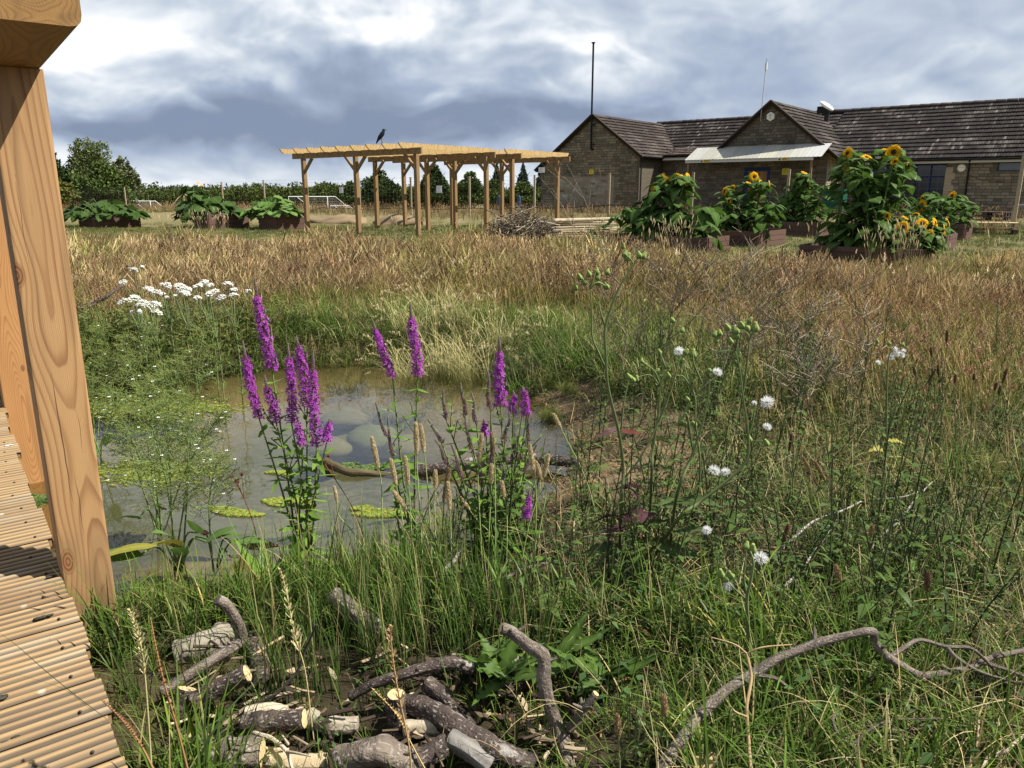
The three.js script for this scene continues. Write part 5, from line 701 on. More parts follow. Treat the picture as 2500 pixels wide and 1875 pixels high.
loosestrife('bushy clump with one tall spike and small side spikes before the right pond shore', at(1075, 1215, -0.12), [[1078, 725, 1082, 880, 2.75, 0.019], [1128, 835, 1138, 900, 2.7, 0.015], [1108, 845, 1108, 895, 2.7, 0.011], [1045, 905, 1050, 940, 2.7, 0.010], [958, 842, 965, 910, 2.7, 0], [995, 828, 1005, 905, 2.7, 0], [1018, 848, 1030, 920, 2.65, 0], [1050, 792, 1060, 890, 2.7, 0], [925, 905, 955, 960, 2.65, 0], [1145, 890, 1140, 960, 2.65, 0], [1005, 900, 1020, 980, 2.6, 0], [975, 960, 1000, 1040, 2.55, 0], [1100, 890, 1090, 960, 2.6, 0], [1120, 940, 1105, 1000, 2.55, 0], [1065, 940, 1060, 1010, 2.5, 0], [1030, 980, 1040, 1050, 2.5, 0], [940, 950, 970, 1010, 2.6, 0], [1160, 960, 1130, 1030, 2.6, 0], [1085, 1000, 1080, 1060, 2.45, 0]], 303, 'purple loosestrife around the pond');
loosestrife('single short magenta spike low among the grass right of the bushy clump', at(1150, 1260, -0.05), [[1142, 1062, 1138, 1122, 2.45, 0.014]], 304, 'purple loosestrife around the pond');

// ---------------------------------------------------------------- water plantain: airy panicles over broad leaves
const padLeaf = [0, 1].map(k => heartLeaf(1, 0.42, 0.2 + 0.2 * k, false, [0.075, 0.15, 0.025], [0.13, 0.21, 0.05], 40 + k)), padYellow = heartLeaf(1, 0.42, 0.35, false, [0.20, 0.19, 0.02], [0.30, 0.27, 0.05], 44), padBrown = heartLeaf(1, 0.4, 0.3, false, [0.10, 0.05, 0.035], [0.17, 0.09, 0.05], 45);
function plantain(label, base, tops, leaves, seed) {
  const r = rng(seed), t = thing('water_plantain', label, 'water plant', base, 0, 'water plantains by the boardwalk');
  for (const [x, y, F] of tops) {
    const top = far(x, y, F).sub(base), pts = curve([V3(rr(r, -0.04, 0.04), -0.05, rr(r, -0.03, 0.03)), top.clone().multiplyScalar(0.5).add(V3(rr(r, -0.05, 0.05), 0.03, 0)), top], 24), st = new MB(), bd = new MB(), wf = new MB(); st.tube(pts, q => mix(0.0042, 0.0012, q), 5, [0.14, 0.21, 0.06]);
    for (let k = 8; k < 24; k++) { const p = pts[k], nb = 2 + Math.floor(r() * 2.4), reach = mix(0.19, 0.04, (k - 8) / 16); for (let b = 0; b < nb; b++) { const az = r() * 6.28, l = reach * rr(r, 0.6, 1.1), e = V3(p.x + Math.cos(az) * l, p.y + l * rr(r, 0.15, 0.75), p.z + Math.sin(az) * l); st.tube([p, p.clone().lerp(e, 0.5).add(V3(0, 0.01, 0)), e], 0.0011, 3, [0.15, 0.21, 0.06], { cap: false }); for (let s = 0; s < 9; s++) { const q = p.clone().lerp(e, rr(r, 0.35, 1)), a2 = r() * 6.28, l2 = rr(r, 0.012, 0.05), e2 = V3(q.x + Math.cos(a2) * l2, q.y + rr(r, -0.01, 0.035), q.z + Math.sin(a2) * l2); st.tube([q, e2], 0.0007, 3, [0.17, 0.22, 0.07], { cap: false }); if (r() < 0.022) for (let w = 0; w < 3; w++) { const aw = w * 2.1 + s; wf.blob(e2.x + Math.cos(aw) * 0.004, e2.y + 0.001, e2.z + Math.sin(aw) * 0.004, 0.0042, 0.0016, 0.0042, [0.78, 0.77, 0.74], 5, 2); } else bd.blob(e2.x, e2.y, e2.z, 0.003, 0.003, 0.003, vary(r, [0.21, 0.24, 0.045], 0.3), 4, 2); } } }
    mesh('flower_stalk', st.geo(), M.stem, t); mesh('seed_beads', bd.geo(), M.vc, t).userData.kind = 'stuff'; mesh('white_flowers', wf.geo(), M.vc, t).userData.kind = 'stuff';
  }
  for (const [x, y, h, az, up, l, k] of leaves) { const p = at(x, y, h).sub(base), s = new MB(); s.tube(curve([V3(0, -0.06, 0), p.clone().multiplyScalar(0.5).add(V3(0, 0.05, 0)), p], 8), 0.0035, 5, [0.11, 0.18, 0.05]); mesh('leaf_stalk', s.geo(), M.stem, t); leafOn(t, k === 2 ? padYellow : k === 3 ? padBrown : padLeaf[k], M.leaf, p, az, up, l, r, 0.7); }
}
plantain('water plantain whose stalks rise beside the front wooden post', at(385, 1215, WL), [[355, 790, 2.85], [440, 700, 2.95], [300, 830, 2.7], [405, 860, 2.8]], [[425, 1150, 0.02, 1.2, 0.9, 0.15, 0], [445, 1170, 0.0, 0.2, 0.7, 0.14, 0], [390, 1180, 0.0, 2.0, 0.8, 0.15, 2], [330, 1180, 0.02, 2.6, 0.3, 0.19, 2], [300, 1200, 0.0, 3.0, 0.2, 0.18, 0], [455, 1165, 0, 0.35, 0.5, 0.15, 0], [400, 1200, 0, 1.8, 1.0, 0.12, 1], [365, 1160, 0, 1.4, 0.9, 0.12, 1]], 401);
plantain('spreading water plantain farther out near the left of the pond', at(345, 1130, WL), [[255, 905, 3.2], [330, 820, 3.3], [480, 890, 3.0], [395, 760, 3.35], [280, 780, 3.5], [230, 840, 3.1]], [[300, 1120, 0, 2.4, 0.6, 0.14, 1], [350, 1100, 0, 1.2, 0.7, 0.12, 0]], 402);
plantain('leafy young water plantain with a reddish leaf bending over open water', at(462, 1215, WL), [[470, 985, 2.7]], [[505, 1170, -0.06, 0.35, 0.35, 0.16, 0], [500, 1205, -0.2, -0.2, -0.05, 0.14, 2], [440, 1155, -0.05, 1.3, 0.9, 0.13, 3], [535, 1180, -0.1, -0.1, 0.15, 0.12, 3]], 403);
plantain('water plantain panicle at the boardwalk\'s far post', at(215, 985, WL), [[215, 700, 4.2], [180, 760, 4.0], [270, 720, 4.3], [330, 700, 4.5]], [[230, 960, -0.05, 1, 0.8, 0.14, 0]], 404);

// ---------------------------------------------------------------- yarrow
function yarrow(label, x, y, F, heads, seed) {
  heads = Math.round(heads * 1.5); const top = far(x, y, F), g = V3(top.x + 0.03, 0, top.z); g.y = height(g.x, g.z); const r = rng(seed), t = thing('yarrow', label, 'wildflower', g, 0, 'white yarrow on the far left bank'), H = top.y - g.y, st = new MB();
  const main = curve([V3(0, -0.02, 0), V3(0.01, H * 0.5, 0.01), V3(-0.03, H * 0.93, 0)], 10); st.tube(main, q => mix(0.005, 0.003, q), 5, [0.14, 0.18, 0.08]);
  for (let k = 0; k < heads; k++) { const az = k * 2.4, q = k ? Math.sqrt(k / heads) * 0.15 : 0, c = V3(-0.03 + Math.cos(az) * q, H + rr(r, -0.10, 0.03) * (k ? 1 : 0), Math.sin(az) * q), rad = 0.012 + 0.034 * Math.pow(r(), 1.4), hd = new MB(); st.tube([main[7], c.clone().lerp(main[7], 0.3).add(V3(0, -0.01, 0)), c], 0.0025, 4, [0.15, 0.19, 0.09], { cap: false }); for (let i = 0; i < 44; i++) { const a = i * 2.4, qq = Math.sqrt(i / 44) * rad; hd.blob(Math.cos(a) * qq, rr(r, -0.004, 0.006) - qq * qq * 12 + rr(r, -0.005, 0.005), Math.sin(a) * qq, rr(r, 0.006, 0.009), 0.0045, rr(r, 0.006, 0.009), vary(r, [0.60, 0.59, 0.53], 0.15), 5, 3); } mesh('flower_head', hd.geo(), M.vc, t, c, qDir(V3(rr(r, -0.5, 0.5), 1, rr(r, -0.3, 0.6)))); }
  mesh('stem', st.geo(), M.stem, t);
  const fo = new MB(); for (let k = 0; k < 90; k++) { const p = main[Math.floor(r() * 9)], az = r() * 6.28, l = rr(r, 0.05, 0.11); for (let s = 0; s < 5; s++) { const q = s / 5 * l; fo.blade(p.x + Math.cos(az) * q, p.y + q * 0.4, p.z + Math.sin(az) * q, 1.57 - az + rr(r, -1.1, 1.1), l * 0.4, 0.006, rr(r, 0.6, 1.2), 0.6, 2, [0.10, 0.15, 0.03], [0.16, 0.21, 0.045]); } } mesh('foliage', fo.geo(), M.grass, t);
}
[[288, 580, 5.9, 2, 'lone small yarrow standing highest behind the others'], [350, 614, 5.6, 5, 'densest yarrow cluster, left of centre in the white group'], [393, 622, 5.5, 5, 'yarrow cluster over the pale green leafy stems'], [440, 608, 5.7, 3, 'yarrow between the dense cluster and the widest head'], [492, 610, 5.6, 4, 'yarrow with the widest flat head, nearest the tallest purple spike'], [290, 640, 5.35, 4, 'yarrow low on the left by the dark branch'], [322, 655, 5.25, 3, 'lowest yarrow heads in front of the dense cluster'], [452, 634, 5.45, 2, 'short yarrow under the widest headed one']].forEach(([x, y, F, n, l], i) => yarrow(l, x, y, F, n, 500 + i));

// ---------------------------------------------------------------- timothy and plantain heads on single stalks
function headOnStalk(name, label, cat, tip, low, root, wid, cols, stemCol, seed, group) {              // tip and low end of the head, root on the ground
  const r = rng(seed), t = thing(name, label, cat, root, 0, group), a = tip.clone().sub(root), b = low.clone().sub(root), dir = b.clone().sub(a).normalize();
  const st = new MB(), pts = curve([V3(0, -0.02, 0), b.clone().multiplyScalar(0.55).addScaledVector(dir, 0.05).setY(b.y * 0.55), b.clone().addScaledVector(dir, 0.05), b], 14); st.tube(pts, q => mix(0.0024, 0.0015, q), 5, stemCol); mesh('stem', st.geo(), M.stem, t);
  const hd = new MB(), L = a.distanceTo(b), n = Math.max(60, Math.round(L * 2600)); hd.tube([b, b.clone().lerp(a, 0.5), a], q => wid * 0.55 * Math.sin(Math.PI * clamp(q * 0.8 + 0.12)), 7, cols[0]);
  for (let i = 0; i < n; i++) { const q = (i + r()) / n, az = i * 2.4, w = wid * 0.75 * Math.pow(Math.sin(Math.PI * clamp(q * 0.86 + 0.07)), 0.5), p = b.clone().lerp(a, q); const s = rr(r, 0.0014, 0.0024); hd.blob(p.x + Math.cos(az) * w, p.y, p.z + Math.sin(az) * w, s, s * 1.5, s, vary(r, mix3(cols[0], cols[1], r()), 0.3), 4, 2); }
  mesh('seed_head', hd.geo(), M.vc, t);
}
{
  const c9 = (x, y) => [(900 + x / 2.0733) * 0.8848, (650 + y / 2.0733) * 0.8848], tan = [[0.34, 0.25, 0.12], [0.62, 0.50, 0.29]], G = 'timothy stalks before the pond', gs = [0.22, 0.28, 0.09];
  [[15, 862, 48, 1020, 70, 1700, 'leftmost timothy head, over open water'], [112, 975, 138, 1105, 210, 1680, 'timothy head second from left, over the sunken branch'], [185, 960, 200, 1105, 225, 1640, 'timothy head third from left beside the two spike clump'], [238, 790, 243, 950, 285, 1700, 'left one of the tall timothy pair under the pale leaves'], [262, 800, 280, 940, 330, 1720, 'right one of the tall timothy pair under the pale leaves'], [338, 1030, 336, 1120, 345, 1680, 'short timothy head left of the dark pair'], [410, 1020, 380, 1190, 370, 1700, 'dark timothy head leaning right'], [400, 1090, 410, 1230, 420, 1720, 'timothy head just under the dark leaning one'], [574, 845, 560, 995, 585, 1650, 'tall timothy head before the bushy loosestrife'], [622, 840, 632, 960, 640, 1650, 'brownish timothy head close behind the tall one'], [622, 1000, 620, 1100, 600, 1650, 'timothy head below the brownish one'], [672, 1085, 686, 1165, 690, 1650, 'small timothy head right of the brownish one'], [460, 1165, 508, 1230, 720, 1560, 'timothy head tilted flat on a slanting stalk'], [125, 1135, 190, 1230, 420, 1720, 'timothy head bent over low on the left'], [815, 900, 838, 1070, 830, 1650, 'thick timothy head at the right edge of the water'], [845, 985, 875, 1080, 800, 1640, 'timothy head leaning left behind the thick one'], [912, 950, 885, 1065, 740, 1660, 'timothy head leaning right behind the thick one'], [935, 745, 970, 815, 1200, 1400, 'timothy head farthest right on a long slanting stalk']].forEach(([x0, y0, x1, y1, xr, yr, l], i) => { const root = at(...c9(xr, yr), 0), F = -root.z + 0.12; headOnStalk('timothy_grass', l, 'grass stalk', far(...c9(x0, y0), F), far(...c9(x1, y1), F), root.setY(height(root.x, root.z)), 0.0098, i === 6 || i === 9 ? [[0.16, 0.11, 0.06], [0.32, 0.23, 0.13]] : tan, gs, 600 + i, G); });
  headOnStalk('timothy_grass', 'timothy head on a thin stalk between the tall purple clump and the sunken branch', 'grass stalk', far(722, 1050, 2.3), far(728, 1085, 2.3), at(820, 1260, 0), 0.006, tan, gs, 640, G);
  const cr = (x, y) => [(1900 + x / 2.0733) * 0.8848, (650 + y / 2.0733) * 0.8848], c4 = (x, y) => [(1500 + x / 2.212) * 0.8848, (1275 + y / 2.212) * 0.8848], br = [[0.085, 0.045, 0.025], [0.17, 0.10, 0.055]], tn = [[0.22, 0.13, 0.06], [0.40, 0.28, 0.14]], GP = 'ribwort plantain heads in the right hand grass';
  [[855, 325, 852, 385, 760, 1050, br, 'highest dark plantain head at the right, on a slanting stalk'], [772, 410, 776, 455, 790, 1000, br, 'dark plantain head left of the highest one'], [685, 510, 695, 555, 730, 1000, br, 'dark plantain head right of the white fluffy thistle'], [790, 530, 762, 585, 790, 1010, br, 'dark plantain head leaning right, in a close trio'], [842, 560, 812, 585, 800, 1010, br, 'almost flat plantain head in the close trio'], [808, 500, 812, 550, 815, 1010, br, 'upright plantain head in the close trio'], [898, 548, 893, 590, 900, 1050, br, 'plantain head just right of the close trio'], [992, 545, 988, 578, 960, 1050, br, 'small plantain head between the trio and the right edge'], [1158, 518, 1135, 590, 940, 990, br, 'topmost of the three plantain heads near the right edge'], [1105, 590, 1095, 628, 900, 1000, br, 'left one of the three plantain heads near the right edge'], [1124, 605, 1116, 650, 930, 1010, br, 'middle one of the three plantain heads near the right edge'], [70, 845, 55, 935, 75, 1240, br, 'plantain head standing alone left of the yellow leaves'], [125, 965, 200, 1110, 330, 1500, tn, 'tan plantain head leaning left, first of the tan trio'], [185, 985, 235, 1080, 300, 1500, tn, 'tan plantain head in the middle of the tan trio'], [222, 1005, 292, 1145, 330, 1520, tn, 'longest tan plantain head, right in the tan trio'], [60, 1310, 20, 1395, 180, 1700, tn, 'tan plantain head tilted right beside the bleached branch']].forEach(([x0, y0, x1, y1, xr, yr, col, l], i) => { const root = at(...cr(xr, yr), 0), F = -root.z + 0.1; headOnStalk('ribwort_plantain', l, 'seed stalk', far(...cr(x0, y0), F), far(...cr(x1, y1), F), root.setY(height(root.x, root.z)), 0.0075, col, [0.11, 0.13, 0.05], 660 + i, GP); });
  [[1195, 230, 1220, 315, 1240, 780, tn, 'speckled tan plantain head above the forked branch'], [1690, 265, 1690, 370, 1480, 950, br, 'dark plantain head rising over the forked branch\'s bend'], [940, 15, 910, 105, 1090, 500, br, 'dark plantain head on a long curved stalk'], [1395, 15, 1385, 75, 1380, 560, tn, 'plantain head right of the curved stalk one'], [900, 1165, 845, 1310, 860, 1500, tn, 'thick tan plantain head low at the bottom, right of the pale twig'], [15, 1035, 20, 1145, 20, 1500, tn, 'golden plantain head beside the Y shaped stick'], [265, 930, 275, 1045, 255, 1500, tn, 'brown plantain head left of the branch\'s thick end'], [130, 560, 200, 630, 640, 760, tn, 'plantain head tipped sideways above the golden one'], [635, 437, 800, 437, 1180, 560, tn, 'golden plantain head lying level on a bowed stalk'], [655, 120, 700, 155, 560, 400, tn, 'small tan plantain head under the fluff balls'], [545, 35, 580, 80, 520, 400, tn, 'pale tan plantain head left of the fluff balls']].forEach(([x0, y0, x1, y1, xr, yr, col, l], i) => { const root = at(...c4(xr, yr), 0), F = Math.max(1.1, -root.z + 0.06); headOnStalk('ribwort_plantain', l, 'seed stalk', far(...c4(x0, y0), F), far(...c4(x1, y1), F), root.setY(height(root.x, root.z)), 0.0085, col, [0.12, 0.15, 0.05], 690 + i, GP); });
}

// ---------------------------------------------------------------- sow thistles with green buds and white fluff
function toothLeaf(l, w, c0, c1, seed, lob = 0.45) { const mb = new MB(), n = 12, r = rng(seed); for (let i = 0; i <= n; i++) { const t = i / n, e = w / 2 * Math.sin(Math.PI * Math.pow(clamp(t * 0.95 + 0.04), 0.8)) * (i % 2 ? 1 : 1 - lob) * rr(r, 0.85, 1.15), y = -0.28 * l * t * t + 0.03 * Math.sin(t * 9 + seed), z = t * l; mb.v(-e, y + 0.05 * e * (i % 2 ? 3 : 0), z - (i % 2 ? 0.02 * l : 0), c0, 0, t); mb.v(0, y - 0.02, z, c1, 0.5, t); mb.v(e, y + 0.05 * e * (i % 2 ? 0 : 3), z - (i % 2 ? 0.02 * l : 0), c0, 1, t); } for (let i = 0; i < n; i++) for (let s = 0; s < 2; s++) { const a = i * 3 + s; mb.quad(a, a + 3, a + 4, a + 1); } return mb.geo(); }
const stLeaf = [1, 2].map(k => toothLeaf(1, 0.42, [0.04, 0.07, 0.015], [0.085, 0.115, 0.035], k)), stPurple = [3, 4].map(k => toothLeaf(1, 0.5, [0.075, 0.028, 0.038], [0.12, 0.05, 0.06], k)), stYellow = toothLeaf(1, 0.42, [0.30, 0.27, 0.035], [0.36, 0.33, 0.09], 9, 0.7), dandLeaf = [5, 6].map(k => toothLeaf(1, 0.36, [0.042, 0.088, 0.010], [0.09, 0.15, 0.03], k, 0.5)), stRed = toothLeaf(1, 0.5, [0.105, 0.026, 0.018], [0.12, 0.04, 0.028], 8);
const budGeo = (() => { const mb = new MB(); mb.tube([0, 0.15, 0.4, 0.65, 0.85, 1].map(t => V3(0, t, 0)), t => [0.12, 0.40, 0.44, 0.30, 0.2, 0.16][Math.round(t * 5)], 8, t => mix3([0.14, 0.20, 0.06], [0.22, 0.27, 0.08], t)); return mb.geo(); })();
const fluffGeo = (() => { const mb = new MB(), r = rng(19); for (let k = 0; k < 320; k++) { const a = r() * 6.28, z = rr(r, -0.35, 1), s = Math.sqrt(1 - z * z), d = V3(Math.cos(a) * s, z, Math.sin(a) * s), l = rr(r, 0.65, 1), e = V3(rr(r, -1, 1), rr(r, -1, 1), rr(r, -1, 1)).cross(d).normalize(); mb.ribbon([d.clone().multiplyScalar(0.1), d.clone().multiplyScalar(l * 0.6), d.clone().multiplyScalar(l)], t => 0.014 + 0.03 * t * t, e, [0.75, 0.74, 0.72], [0.85, 0.85, 0.84]); } return mb.geo(); })();
function sowThistle(label, root, F, lines, buds, fluff, leaves, seed) {                               // lines: image polylines from root up
  const r = rng(seed), t = thing('sow_thistle', label, 'weed', root, 0, 'sow thistles'), w = (x, y, d = 0) => far(x, y, F + d).sub(root);
  lines.forEach((ln, i) => { const st = new MB(), n = ln.length, pts = curve(ln.map(([x, y], k) => { const p = w(x, y, (i * 0.03) % 0.09 - 0.04); if (!i && !k) p.set(0, -0.03, 0); return p; }), n * 5); st.tube(pts, q => mix(i ? 0.0032 : 0.0058, i ? 0.0016 : 0.0022, q), 6, q => mix3([0.085, 0.105, 0.04], [0.19, 0.235, 0.085], q)); mesh('stem', st.geo(), M.stem, t); });
  buds.forEach(([x, y, s = 1]) => { const p = w(x, y), d = V3(rr(r, -0.6, 0.6), 1, rr(r, -0.4, 0.4)), l = 0.021 * s; mesh('bud', budGeo, M.vc, t, p.clone().addScaledVector(d.normalize(), -l / 2), qDir(d), l); });
  fluff.forEach(([x, y, s = 1]) => { const p = w(x, y), o = mesh('fluff_ball', fluffGeo, M.petal, t, p, qDir(V3(rr(r, -0.5, 0.5), 1, 0.4)), 0.0155 * s), b = new MB(); b.blob(0, -0.1, 0, 0.3, 0.35, 0.3, [0.12, 0.15, 0.07], 7, 4); mesh('base', b.geo(), M.vc, o); });
  leaves.forEach(([x, y, az, up, l, k]) => leafOn(t, k === 1 ? stPurple[Math.floor(r() * 2)] : k === 2 ? stYellow : k === 3 ? stRed : stLeaf[Math.floor(r() * 2)], M.leaf, w(x, y), az + rr(r, -0.3, 0.3), up + rr(r, -0.35, 0.2), l * (k ? 0.74 : 0.66), r, 1.0));
}
{
  const q = (x, y) => [(1400 + x / 2.0733) * 0.8848, (550 + y / 2.0733) * 0.8848], Q = a => a.map(([x, y, ...o]) => [...q(x, y), ...o]), rt = (x, y) => { const p = at(...q(x, y), 0); p.y = height(p.x, p.z); return p; };
  sowThistle('tallest sow thistle with purple lower leaves and round buds at the top', rt(235, 1660), 2.2, [Q([[235, 1660], [240, 1450], [252, 1250], [232, 1060], [175, 820], [163, 640], [160, 520], [200, 390], [240, 300], [300, 200], [260, 145]]), Q([[168, 735], [125, 640], [95, 560], [92, 430], [85, 320], [60, 280]]), Q([[300, 200], [325, 165]]), Q([[85, 320], [120, 290], [165, 305]]), Q([[163, 520], [135, 430], [130, 385]]), Q([[240, 1050], [255, 900], [285, 760]]), Q([[240, 1300], [330, 1190], [400, 1060], [440, 960]]), Q([[85, 320], [110, 240]])], Q([[252, 105, 0.8], [262, 145], [275, 160, 1.2], [332, 150, 1.1], [357, 153, 1.1], [30, 260], [52, 285, 1.1], [78, 245], [118, 232], [125, 262], [128, 288, 1.1], [166, 306, 1.1], [12, 312, 1.1], [172, 235], [280, 765], [300, 780]]), [], Q([[235, 1040, 2.8, 0.1, 0.11, 1], [240, 1040, 0.2, 0.1, 0.09, 3], [240, 1330, 0.5, 0.5, 0.13, 1], [245, 1300, 1.2, 0.2, 0.12, 1], [235, 1470, 2.9, 0.2, 0.13, 1], [240, 1480, 0.2, 0.4, 0.15, 1], [245, 1500, 0.6, 0.1, 0.13, 3], [240, 1560, 4.5, 0.1, 0.12, 1], [235, 1540, 3.4, -0.1, 0.12, 1], [250, 1430, 0.1, 0.9, 0.09, 3], [300, 1600, 0.4, 0.2, 0.2, 0], [230, 1620, 3, 0.2, 0.18, 0]]), 701);
  sowThistle('sow thistle with one fluff ball at its top and pale buds on the left', rt(385, 1560), 2.35, [Q([[385, 1560], [395, 1300], [402, 1130], [430, 950], [440, 820], [470, 730]]), Q([[415, 1030], [470, 900], [510, 780], [540, 660]]), Q([[440, 820], [390, 760], [320, 770]]), Q([[440, 810], [410, 740], [350, 690]]), Q([[470, 730], [440, 650]])], Q([[320, 775], [345, 685, 0.9], [375, 725], [425, 740], [470, 710, 1.3], [480, 760], [465, 770], [435, 640, 0.9], [500, 480, 0.9], [552, 530, 0.9], [468, 515, 0.8]]), Q([[535, 640, 1.25]]), Q([[405, 1070, 0.4, 0.3, 0.09, 0], [400, 1200, 2.8, 0.3, 0.1, 0], [430, 960, 0.4, 0.2, 0.07, 0], [395, 1420, 0.3, 0.2, 0.16, 0], [400, 1500, 3.2, 0.1, 0.17, 0]]), 702);
  sowThistle('sow thistle with two fluff balls and clustered buds in the middle', rt(490, 1600), 2.25, [Q([[490, 1600], [520, 1380], [590, 1190], [640, 1050], [680, 880], [690, 780]]), Q([[640, 1300], [640, 1180], [618, 1000], [615, 870], [580, 780], [560, 700]]), Q([[615, 860], [680, 800], [740, 750], [780, 660], [800, 600]]), Q([[650, 800], [610, 700], [605, 650]]), Q([[600, 1120], [575, 960], [545, 970]]), Q([[615, 860], [560, 770], [520, 760]])], Q([[605, 648, 1.3], [570, 640], [575, 880], [590, 910], [545, 985, 1.4], [560, 1000], [575, 935], [610, 1005], [685, 730, 0.9], [795, 585], [740, 545], [715, 550], [725, 580]]), Q([[727, 745, 1.15], [712, 1243, 1.4], [770, 1250, 1.1]]), Q([[510, 1400, 0.3, 0.2, 0.2, 0], [480, 1500, 2.9, 0.4, 0.2, 0], [520, 1380, 2.6, 0.3, 0.15, 0], [610, 1140, 0.2, 0.2, 0.08, 0], [500, 1560, 5, 0.2, 0.2, 0], [650, 680, 0.4, 0.7, 0.15, 0]]), 703);
  sowThistle('sow thistle on a curved stem with a bud crown at the upper right', rt(370, 1680), 2.15, [Q([[370, 1680], [520, 1500], [640, 1400], [780, 1290], [875, 1190], [885, 1060], [860, 880], [840, 720], [820, 640]]), Q([[860, 840], [880, 680], [890, 570], [860, 530]]), Q([[820, 640], [830, 560], [790, 530]]), Q([[880, 1080], [910, 980], [920, 900]]), Q([[885, 590], [910, 540], [920, 510]]), Q([[700, 1350], [830, 1280], [890, 1210]])], Q([[778, 515, 1.1], [820, 530, 1.4], [825, 555, 1.3], [852, 505, 1.1], [872, 515, 1.3], [893, 480, 0.9], [920, 515, 1.4], [832, 655, 1.4], [850, 830], [975, 1100, 1.1], [890, 1080]]), Q([[982, 898, 1.5], [980, 1022, 1.0], [668, 1548, 1.1], [915, 900, 0.6]]), Q([[420, 1630, 0.4, 0.3, 0.22, 0], [500, 1560, 0.2, 0.2, 0.2, 0], [400, 1660, 2.8, 0.2, 0.2, 0], [640, 1400, 0.3, 0.3, 0.1, 0]]), 704);
  const c4 = (x, y) => [(1500 + x / 2.212) * 0.8848, (1275 + y / 2.212) * 0.8848], C = a => a.map(([x, y, ...o]) => [...c4(x, y), ...o]);
  { const p = at(...c4(715, 900), 0); sowThistle('small sow thistle with a ragged fluff ball behind the golden level plantain head', p.setY(height(p.x, p.z)), -p.z + 0.02, [C([[715, 900], [722, 600], [715, 420], [735, 320], [750, 220], [735, 160]]), C([[715, 420], [660, 370], [620, 330]]), C([[715, 400], [700, 300], [715, 120]])], C([[575, 275, 1.2], [600, 300, 1.2], [625, 280, 1.2], [713, 125], [745, 140, 1.3], [768, 790, 1.2], [770, 740, 0.9]]), C([[790, 195, 1.35], [615, 345, 1.0], [500, 45, 0.9]]), C([[720, 700, 0.3, 0.3, 0.1, 0]]), 705); }
  const cr = (x, y) => [(1900 + x / 2.0733) * 0.8848, (650 + y / 2.0733) * 0.8848], R = a => a.map(([x, y, ...o]) => [...cr(x, y), ...o]), p = at(...cr(540, 1090), 0);
  sowThistle('fluffy topped thistle with yellow leaves in the grass at the right', p.setY(height(p.x, p.z)), -p.z + 0.02, [R([[540, 1090], [545, 850], [550, 600], [560, 460], [590, 400]]), R([[548, 700], [600, 560], [620, 440]]), R([[548, 620], [525, 540], [510, 490]]), R([[545, 900], [600, 700], [640, 560]])], R([[560, 390], [630, 395], [500, 380]]), R([[568, 462, 1.3], [600, 445, 1.3], [622, 450, 1.2], [505, 488, 0.9], [590, 420, 1], [635, 430, 0.8]]), R([[545, 880, 0.2, 0.3, 0.12, 2], [540, 920, 2.9, 0.2, 0.14, 2], [545, 960, 0.4, 0.0, 0.15, 2], [540, 850, 2.4, 0.5, 0.12, 2], [540, 970, 3.3, 0.0, 0.15, 2], [545, 1010, 5.8, 0.1, 0.16, 2], [545, 800, 0.3, 0.6, 0.09, 0], [545, 760, 3, 0.6, 0.09, 0], [548, 700, 0.5, 0.6, 0.08, 0], [548, 660, 2.6, 0.5, 0.08, 0], [560, 560, 0.3, 0.7, 0.07, 0], [540, 940, 4.5, 0.3, 0.13, 0]]), 706);
}
// dandelion rosettes by the log pile
{
  const c3 = (x, y) => [(1000 + x / 2.766) * 0.8848, (1275 + y / 2.766) * 0.8848], r = rng(730);
  [[640, 1080, 11, 0.15, 'dandelion rosette with long toothed leaves among the logs'], [1290, 1080, 10, 0.16, 'dandelion rosette right of the Y shaped stick'], [470, 1010, 6, 0.13, 'small dandelion rosette left of the Y shaped stick'], [1000, 950, 7, 0.15, 'dandelion leaves just behind the Y shaped stick']].forEach(([x, y, n, l, lab]) => { const p = at(...c3(x, y), 0.05), t = thing('dandelion', lab, 'weed', p, 0, 'dandelions by the log pile'); for (let k = 0; k < n; k++) leafOn(t, dandLeaf[k % 2], M.leaf, V3(0, 0, 0), k * 2.4 + rr(r, -0.4, 0.4), rr(r, 0.35, 1.15), l * rr(r, 0.7, 1.15), r, 0.5); });
  const p = at(285, 1290, 0), t = thing('dock', 'dock with long upright leaves at the pond edge near the front post', 'weed', at(590, 1290, -0.1)); for (let k = 0; k < 6; k++) leafOn(t, lanceLeaf[k % 3], M.leaf, V3(0, 0, 0), k * 2.4 + 0.9, rr(r, 0.7, 1.25), rr(r, 0.18, 0.28), r, 0.3);
}

// ---------------------------------------------------------------- logs, sticks, branches
const barkTex = [0, 1].map(k => dataTex(256, 512, (u, v) => { const n = tileN(u, v, 5, 5, k), l = tileN(u, v * 1, 3, 2, k + 4), rg = sst(0.25, 0.6, noise(Math.sin(u * 6.28) * 2, v * 60, k) * 0.8 + 0.5 * noise(Math.cos(u * 6.28) * 1.5, v * 12, 5)); let c = mix3(k ? [0.062, 0.045, 0.033] : [0.022, 0.014, 0.010], k ? [0.185, 0.145, 0.11] : [0.075, 0.05, 0.037], clamp(0.5 + n * 1.5)); c = mix3(c, k ? [0.30, 0.25, 0.2] : [0.2, 0.15, 0.115], rg * 0.5); const sp = noise(Math.cos(u * 6.28) * 5, Math.sin(u * 6.28) * 5, v * 26 + k * 9); if (sp > 0.42 - 0.25 * l) c = mix3(c, [0.34, 0.31, 0.26], 0.6); if (l > 0.25) c = mix3(c, [0.34, 0.32, 0.28], sst(0.25, 0.45, l + 0.3 * n) * 0.7); if (n < -0.35) c = c.map(q => q * 0.5); return c; }, true));
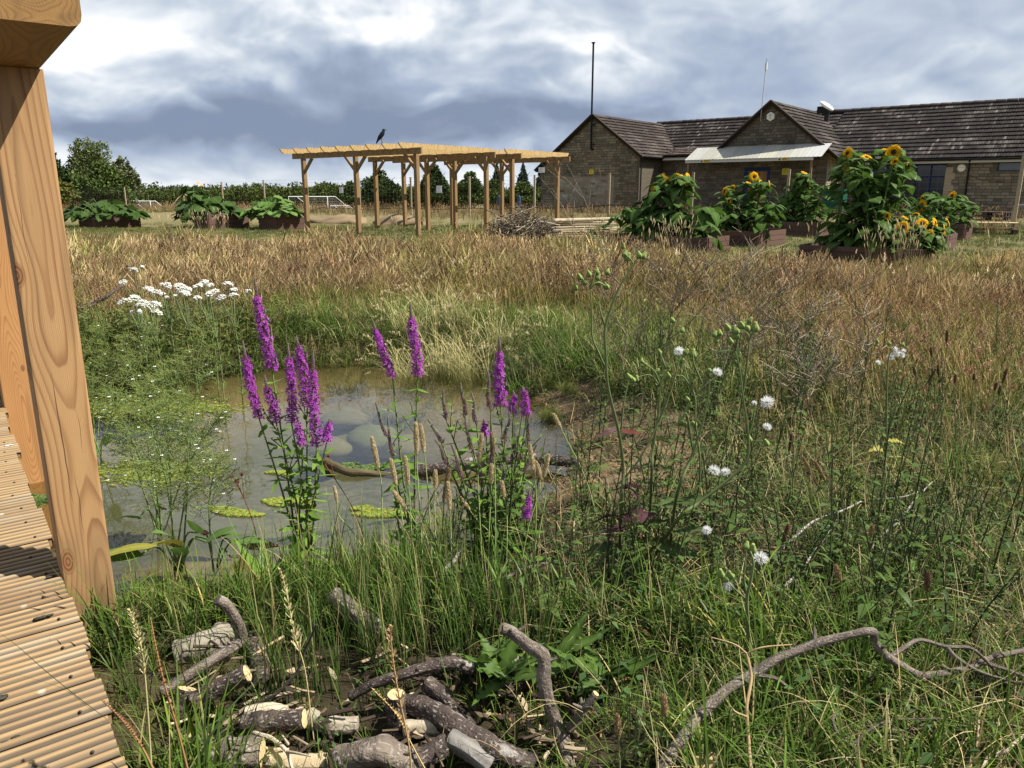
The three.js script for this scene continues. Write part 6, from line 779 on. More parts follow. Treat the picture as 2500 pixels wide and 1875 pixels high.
const barkM = barkTex.map(x => new THREE.MeshStandardMaterial({ map: x, roughness: 0.8, bumpMap: rep(grit, 3, 6), bumpScale: 0.007 })), bareM = lam({ roughness: 0.9, bumpMap: rep(grit, 2, 6), bumpScale: 0.003 });
function log(name, label, cat, pts, r0, r1, o = {}) {
  const r = rng(o.seed ?? Math.round(pts[0].x * 1000 + pts[0].z * 77 + 9999)), c0 = pts[0].clone(), P = curve(pts.map(p => p.clone().sub(c0)), Math.max(14, pts.length * 9), 0.35), t = thing(name, label, cat, c0, 0, o.group), mb = new MB(), sd = r() * 50;
  const kn = [...Array(3)].map(() => [r(), r() * 6.28]);
  mb.tube(P, (q, a, len) => mix(r0, r1, q) * (o.name ? 0.74 : 0.95) * (1 + (o.rough ?? 0.18) * noise(Math.cos(a) * 1.2 + sd, Math.sin(a) * 1.2, len * 14 + sd) + 0.10 * noise(Math.cos(a) * 3 + sd, Math.sin(a) * 3, len * 60) + kn.reduce((s, [k, b]) => s + 0.22 * Math.exp(-(((q - k) * 14) ** 2)) * Math.max(0, Math.cos(a - b)), 0)), 14, o.col ? (q, a, len) => mix3(o.col, o.col2 || o.col, clamp(0.5 + 0.8 * noise(Math.cos(a) * 2 + sd, Math.sin(a) * 2, len * 9))) : [1, 1, 1], { vs: 3, cap: true });
  if (o.name === 'branch') for (let k = 0; k < 6; k++) { const i = 2 + Math.floor(r() * (P.length - 4)), a = r() * 6.28, l = rr(r, 0.008, 0.03), e = P[i].clone().add(V3(Math.cos(a) * l, rr(r, 0.2, 1) * l, Math.sin(a) * l)); mb.tube([P[i], P[i].clone().lerp(e, 0.6), e], q => mix(0.006, 0.003, q) * rr(r, 0.8, 1.2), 7, [1, 1, 1], { vs: 3 }); }
  mesh(o.part || 'bark', mb.geo(), o.col ? bareM : barkM[o.bark || 0], t);
  for (const [e, on] of [[0, o.cut0], [P.length - 1, o.cut1]]) if (on) { const f = new MB(), n = P[e].clone().sub(P[e ? e - 1 : 1]).normalize(), ra = (e ? r1 : r0) * (o.name ? 0.72 : 0.93), q = new THREE.Quaternion().setFromUnitVectors(V3(0, 1, 0), n); for (let j = 0; j <= 6; j++) for (let i = 0; i <= 18; i++) { const a = i / 18 * 6.283, w = j / 6 * ra * (1 + 0.05 * noise(Math.cos(a) * 2, Math.sin(a) * 2, sd)), v = V3(Math.cos(a) * w, 0.002 + 0.003 * (1 - j / 6) + 0.002 * noise(i * 0.8, j, sd), Math.sin(a) * w).applyQuaternion(q).add(P[e]); f.v(v.x, v.y, v.z, vary(r, j % 2 ? [0.58, 0.43, 0.235] : [0.50, 0.345, 0.165], 0.14).map(z => z * (j === 6 ? 0.55 : 1))); } for (let j = 0; j < 6; j++) for (let i = 0; i < 18; i++) { const a = j * 19 + i; f.quad(a, a + 1, a + 20, a + 19); } mesh('cut_face', f.geo(), lam({ roughness: 0.85, side: THREE.DoubleSide }), t); }
  for (const b of o.twigs || []) { const k = new MB(); k.tube(curve(b.map(p => p.clone().sub(c0)), b.length * 6), q => 0.74 * mix(o.tw || r1 * 0.8, (o.tw || r1 * 0.8) * 0.5, q), 7, o.col || [1, 1, 1], { vs: 3 }); mesh('side_branch', k.geo(), o.col ? bareM : barkM[o.bark || 0], t); }
  return t;
}
{
  const c2 = (x, y, h) => at((400 + x / 2.766) * 0.8848, (1275 + y / 2.766) * 0.8848, h), c3 = (x, y, h) => at((1000 + x / 2.766) * 0.8848, (1275 + y / 2.766) * 0.8848, h), c4 = (x, y, h) => at((1500 + x / 2.212) * 0.8848, (1275 + y / 2.212) * 0.8848, h), G = 'cut logs and sticks in the pile';
  const put = (l, f, pts, r0, r1, o = {}) => log(o.name || 'log', l, o.cat || 'log', pts.map(p => f(...p)), r0, r1, { group: G, ...o });
  put('bent grey branch with a raised blunt end at the left of the pile', c2, [[-20, 1150, 0.05], [160, 1040, 0.07], [300, 950, 0.09], [440, 860, 0.10], [530, 785, 0.11], [510, 700, 0.15], [470, 620, 0.19], [420, 555, 0.22], [360, 520, 0.24]], 0.016, 0.019, { name: 'branch', cat: 'branch', bark: 1, rough: 0.22 });
  put('dark log with a splintered pale end in the left of the pile', c2, [[200, 1210, 0.06], [380, 1110, 0.09], [560, 1020, 0.12]], 0.024, 0.022, { cut1: 1 });
  put('short dark log with a clean sawn face, centre left of the pile', c2, [[540, 1360, 0.07], [740, 1350, 0.08], [945, 1325, 0.09]], 0.024, 0.023, { cut1: 1 });
  put('weathered split log with a yellow sawn end at the bottom edge', c2, [[330, 1600, 0.05], [500, 1570, 0.06], [660, 1560, 0.06]], 0.036, 0.034, { cut1: 1, bark: 1, rough: 0.25 });
  put('grey weathered log leaning out of the grass above the pile', c2, [[1150, 490, 0.10], [1280, 600, 0.08], [1400, 700, 0.05], [1540, 840, 0.0]], 0.026, 0.030, { bark: 1 });
  put('reddish log with banded bark lying away from the viewer', c2, [[600, 790, 0.0], [640, 930, 0.02], [670, 1090, 0.03]], 0.028, 0.028);
  put('pale stripped log half buried in grass behind the bent branch', c2, [[90, 900, 0.0], [260, 830, 0.02], [450, 760, 0.02]], 0.04, 0.038, { col: [0.34, 0.30, 0.24], col2: [0.20, 0.17, 0.13], part: 'stripped_wood' });
  put('dark branch crossing behind the upright stub', c2, [[1260, 1180, 0.05], [1420, 1090, 0.09], [1600, 1035, 0.11], [1760, 985, 0.12], [1960, 955, 0.12], [2080, 990, 0.1]], 0.016, 0.020, { name: 'branch', cat: 'branch' });
  put('upright stub with a pale sawn top in the middle of the pile', c2, [[1580, 1470, 0.0], [1575, 1310, 0.06], [1568, 1165, 0.12]], 0.024, 0.022, { cut1: 1 });
  put('long dark log running down to the right across the pile', c2, [[1590, 1220, 0.06], [1760, 1260, 0.07], [1900, 1320, 0.08], [2040, 1420, 0.07], [2240, 1540, 0.05], [2500, 1650, 0.03]], 0.026, 0.025);
  put('thick crooked grey log along the bottom edge', c2, [[1180, 1620, 0.05], [1320, 1570, 0.07], [1470, 1545, 0.08], [1580, 1600, 0.05], [1680, 1680, 0.02]], 0.03, 0.032, { bark: 1 });
  put('pale split wood lying under the short dark log', c2, [[700, 1600, 0.03], [860, 1630, 0.03], [1100, 1620, 0.03]], 0.022, 0.02, { col: [0.50, 0.40, 0.25], col2: [0.36, 0.27, 0.16], part: 'stripped_wood' });
  put('flat pale slab of split wood behind the sawn dark log', c2, [[560, 1300, 0.04], [700, 1270, 0.05], [830, 1290, 0.05]], 0.02, 0.018, { col: [0.55, 0.47, 0.34], col2: [0.44, 0.36, 0.24], part: 'stripped_wood' });
  put('bleached peeling log right of the sawn dark log', c2, [[980, 1330, 0.03], [1130, 1370, 0.04], [1310, 1370, 0.04]], 0.024, 0.02, { col: [0.40, 0.35, 0.27], col2: [0.24, 0.19, 0.14], part: 'stripped_wood' });
  put('grooved light log end beside the upright stub', c2, [[1630, 1400, 0.04], [1780, 1385, 0.05], [1960, 1400, 0.05]], 0.022, 0.02, { col: [0.42, 0.36, 0.26], col2: [0.28, 0.22, 0.15], part: 'stripped_wood' });
  put('thin brown twig curving up through the grass of the pile', c2, [[440, 1330, 0.03], [620, 1230, 0.06], [760, 1160, 0.09], [900, 1010, 0.14], [960, 850, 0.2], [1030, 690, 0.27]], 0.0055, 0.004, { name: 'twig', cat: 'twig' });
  put('pale thin twig forking over the bottom logs', c2, [[510, 1340, 0.06], [620, 1420, 0.07], [730, 1460, 0.07], [830, 1550, 0.07], [870, 1690, 0.05]], 0.0065, 0.005, { name: 'twig', cat: 'twig', col: [0.45, 0.38, 0.28], part: 'stripped_wood', twigs: [[c2(830, 1550, 0.07), c2(900, 1560, 0.09), c2(990, 1580, 0.1)], [c2(840, 1500, 0.07), c2(800, 1440, 0.1)]], tw: 0.005 });
  put('short log in shadow at the left end of the pile', c2, [[120, 1320, 0.02], [130, 1230, 0.05], [160, 1130, 0.08]], 0.026, 0.025, { cut1: 1 });
  put('Y shaped stick with a bent upper arm rising from the pile', c3, [[1080, 1680, 0.0], [1040, 1520, 0.02], [1000, 1390, 0.05], [940, 1210, 0.12], [905, 1060, 0.17], [912, 960, 0.20], [895, 895, 0.22], [800, 830, 0.23], [690, 740, 0.25], [620, 715, 0.26]], 0.022, 0.018, { name: 'branch', cat: 'branch', bark: 1, cut1: 1, rough: 0.22 });
  put('short thin stick leaning right beside the Y shaped stick', c3, [[1070, 1400, 0.05], [1150, 1290, 0.10], [1255, 1160, 0.15]], 0.010, 0.011, { name: 'branch', cat: 'branch', bark: 1, cut1: 1 });
  put('white mottled log low in the pile near the bottom edge', c3, [[270, 1460, 0.07], [400, 1530, 0.06], [540, 1640, 0.03]], 0.024, 0.024, { col: [0.24, 0.225, 0.20], col2: [0.045, 0.035, 0.028], part: 'lichen_bark' });
  put('reddish log lying across behind the Y shaped stick', c3, [[560, 1130, 0.03], [700, 1080, 0.04], [870, 1040, 0.05]], 0.022, 0.024, { bark: 0 });
  put('pale barked log lying level behind the dandelion leaves', c3, [[430, 960, 0.02], [640, 945, 0.03], [930, 930, 0.03]], 0.018, 0.02, { col: [0.40, 0.38, 0.34], col2: [0.20, 0.16, 0.13], part: 'lichen_bark' });
  put('dark log sloping down from the crossing branch', c3, [[110, 1080, 0.09], [230, 1180, 0.07], [310, 1290, 0.04], [430, 1400, 0.02]], 0.018, 0.02);
  put('dark wet log at the bottom under the long dark log', c3, [[40, 1600, 0.04], [150, 1560, 0.05], [260, 1490, 0.06]], 0.026, 0.026);
  put('pale stick lying in the grass below the loosestrife', c3, [[640, 380, 0.03], [740, 330, 0.04], [880, 285, 0.04], [1000, 270, 0.03]], 0.008, 0.006, { name: 'twig', cat: 'twig', bark: 1 });
  put('lichen white stick in the grass left of the loosestrife base', c3, [[60, 480, 0.04], [150, 400, 0.06], [300, 260, 0.08], [340, 180, 0.08]], 0.010, 0.008, { name: 'twig', cat: 'twig', col: [0.40, 0.39, 0.36], col2: [0.16, 0.13, 0.11], part: 'lichen_bark' });
  put('sawn log end peeping in at the bottom right of centre', c4, [[540, 1400, 0.0], [510, 1350, 0.04], [490, 1290, 0.07]], 0.032, 0.03, { cut1: 1 });
  put('large grey forked branch lying across the grass at the lower right', c4, [[220, 1400, 0.05], [320, 1240, 0.08], [450, 1060, 0.12], [600, 910, 0.15], [740, 825, 0.17], [880, 740, 0.2], [1060, 665, 0.23], [1240, 615, 0.25], [1395, 590, 0.26], [1405, 650, 0.22], [1480, 735, 0.18], [1640, 825, 0.13], [1780, 815, 0.12], [1920, 785, 0.12], [2040, 730, 0.13], [2260, 685, 0.14]], 0.017, 0.0085, { name: 'branch', cat: 'branch', bark: 1, rough: 0.2, tw: 0.0085, twigs: [[c4(1480, 735, 0.18), c4(1560, 680, 0.19), c4(1650, 637, 0.19), c4(1790, 672, 0.18), c4(1920, 680, 0.17), c4(2000, 740, 0.15), c4(2080, 830, 0.1), c4(2260, 1010, 0.05)], [c4(1790, 672, 0.18), c4(1850, 735, 0.16), c4(1990, 815, 0.12), c4(2260, 890, 0.1)], [c4(2010, 830, 0.1), c4(2060, 960, 0.06), c4(2250, 1140, 0.02)], [c4(740, 825, 0.17), c4(860, 840, 0.17), c4(940, 890, 0.16)], [c4(1960, 750, 0.13), c4(2100, 790, 0.13), c4(2260, 850, 0.12)]] });
  put('thin pale forked twig standing upright before the forked branch', c4, [[745, 1400, 0.1], [725, 1200, 0.14], [715, 1000, 0.2], [740, 840, 0.24], [715, 710, 0.28]], 0.0052, 0.004, { name: 'twig', cat: 'twig', col: [0.46, 0.32, 0.17], col2: [0.36, 0.24, 0.13], part: 'stripped_wood', tw: 0.003, twigs: [[c4(715, 710, 0.28), c4(650, 660, 0.3), c4(520, 620, 0.31)], [c4(715, 710, 0.28), c4(800, 675, 0.3), c4(960, 660, 0.3)], [c4(715, 1050, 0.19), c4(650, 1020, 0.2), c4(600, 955, 0.22)]] });
  put('small branching twig lying at the bottom right', c4, [[1350, 1400, 0.05], [1300, 1230, 0.08], [1200, 1130, 0.1], [1180, 1060, 0.12], [1220, 1035, 0.12]], 0.0065, 0.004, { name: 'twig', cat: 'twig', bark: 1, tw: 0.005, twigs: [[c4(1290, 1200, 0.08), c4(1380, 1120, 0.1), c4(1500, 1070, 0.11), c4(1760, 1060, 0.1)], [c4(1440, 1110, 0.1), c4(1600, 1125, 0.08), c4(1700, 1070, 0.08)]] });
  put('thin crooked twig at the right bottom edge', c4, [[1915, 1400, 0.04], [1930, 1270, 0.06], [1960, 1190, 0.08], [1968, 1070, 0.1]], 0.005, 0.003, { name: 'twig', cat: 'twig', col: [0.40, 0.30, 0.18], part: 'stripped_wood' });
  put('pale curved twig in the right bottom corner', c4, [[1880, 1400, 0.04], [2010, 1290, 0.06], [2130, 1220, 0.07], [2260, 1120, 0.08]], 0.007, 0.005, { name: 'twig', cat: 'twig', col: [0.44, 0.36, 0.25], part: 'stripped_wood' });
  const cr = (x, y, h) => at((1900 + x / 2.0733) * 0.8848, (650 + y / 2.0733) * 0.8848, h);
  put('bleached white branch lying in the grass at the right', cr, [[-60, 1500, 0.03], [60, 1390, 0.06], [180, 1290, 0.09], [330, 1235, 0.1], [420, 1190, 0.1]], 0.007, 0.004, { name: 'twig', cat: 'twig', col: [0.44, 0.41, 0.37], col2: [0.30, 0.27, 0.23], part: 'stripped_wood', tw: 0.004, twigs: [[cr(180, 1290, 0.09), cr(240, 1320, 0.09), cr(300, 1280, 0.1)], [cr(60, 1390, 0.06), cr(120, 1330, 0.1)]] });
  put('long bleached stick crossing below the bleached branch', cr, [[-10, 1660, 0.03], [110, 1540, 0.05], [200, 1420, 0.08], [300, 1290, 0.12]], 0.0062, 0.004, { name: 'twig', cat: 'twig', col: [0.44, 0.41, 0.37], col2: [0.30, 0.27, 0.23], part: 'stripped_wood' });
  put('pale thin stick pointing up right beside the yellow leaved thistle', cr, [[470, 1430, 0.02], [530, 1360, 0.05], [620, 1280, 0.09], [680, 1200, 0.13], [740, 1130, 0.17]], 0.006, 0.0045, { name: 'twig', cat: 'twig', col: [0.44, 0.41, 0.37], col2: [0.30, 0.27, 0.23], part: 'stripped_wood', tw: 0.003, twigs: [[cr(740, 1130, 0.17), cr(640, 1165, 0.16), cr(500, 1180, 0.14)], [cr(740, 1130, 0.17), cr(780, 1090, 0.19)]] });
  // chips, bark flakes and bits of twig between the logs
  { const r = rng(77), mb = new MB(); for (let k = 0; k < 240; k++) { const p = k % 3 ? c2(rr(r, 100, 2000), rr(r, 900, 1660), 0.015) : c3(rr(r, 0, 1200), rr(r, 1000, 1660), 0.015), az = r() * 6.28, th = rr(r, -0.25, 0.35), l = rr(r, 0.02, 0.11), d = V3(Math.cos(az) * Math.cos(th), Math.sin(th), Math.sin(az) * Math.cos(th)), c = vary(r, [[0.05, 0.035, 0.025], [0.32, 0.25, 0.16], [0.12, 0.085, 0.055], [0.24, 0.19, 0.125]][Math.floor(r() * r() * 4)], 0.3); p.y += rr(r, 0, 0.05); if (r() < 0.6) mb.tube([p, p.clone().addScaledVector(d, l * 0.5).add(V3(0, rr(r, -0.004, 0.004), 0)), p.clone().addScaledVector(d, l)], rr(r, 0.002, 0.006), 5, c); else mb.ribbon([p, p.clone().addScaledVector(d, l * 0.3), p.clone().addScaledVector(d, l * 0.6)], t => 0.016 * Math.sin(Math.PI * clamp(t * 0.8 + 0.12)), V3(-d.z, rr(r, -0.4, 0.4), d.x).normalize(), c, c); } tag(mesh('wood_litter', mb.geo(), lam({ side: THREE.DoubleSide }), null), 'bark flakes, chips and bits of twig between the logs', 'wood litter', null, 'stuff'); }
  // in and beyond the pond
  const pw = (x, y, h) => at(x, y, h);
  put('mossy branch tip sticking out of the water behind the purple spikes', pw, [[702, 997, WL + 0.03], [750, 1018, WL + 0.02], [820, 1024, WL - 0.0], [930, 1040, WL - 0.06]], 0.026, 0.014, { col: [0.045, 0.042, 0.02], col2: [0.13, 0.10, 0.055], part: 'wet_bark', group: 'branches in the pond' });
  put('dark log lying at the waterline behind the timothy heads', pw, [[900, 1018, WL + 0.0], [960, 1010, WL + 0.03], [1060, 995, WL + 0.05], [1150, 990, WL + 0.05], [1250, 1000, WL + 0.06]], 0.036, 0.03, { bark: 0, group: 'branches in the pond' });
  put('dark branch jutting right from behind the front post on the far bank', pw, [[140, 690, 0.1], [190, 660, 0.2], [230, 640, 0.28], [262, 618, 0.36]], 0.035, 0.018, { name: 'branch', cat: 'branch', group: 'branches on the far bank' });
  put('second dark branch just below the jutting one', pw, [[150, 670, 0.15], [185, 665, 0.2], [240, 640, 0.24]], 0.02, 0.012, { name: 'branch', cat: 'branch', group: 'branches on the far bank' });
  put('broken reddish stick hanging towards the far bank', pw, [[165, 672, 0.12], [190, 700, 0.1], [225, 720, 0.04], [268, 730, 0.02]], 0.022, 0.014, { name: 'branch', cat: 'branch', group: 'branches on the far bank' });
  put('long pale log along the water\'s far left edge', pw, [[170, 775, WL + 0.1], [235, 790, WL + 0.1], [300, 806, WL + 0.05], [350, 815, WL + 0.02]], 0.05, 0.035, { bark: 1, group: 'branches on the far bank' });
}

// ---------------------------------------------------------------- dead branching weeds at the middle right
function branchWeed(label, root, tip, spread, seed, col, dens = 1) {
  const r = rng(seed), t = thing('dry_weed', label, 'dry weed', root, 0, 'dead branching weeds'), mb = new MB(), pod = new MB();
  const grow = (p, d, l, rad, lv) => { const pts = [p.clone()], dd = d.clone(), n = 4; for (let i = 0; i < n; i++) { dd.add(V3(rr(r, -0.22, 0.22), rr(r, -0.1, 0.16), rr(r, -0.22, 0.22))).normalize(); pts.push(pts[i].clone().addScaledVector(dd, l / n)); } mb.tube(pts, q => Math.max(0.0015, rad * (1 - 0.5 * q)), 4, vary(r, col, 0.25).map((f => q => q * f)(r() < 0.45 ? 0.35 : 1.15)), { cap: false }); if (lv < 3) { const k = Math.round((lv === 0 ? 11 : lv === 1 ? 6 : 3) * dens); for (let i = 0; i < k; i++) { const q = pts[1 + Math.floor(r() * (n))], a = r() * 6.283, nd = dd.clone().multiplyScalar(0.6).add(V3(Math.cos(a), rr(r, -0.1, 0.7), Math.sin(a)).multiplyScalar(spread)).normalize(); grow(q, nd, l * rr(r, 0.35, 0.62), rad * 0.55, lv + 1); } } else if (r() < 0.35) { const e = pts[n]; pod.blob(e.x, e.y, e.z, 0.004, 0.006, 0.004, vary(r, [0.10, 0.10, 0.05], 0.4), 4, 2); } };
  const d = tip.clone().sub(root); grow(V3(0, -0.02, 0), d.clone().normalize(), d.length() * 0.8, 0.006, 0); mesh('twigs', mb.geo(), M.twig, t); if (!pod.empty) mesh('seed_pods', pod.geo(), M.vc, t);
}
[[1450, 760, 1420, 545, 5.0, 'grey dead weed rising highest left of the plank bed', [0.21, 0.17, 0.125]], [1560, 775, 1590, 575, 4.8, 'widest tangle of grey dead stems before the middle bed', [0.33, 0.27, 0.19]], [1680, 780, 1650, 610, 4.6, 'dead weed with greenish pods right of the widest tangle', [0.17, 0.15, 0.10]], [1760, 800, 1770, 640, 4.4, 'fine twiggy dead weed at the tangle\'s right', [0.34, 0.28, 0.20]], [1860, 830, 1850, 660, 4.2, 'low grey twiggy weed near the fluffy thistle', [0.34, 0.28, 0.20]], [1350, 740, 1300, 560, 5.2, 'thin dead weed behind the tallest sow thistle', [0.2, 0.155, 0.10]], [1620, 720, 1700, 590, 5.5, 'brownish dead weed behind the widest tangle', [0.22, 0.16, 0.10]], [1780, 900, 1740, 750, 3.8, 'matted dead weed just above the fluff balls', [0.32, 0.27, 0.19]], [1240, 560, 1235, 370, 9.5, 'tall bare sapling stems before the brush heap', [0.26, 0.21, 0.15]], [1330, 560, 1310, 390, 9.5, 'thin bare sapling before the timber stack', [0.26, 0.21, 0.15]]].forEach(([x, y, tx, ty, F, l, c], i) => { const root = far(x, y, F); root.y = height(root.x, root.z); branchWeed(l, root, far(tx, ty, F - 0.1), i > 7 ? 0.5 : 1.0, 800 + i, c, i > 7 ? 0.45 : 1); });
// small dead flower stalks in front of the water
{
  const r = rng(850); [[567, 1225, 512, 1040, 'red stemmed dead flower stalk left of the purple spikes'], [640, 1230, 632, 1120, 'red brown seed stalk inside the tall purple clump'], [800, 1180, 700, 1000, 'red seed stalk slanting left over the water']].forEach(([x, y, tx, ty, l], k) => { const root = at(x, y, WL + 0.05), F = -root.z + 0.02, t = thing('dead_flower_stalk', l, 'dry stalk', root), tip = far(tx, ty, F).sub(root), st = new MB(), cv = curve([V3(0, -0.04, 0), tip.clone().multiplyScalar(0.5).add(V3(0.015, 0, 0)), tip], 10); st.tube(cv, 0.0018, 5, [0.16, 0.055, 0.03]); for (const q of [[0.02, 0.03], [-0.015, 0.02]]) st.tube([cv[8], tip.clone().add(V3(q[0], q[1], 0))], 0.0012, 4, [0.16, 0.055, 0.03]); mesh('stem', st.geo(), M.stem, t); for (const q of [[0, 0], [0.02, 0.03], [-0.015, 0.02]]) { const b = new MB(); for (let i = 0; i < 26; i++) b.blob(rr(r, -0.006, 0.006), rr(r, -0.006, 0.006), rr(r, -0.006, 0.006), 0.003, 0.004, 0.003, vary(r, [0.17, 0.085, 0.055], 0.3), 4, 2); mesh('seed_cluster', b.geo(), M.vc, t, tip.clone().add(V3(q[0], q[1], 0))); } });
}

// ---------------------------------------------------------------- grasses and ground cover
const mat4 = new THREE.Matrix4(), qy = new THREE.Quaternion(), qt = new THREE.Quaternion(), eu = new THREE.Euler(), col3 = new THREE.Color();
function tuft(seed, o) {
  const r = rng(seed), mb = new MB();
  for (let k = 0; k < o.n; k++) {
    const a = r() * 6.283, q = Math.sqrt(r()) * o.spread, h = rr(r, o.h[0], o.h[1]), az = o.wind && r() < 0.7 ? rr(r, 0.9, 2.6) : a + rr(r, -0.8, 0.8), sh = rr(r, 0.75, 1.25), c0 = vary(r, o.c0, 0.12).map(x => x * sh), c1 = (r() < (o.dryMix ?? 0) ? vary(r, o.dry, 0.15) : vary(r, o.c1, 0.18)).map(x => x * sh);
    const pts = mb.blade(Math.cos(a) * q, 0, Math.sin(a) * q, az, h, rr(r, o.w[0], o.w[1]), rr(r, o.lean[0], o.lean[1]), rr(r, o.bend[0], o.bend[1]), o.segs || 4, c0, c1);
    if (o.head && r() < o.head.p) {
      const e = pts[pts.length - 1], e0 = pts[pts.length - 2], d = e.clone().sub(e0).normalize(), hl = rr(r, o.head.l[0], o.head.l[1]), c = vary(r, o.head.cols[Math.floor(r() * o.head.cols.length)], 0.2);
      if (o.head.kind === 'airy') for (let j = 0; j < 14; j++) { const f = j / 14, p = e.clone().addScaledVector(d, hl * (f - 0.45)), b = j * 2.4, l = hl * 0.42 * (1 - f * 0.75), t = V3(p.x + Math.cos(b) * l * 0.5, p.y + l * 0.75, p.z + Math.sin(b) * l * 0.5); mb.ribbon([p, p.clone().lerp(t, 0.6), t], x => o.head.w * (0.45 + x * 0.8), V3(Math.sin(b), 0, -Math.cos(b)), c, c); }
      else for (let j = 0; j < 2; j++) { const b = j * 1.57 + a; mb.ribbon([0, 0.3, 0.7, 1].map(f => e.clone().addScaledVector(d, hl * (f - 0.2)).add(V3(0.1 * hl * f * f, 0, 0))), f => o.head.w * Math.sin(Math.PI * clamp(0.1 + f * 0.85)), V3(Math.cos(b), 0, Math.sin(b)), c, c.map(x => x * 1.15)); }
    }
  }
  return mb.geo();
}
function scatter(parent, name, geos, m, pts) {                                                       // pts: [x, y, z, turn, scale, [r,g,b], tilt]
  const per = geos.map(() => []); pts.forEach((p, i) => per[i % geos.length].push(p));
  geos.forEach((g, k) => { if (!per[k].length) return; const im = new THREE.InstancedMesh(g, m, per[k].length); im.name = name; im.castShadow = im.receiveShadow = true; per[k].forEach((p, i) => { eu.set(p[6] || 0, p[3], p[7] || 0, 'YXZ'); qy.setFromEuler(eu); const s = p[4]; mat4.compose(V3(p[0], p[1], p[2]), qy, Array.isArray(s) ? V3(...s) : V3(s, s, s)); im.setMatrixAt(i, mat4); im.setColorAt(i, col3.setRGB(...p[5])); }); im.userData.kind = 'stuff'; parent.add(im); });
}
function stuff(name, label, cat) { const t = thing(name, label, cat); t.userData.kind = 'stuff'; return t; }
function sow(seed, F0, F1, perM2, f, x0 = -99, x1 = 99) {                                             // even scatter over the view's wedge; f(x, z, F) gives a chance and f returns [p, ...]
  const r = rng(seed), out = [], hw = F => F * 0.70 + 0.7; let a0 = Math.max(-hw(F1), x0), a1 = Math.min(hw(F1), x1); const n = Math.round((F1 - F0) * (a1 - a0) * perM2);
  for (let i = 0; i < n; i++) { const F = F0 + (F1 - F0) * r(), x = a0 + (a1 - a0) * r(); const k = r(), u = r(), v = r(), w = r(); if (Math.abs(x) > hw(F)) continue; const z = -F, q = deckQ(x, z); if (q < 0.03 && F < 12) continue; const o = f(x, z, F, k, [u, v, w]); if (o) out.push(o); }
  return out;
}
const patch = (x, z, s, k) => noise(x * s, z * s, k);
const tintG = (u, v, d = 0) => { const k = 0.75 + 0.5 * u; return mix3([k, k * (0.94 + 0.12 * v), k * 0.95], [k * 1.9, k * 1.35, k * 1.2], d); };
const onBed = (() => { const B = [[S(2243, 652), 2.3, 1.05], [S(2306, 613), 1.6, 1.25], [S(2350, 586), 1.6, 1.3], [S(1726, 618), 2.4, 1.1], [S(1853, 604), 1.5, 1.7], [S(1995, 580), 1.7, 1.2], [S(676, 562), 1, 1.25], [S(530, 560), 0.9, 1.6], [S(300, 558), 1.3, 1.6]]; return (x, z) => B.some(([c, lu, ln]) => { const dx = x - c.x, dz = z - c.z, u = -(dx * UA.x + dz * UA.z), n = -(dx * NA.x + dz * NA.z); return u > -0.03 && u < lu + 0.03 && n > -0.03 && n < ln + 0.03; }); })();
const GREEN0 = [0.018, 0.034, 0.006], GREEN1 = [0.115, 0.19, 0.028], YG1 = [0.115, 0.135, 0.032], STRAW = [0.46, 0.36, 0.165], STRAW2 = [0.56, 0.46, 0.25];  // GREEN0: dark blade bases, the occlusion between blades put into the colour
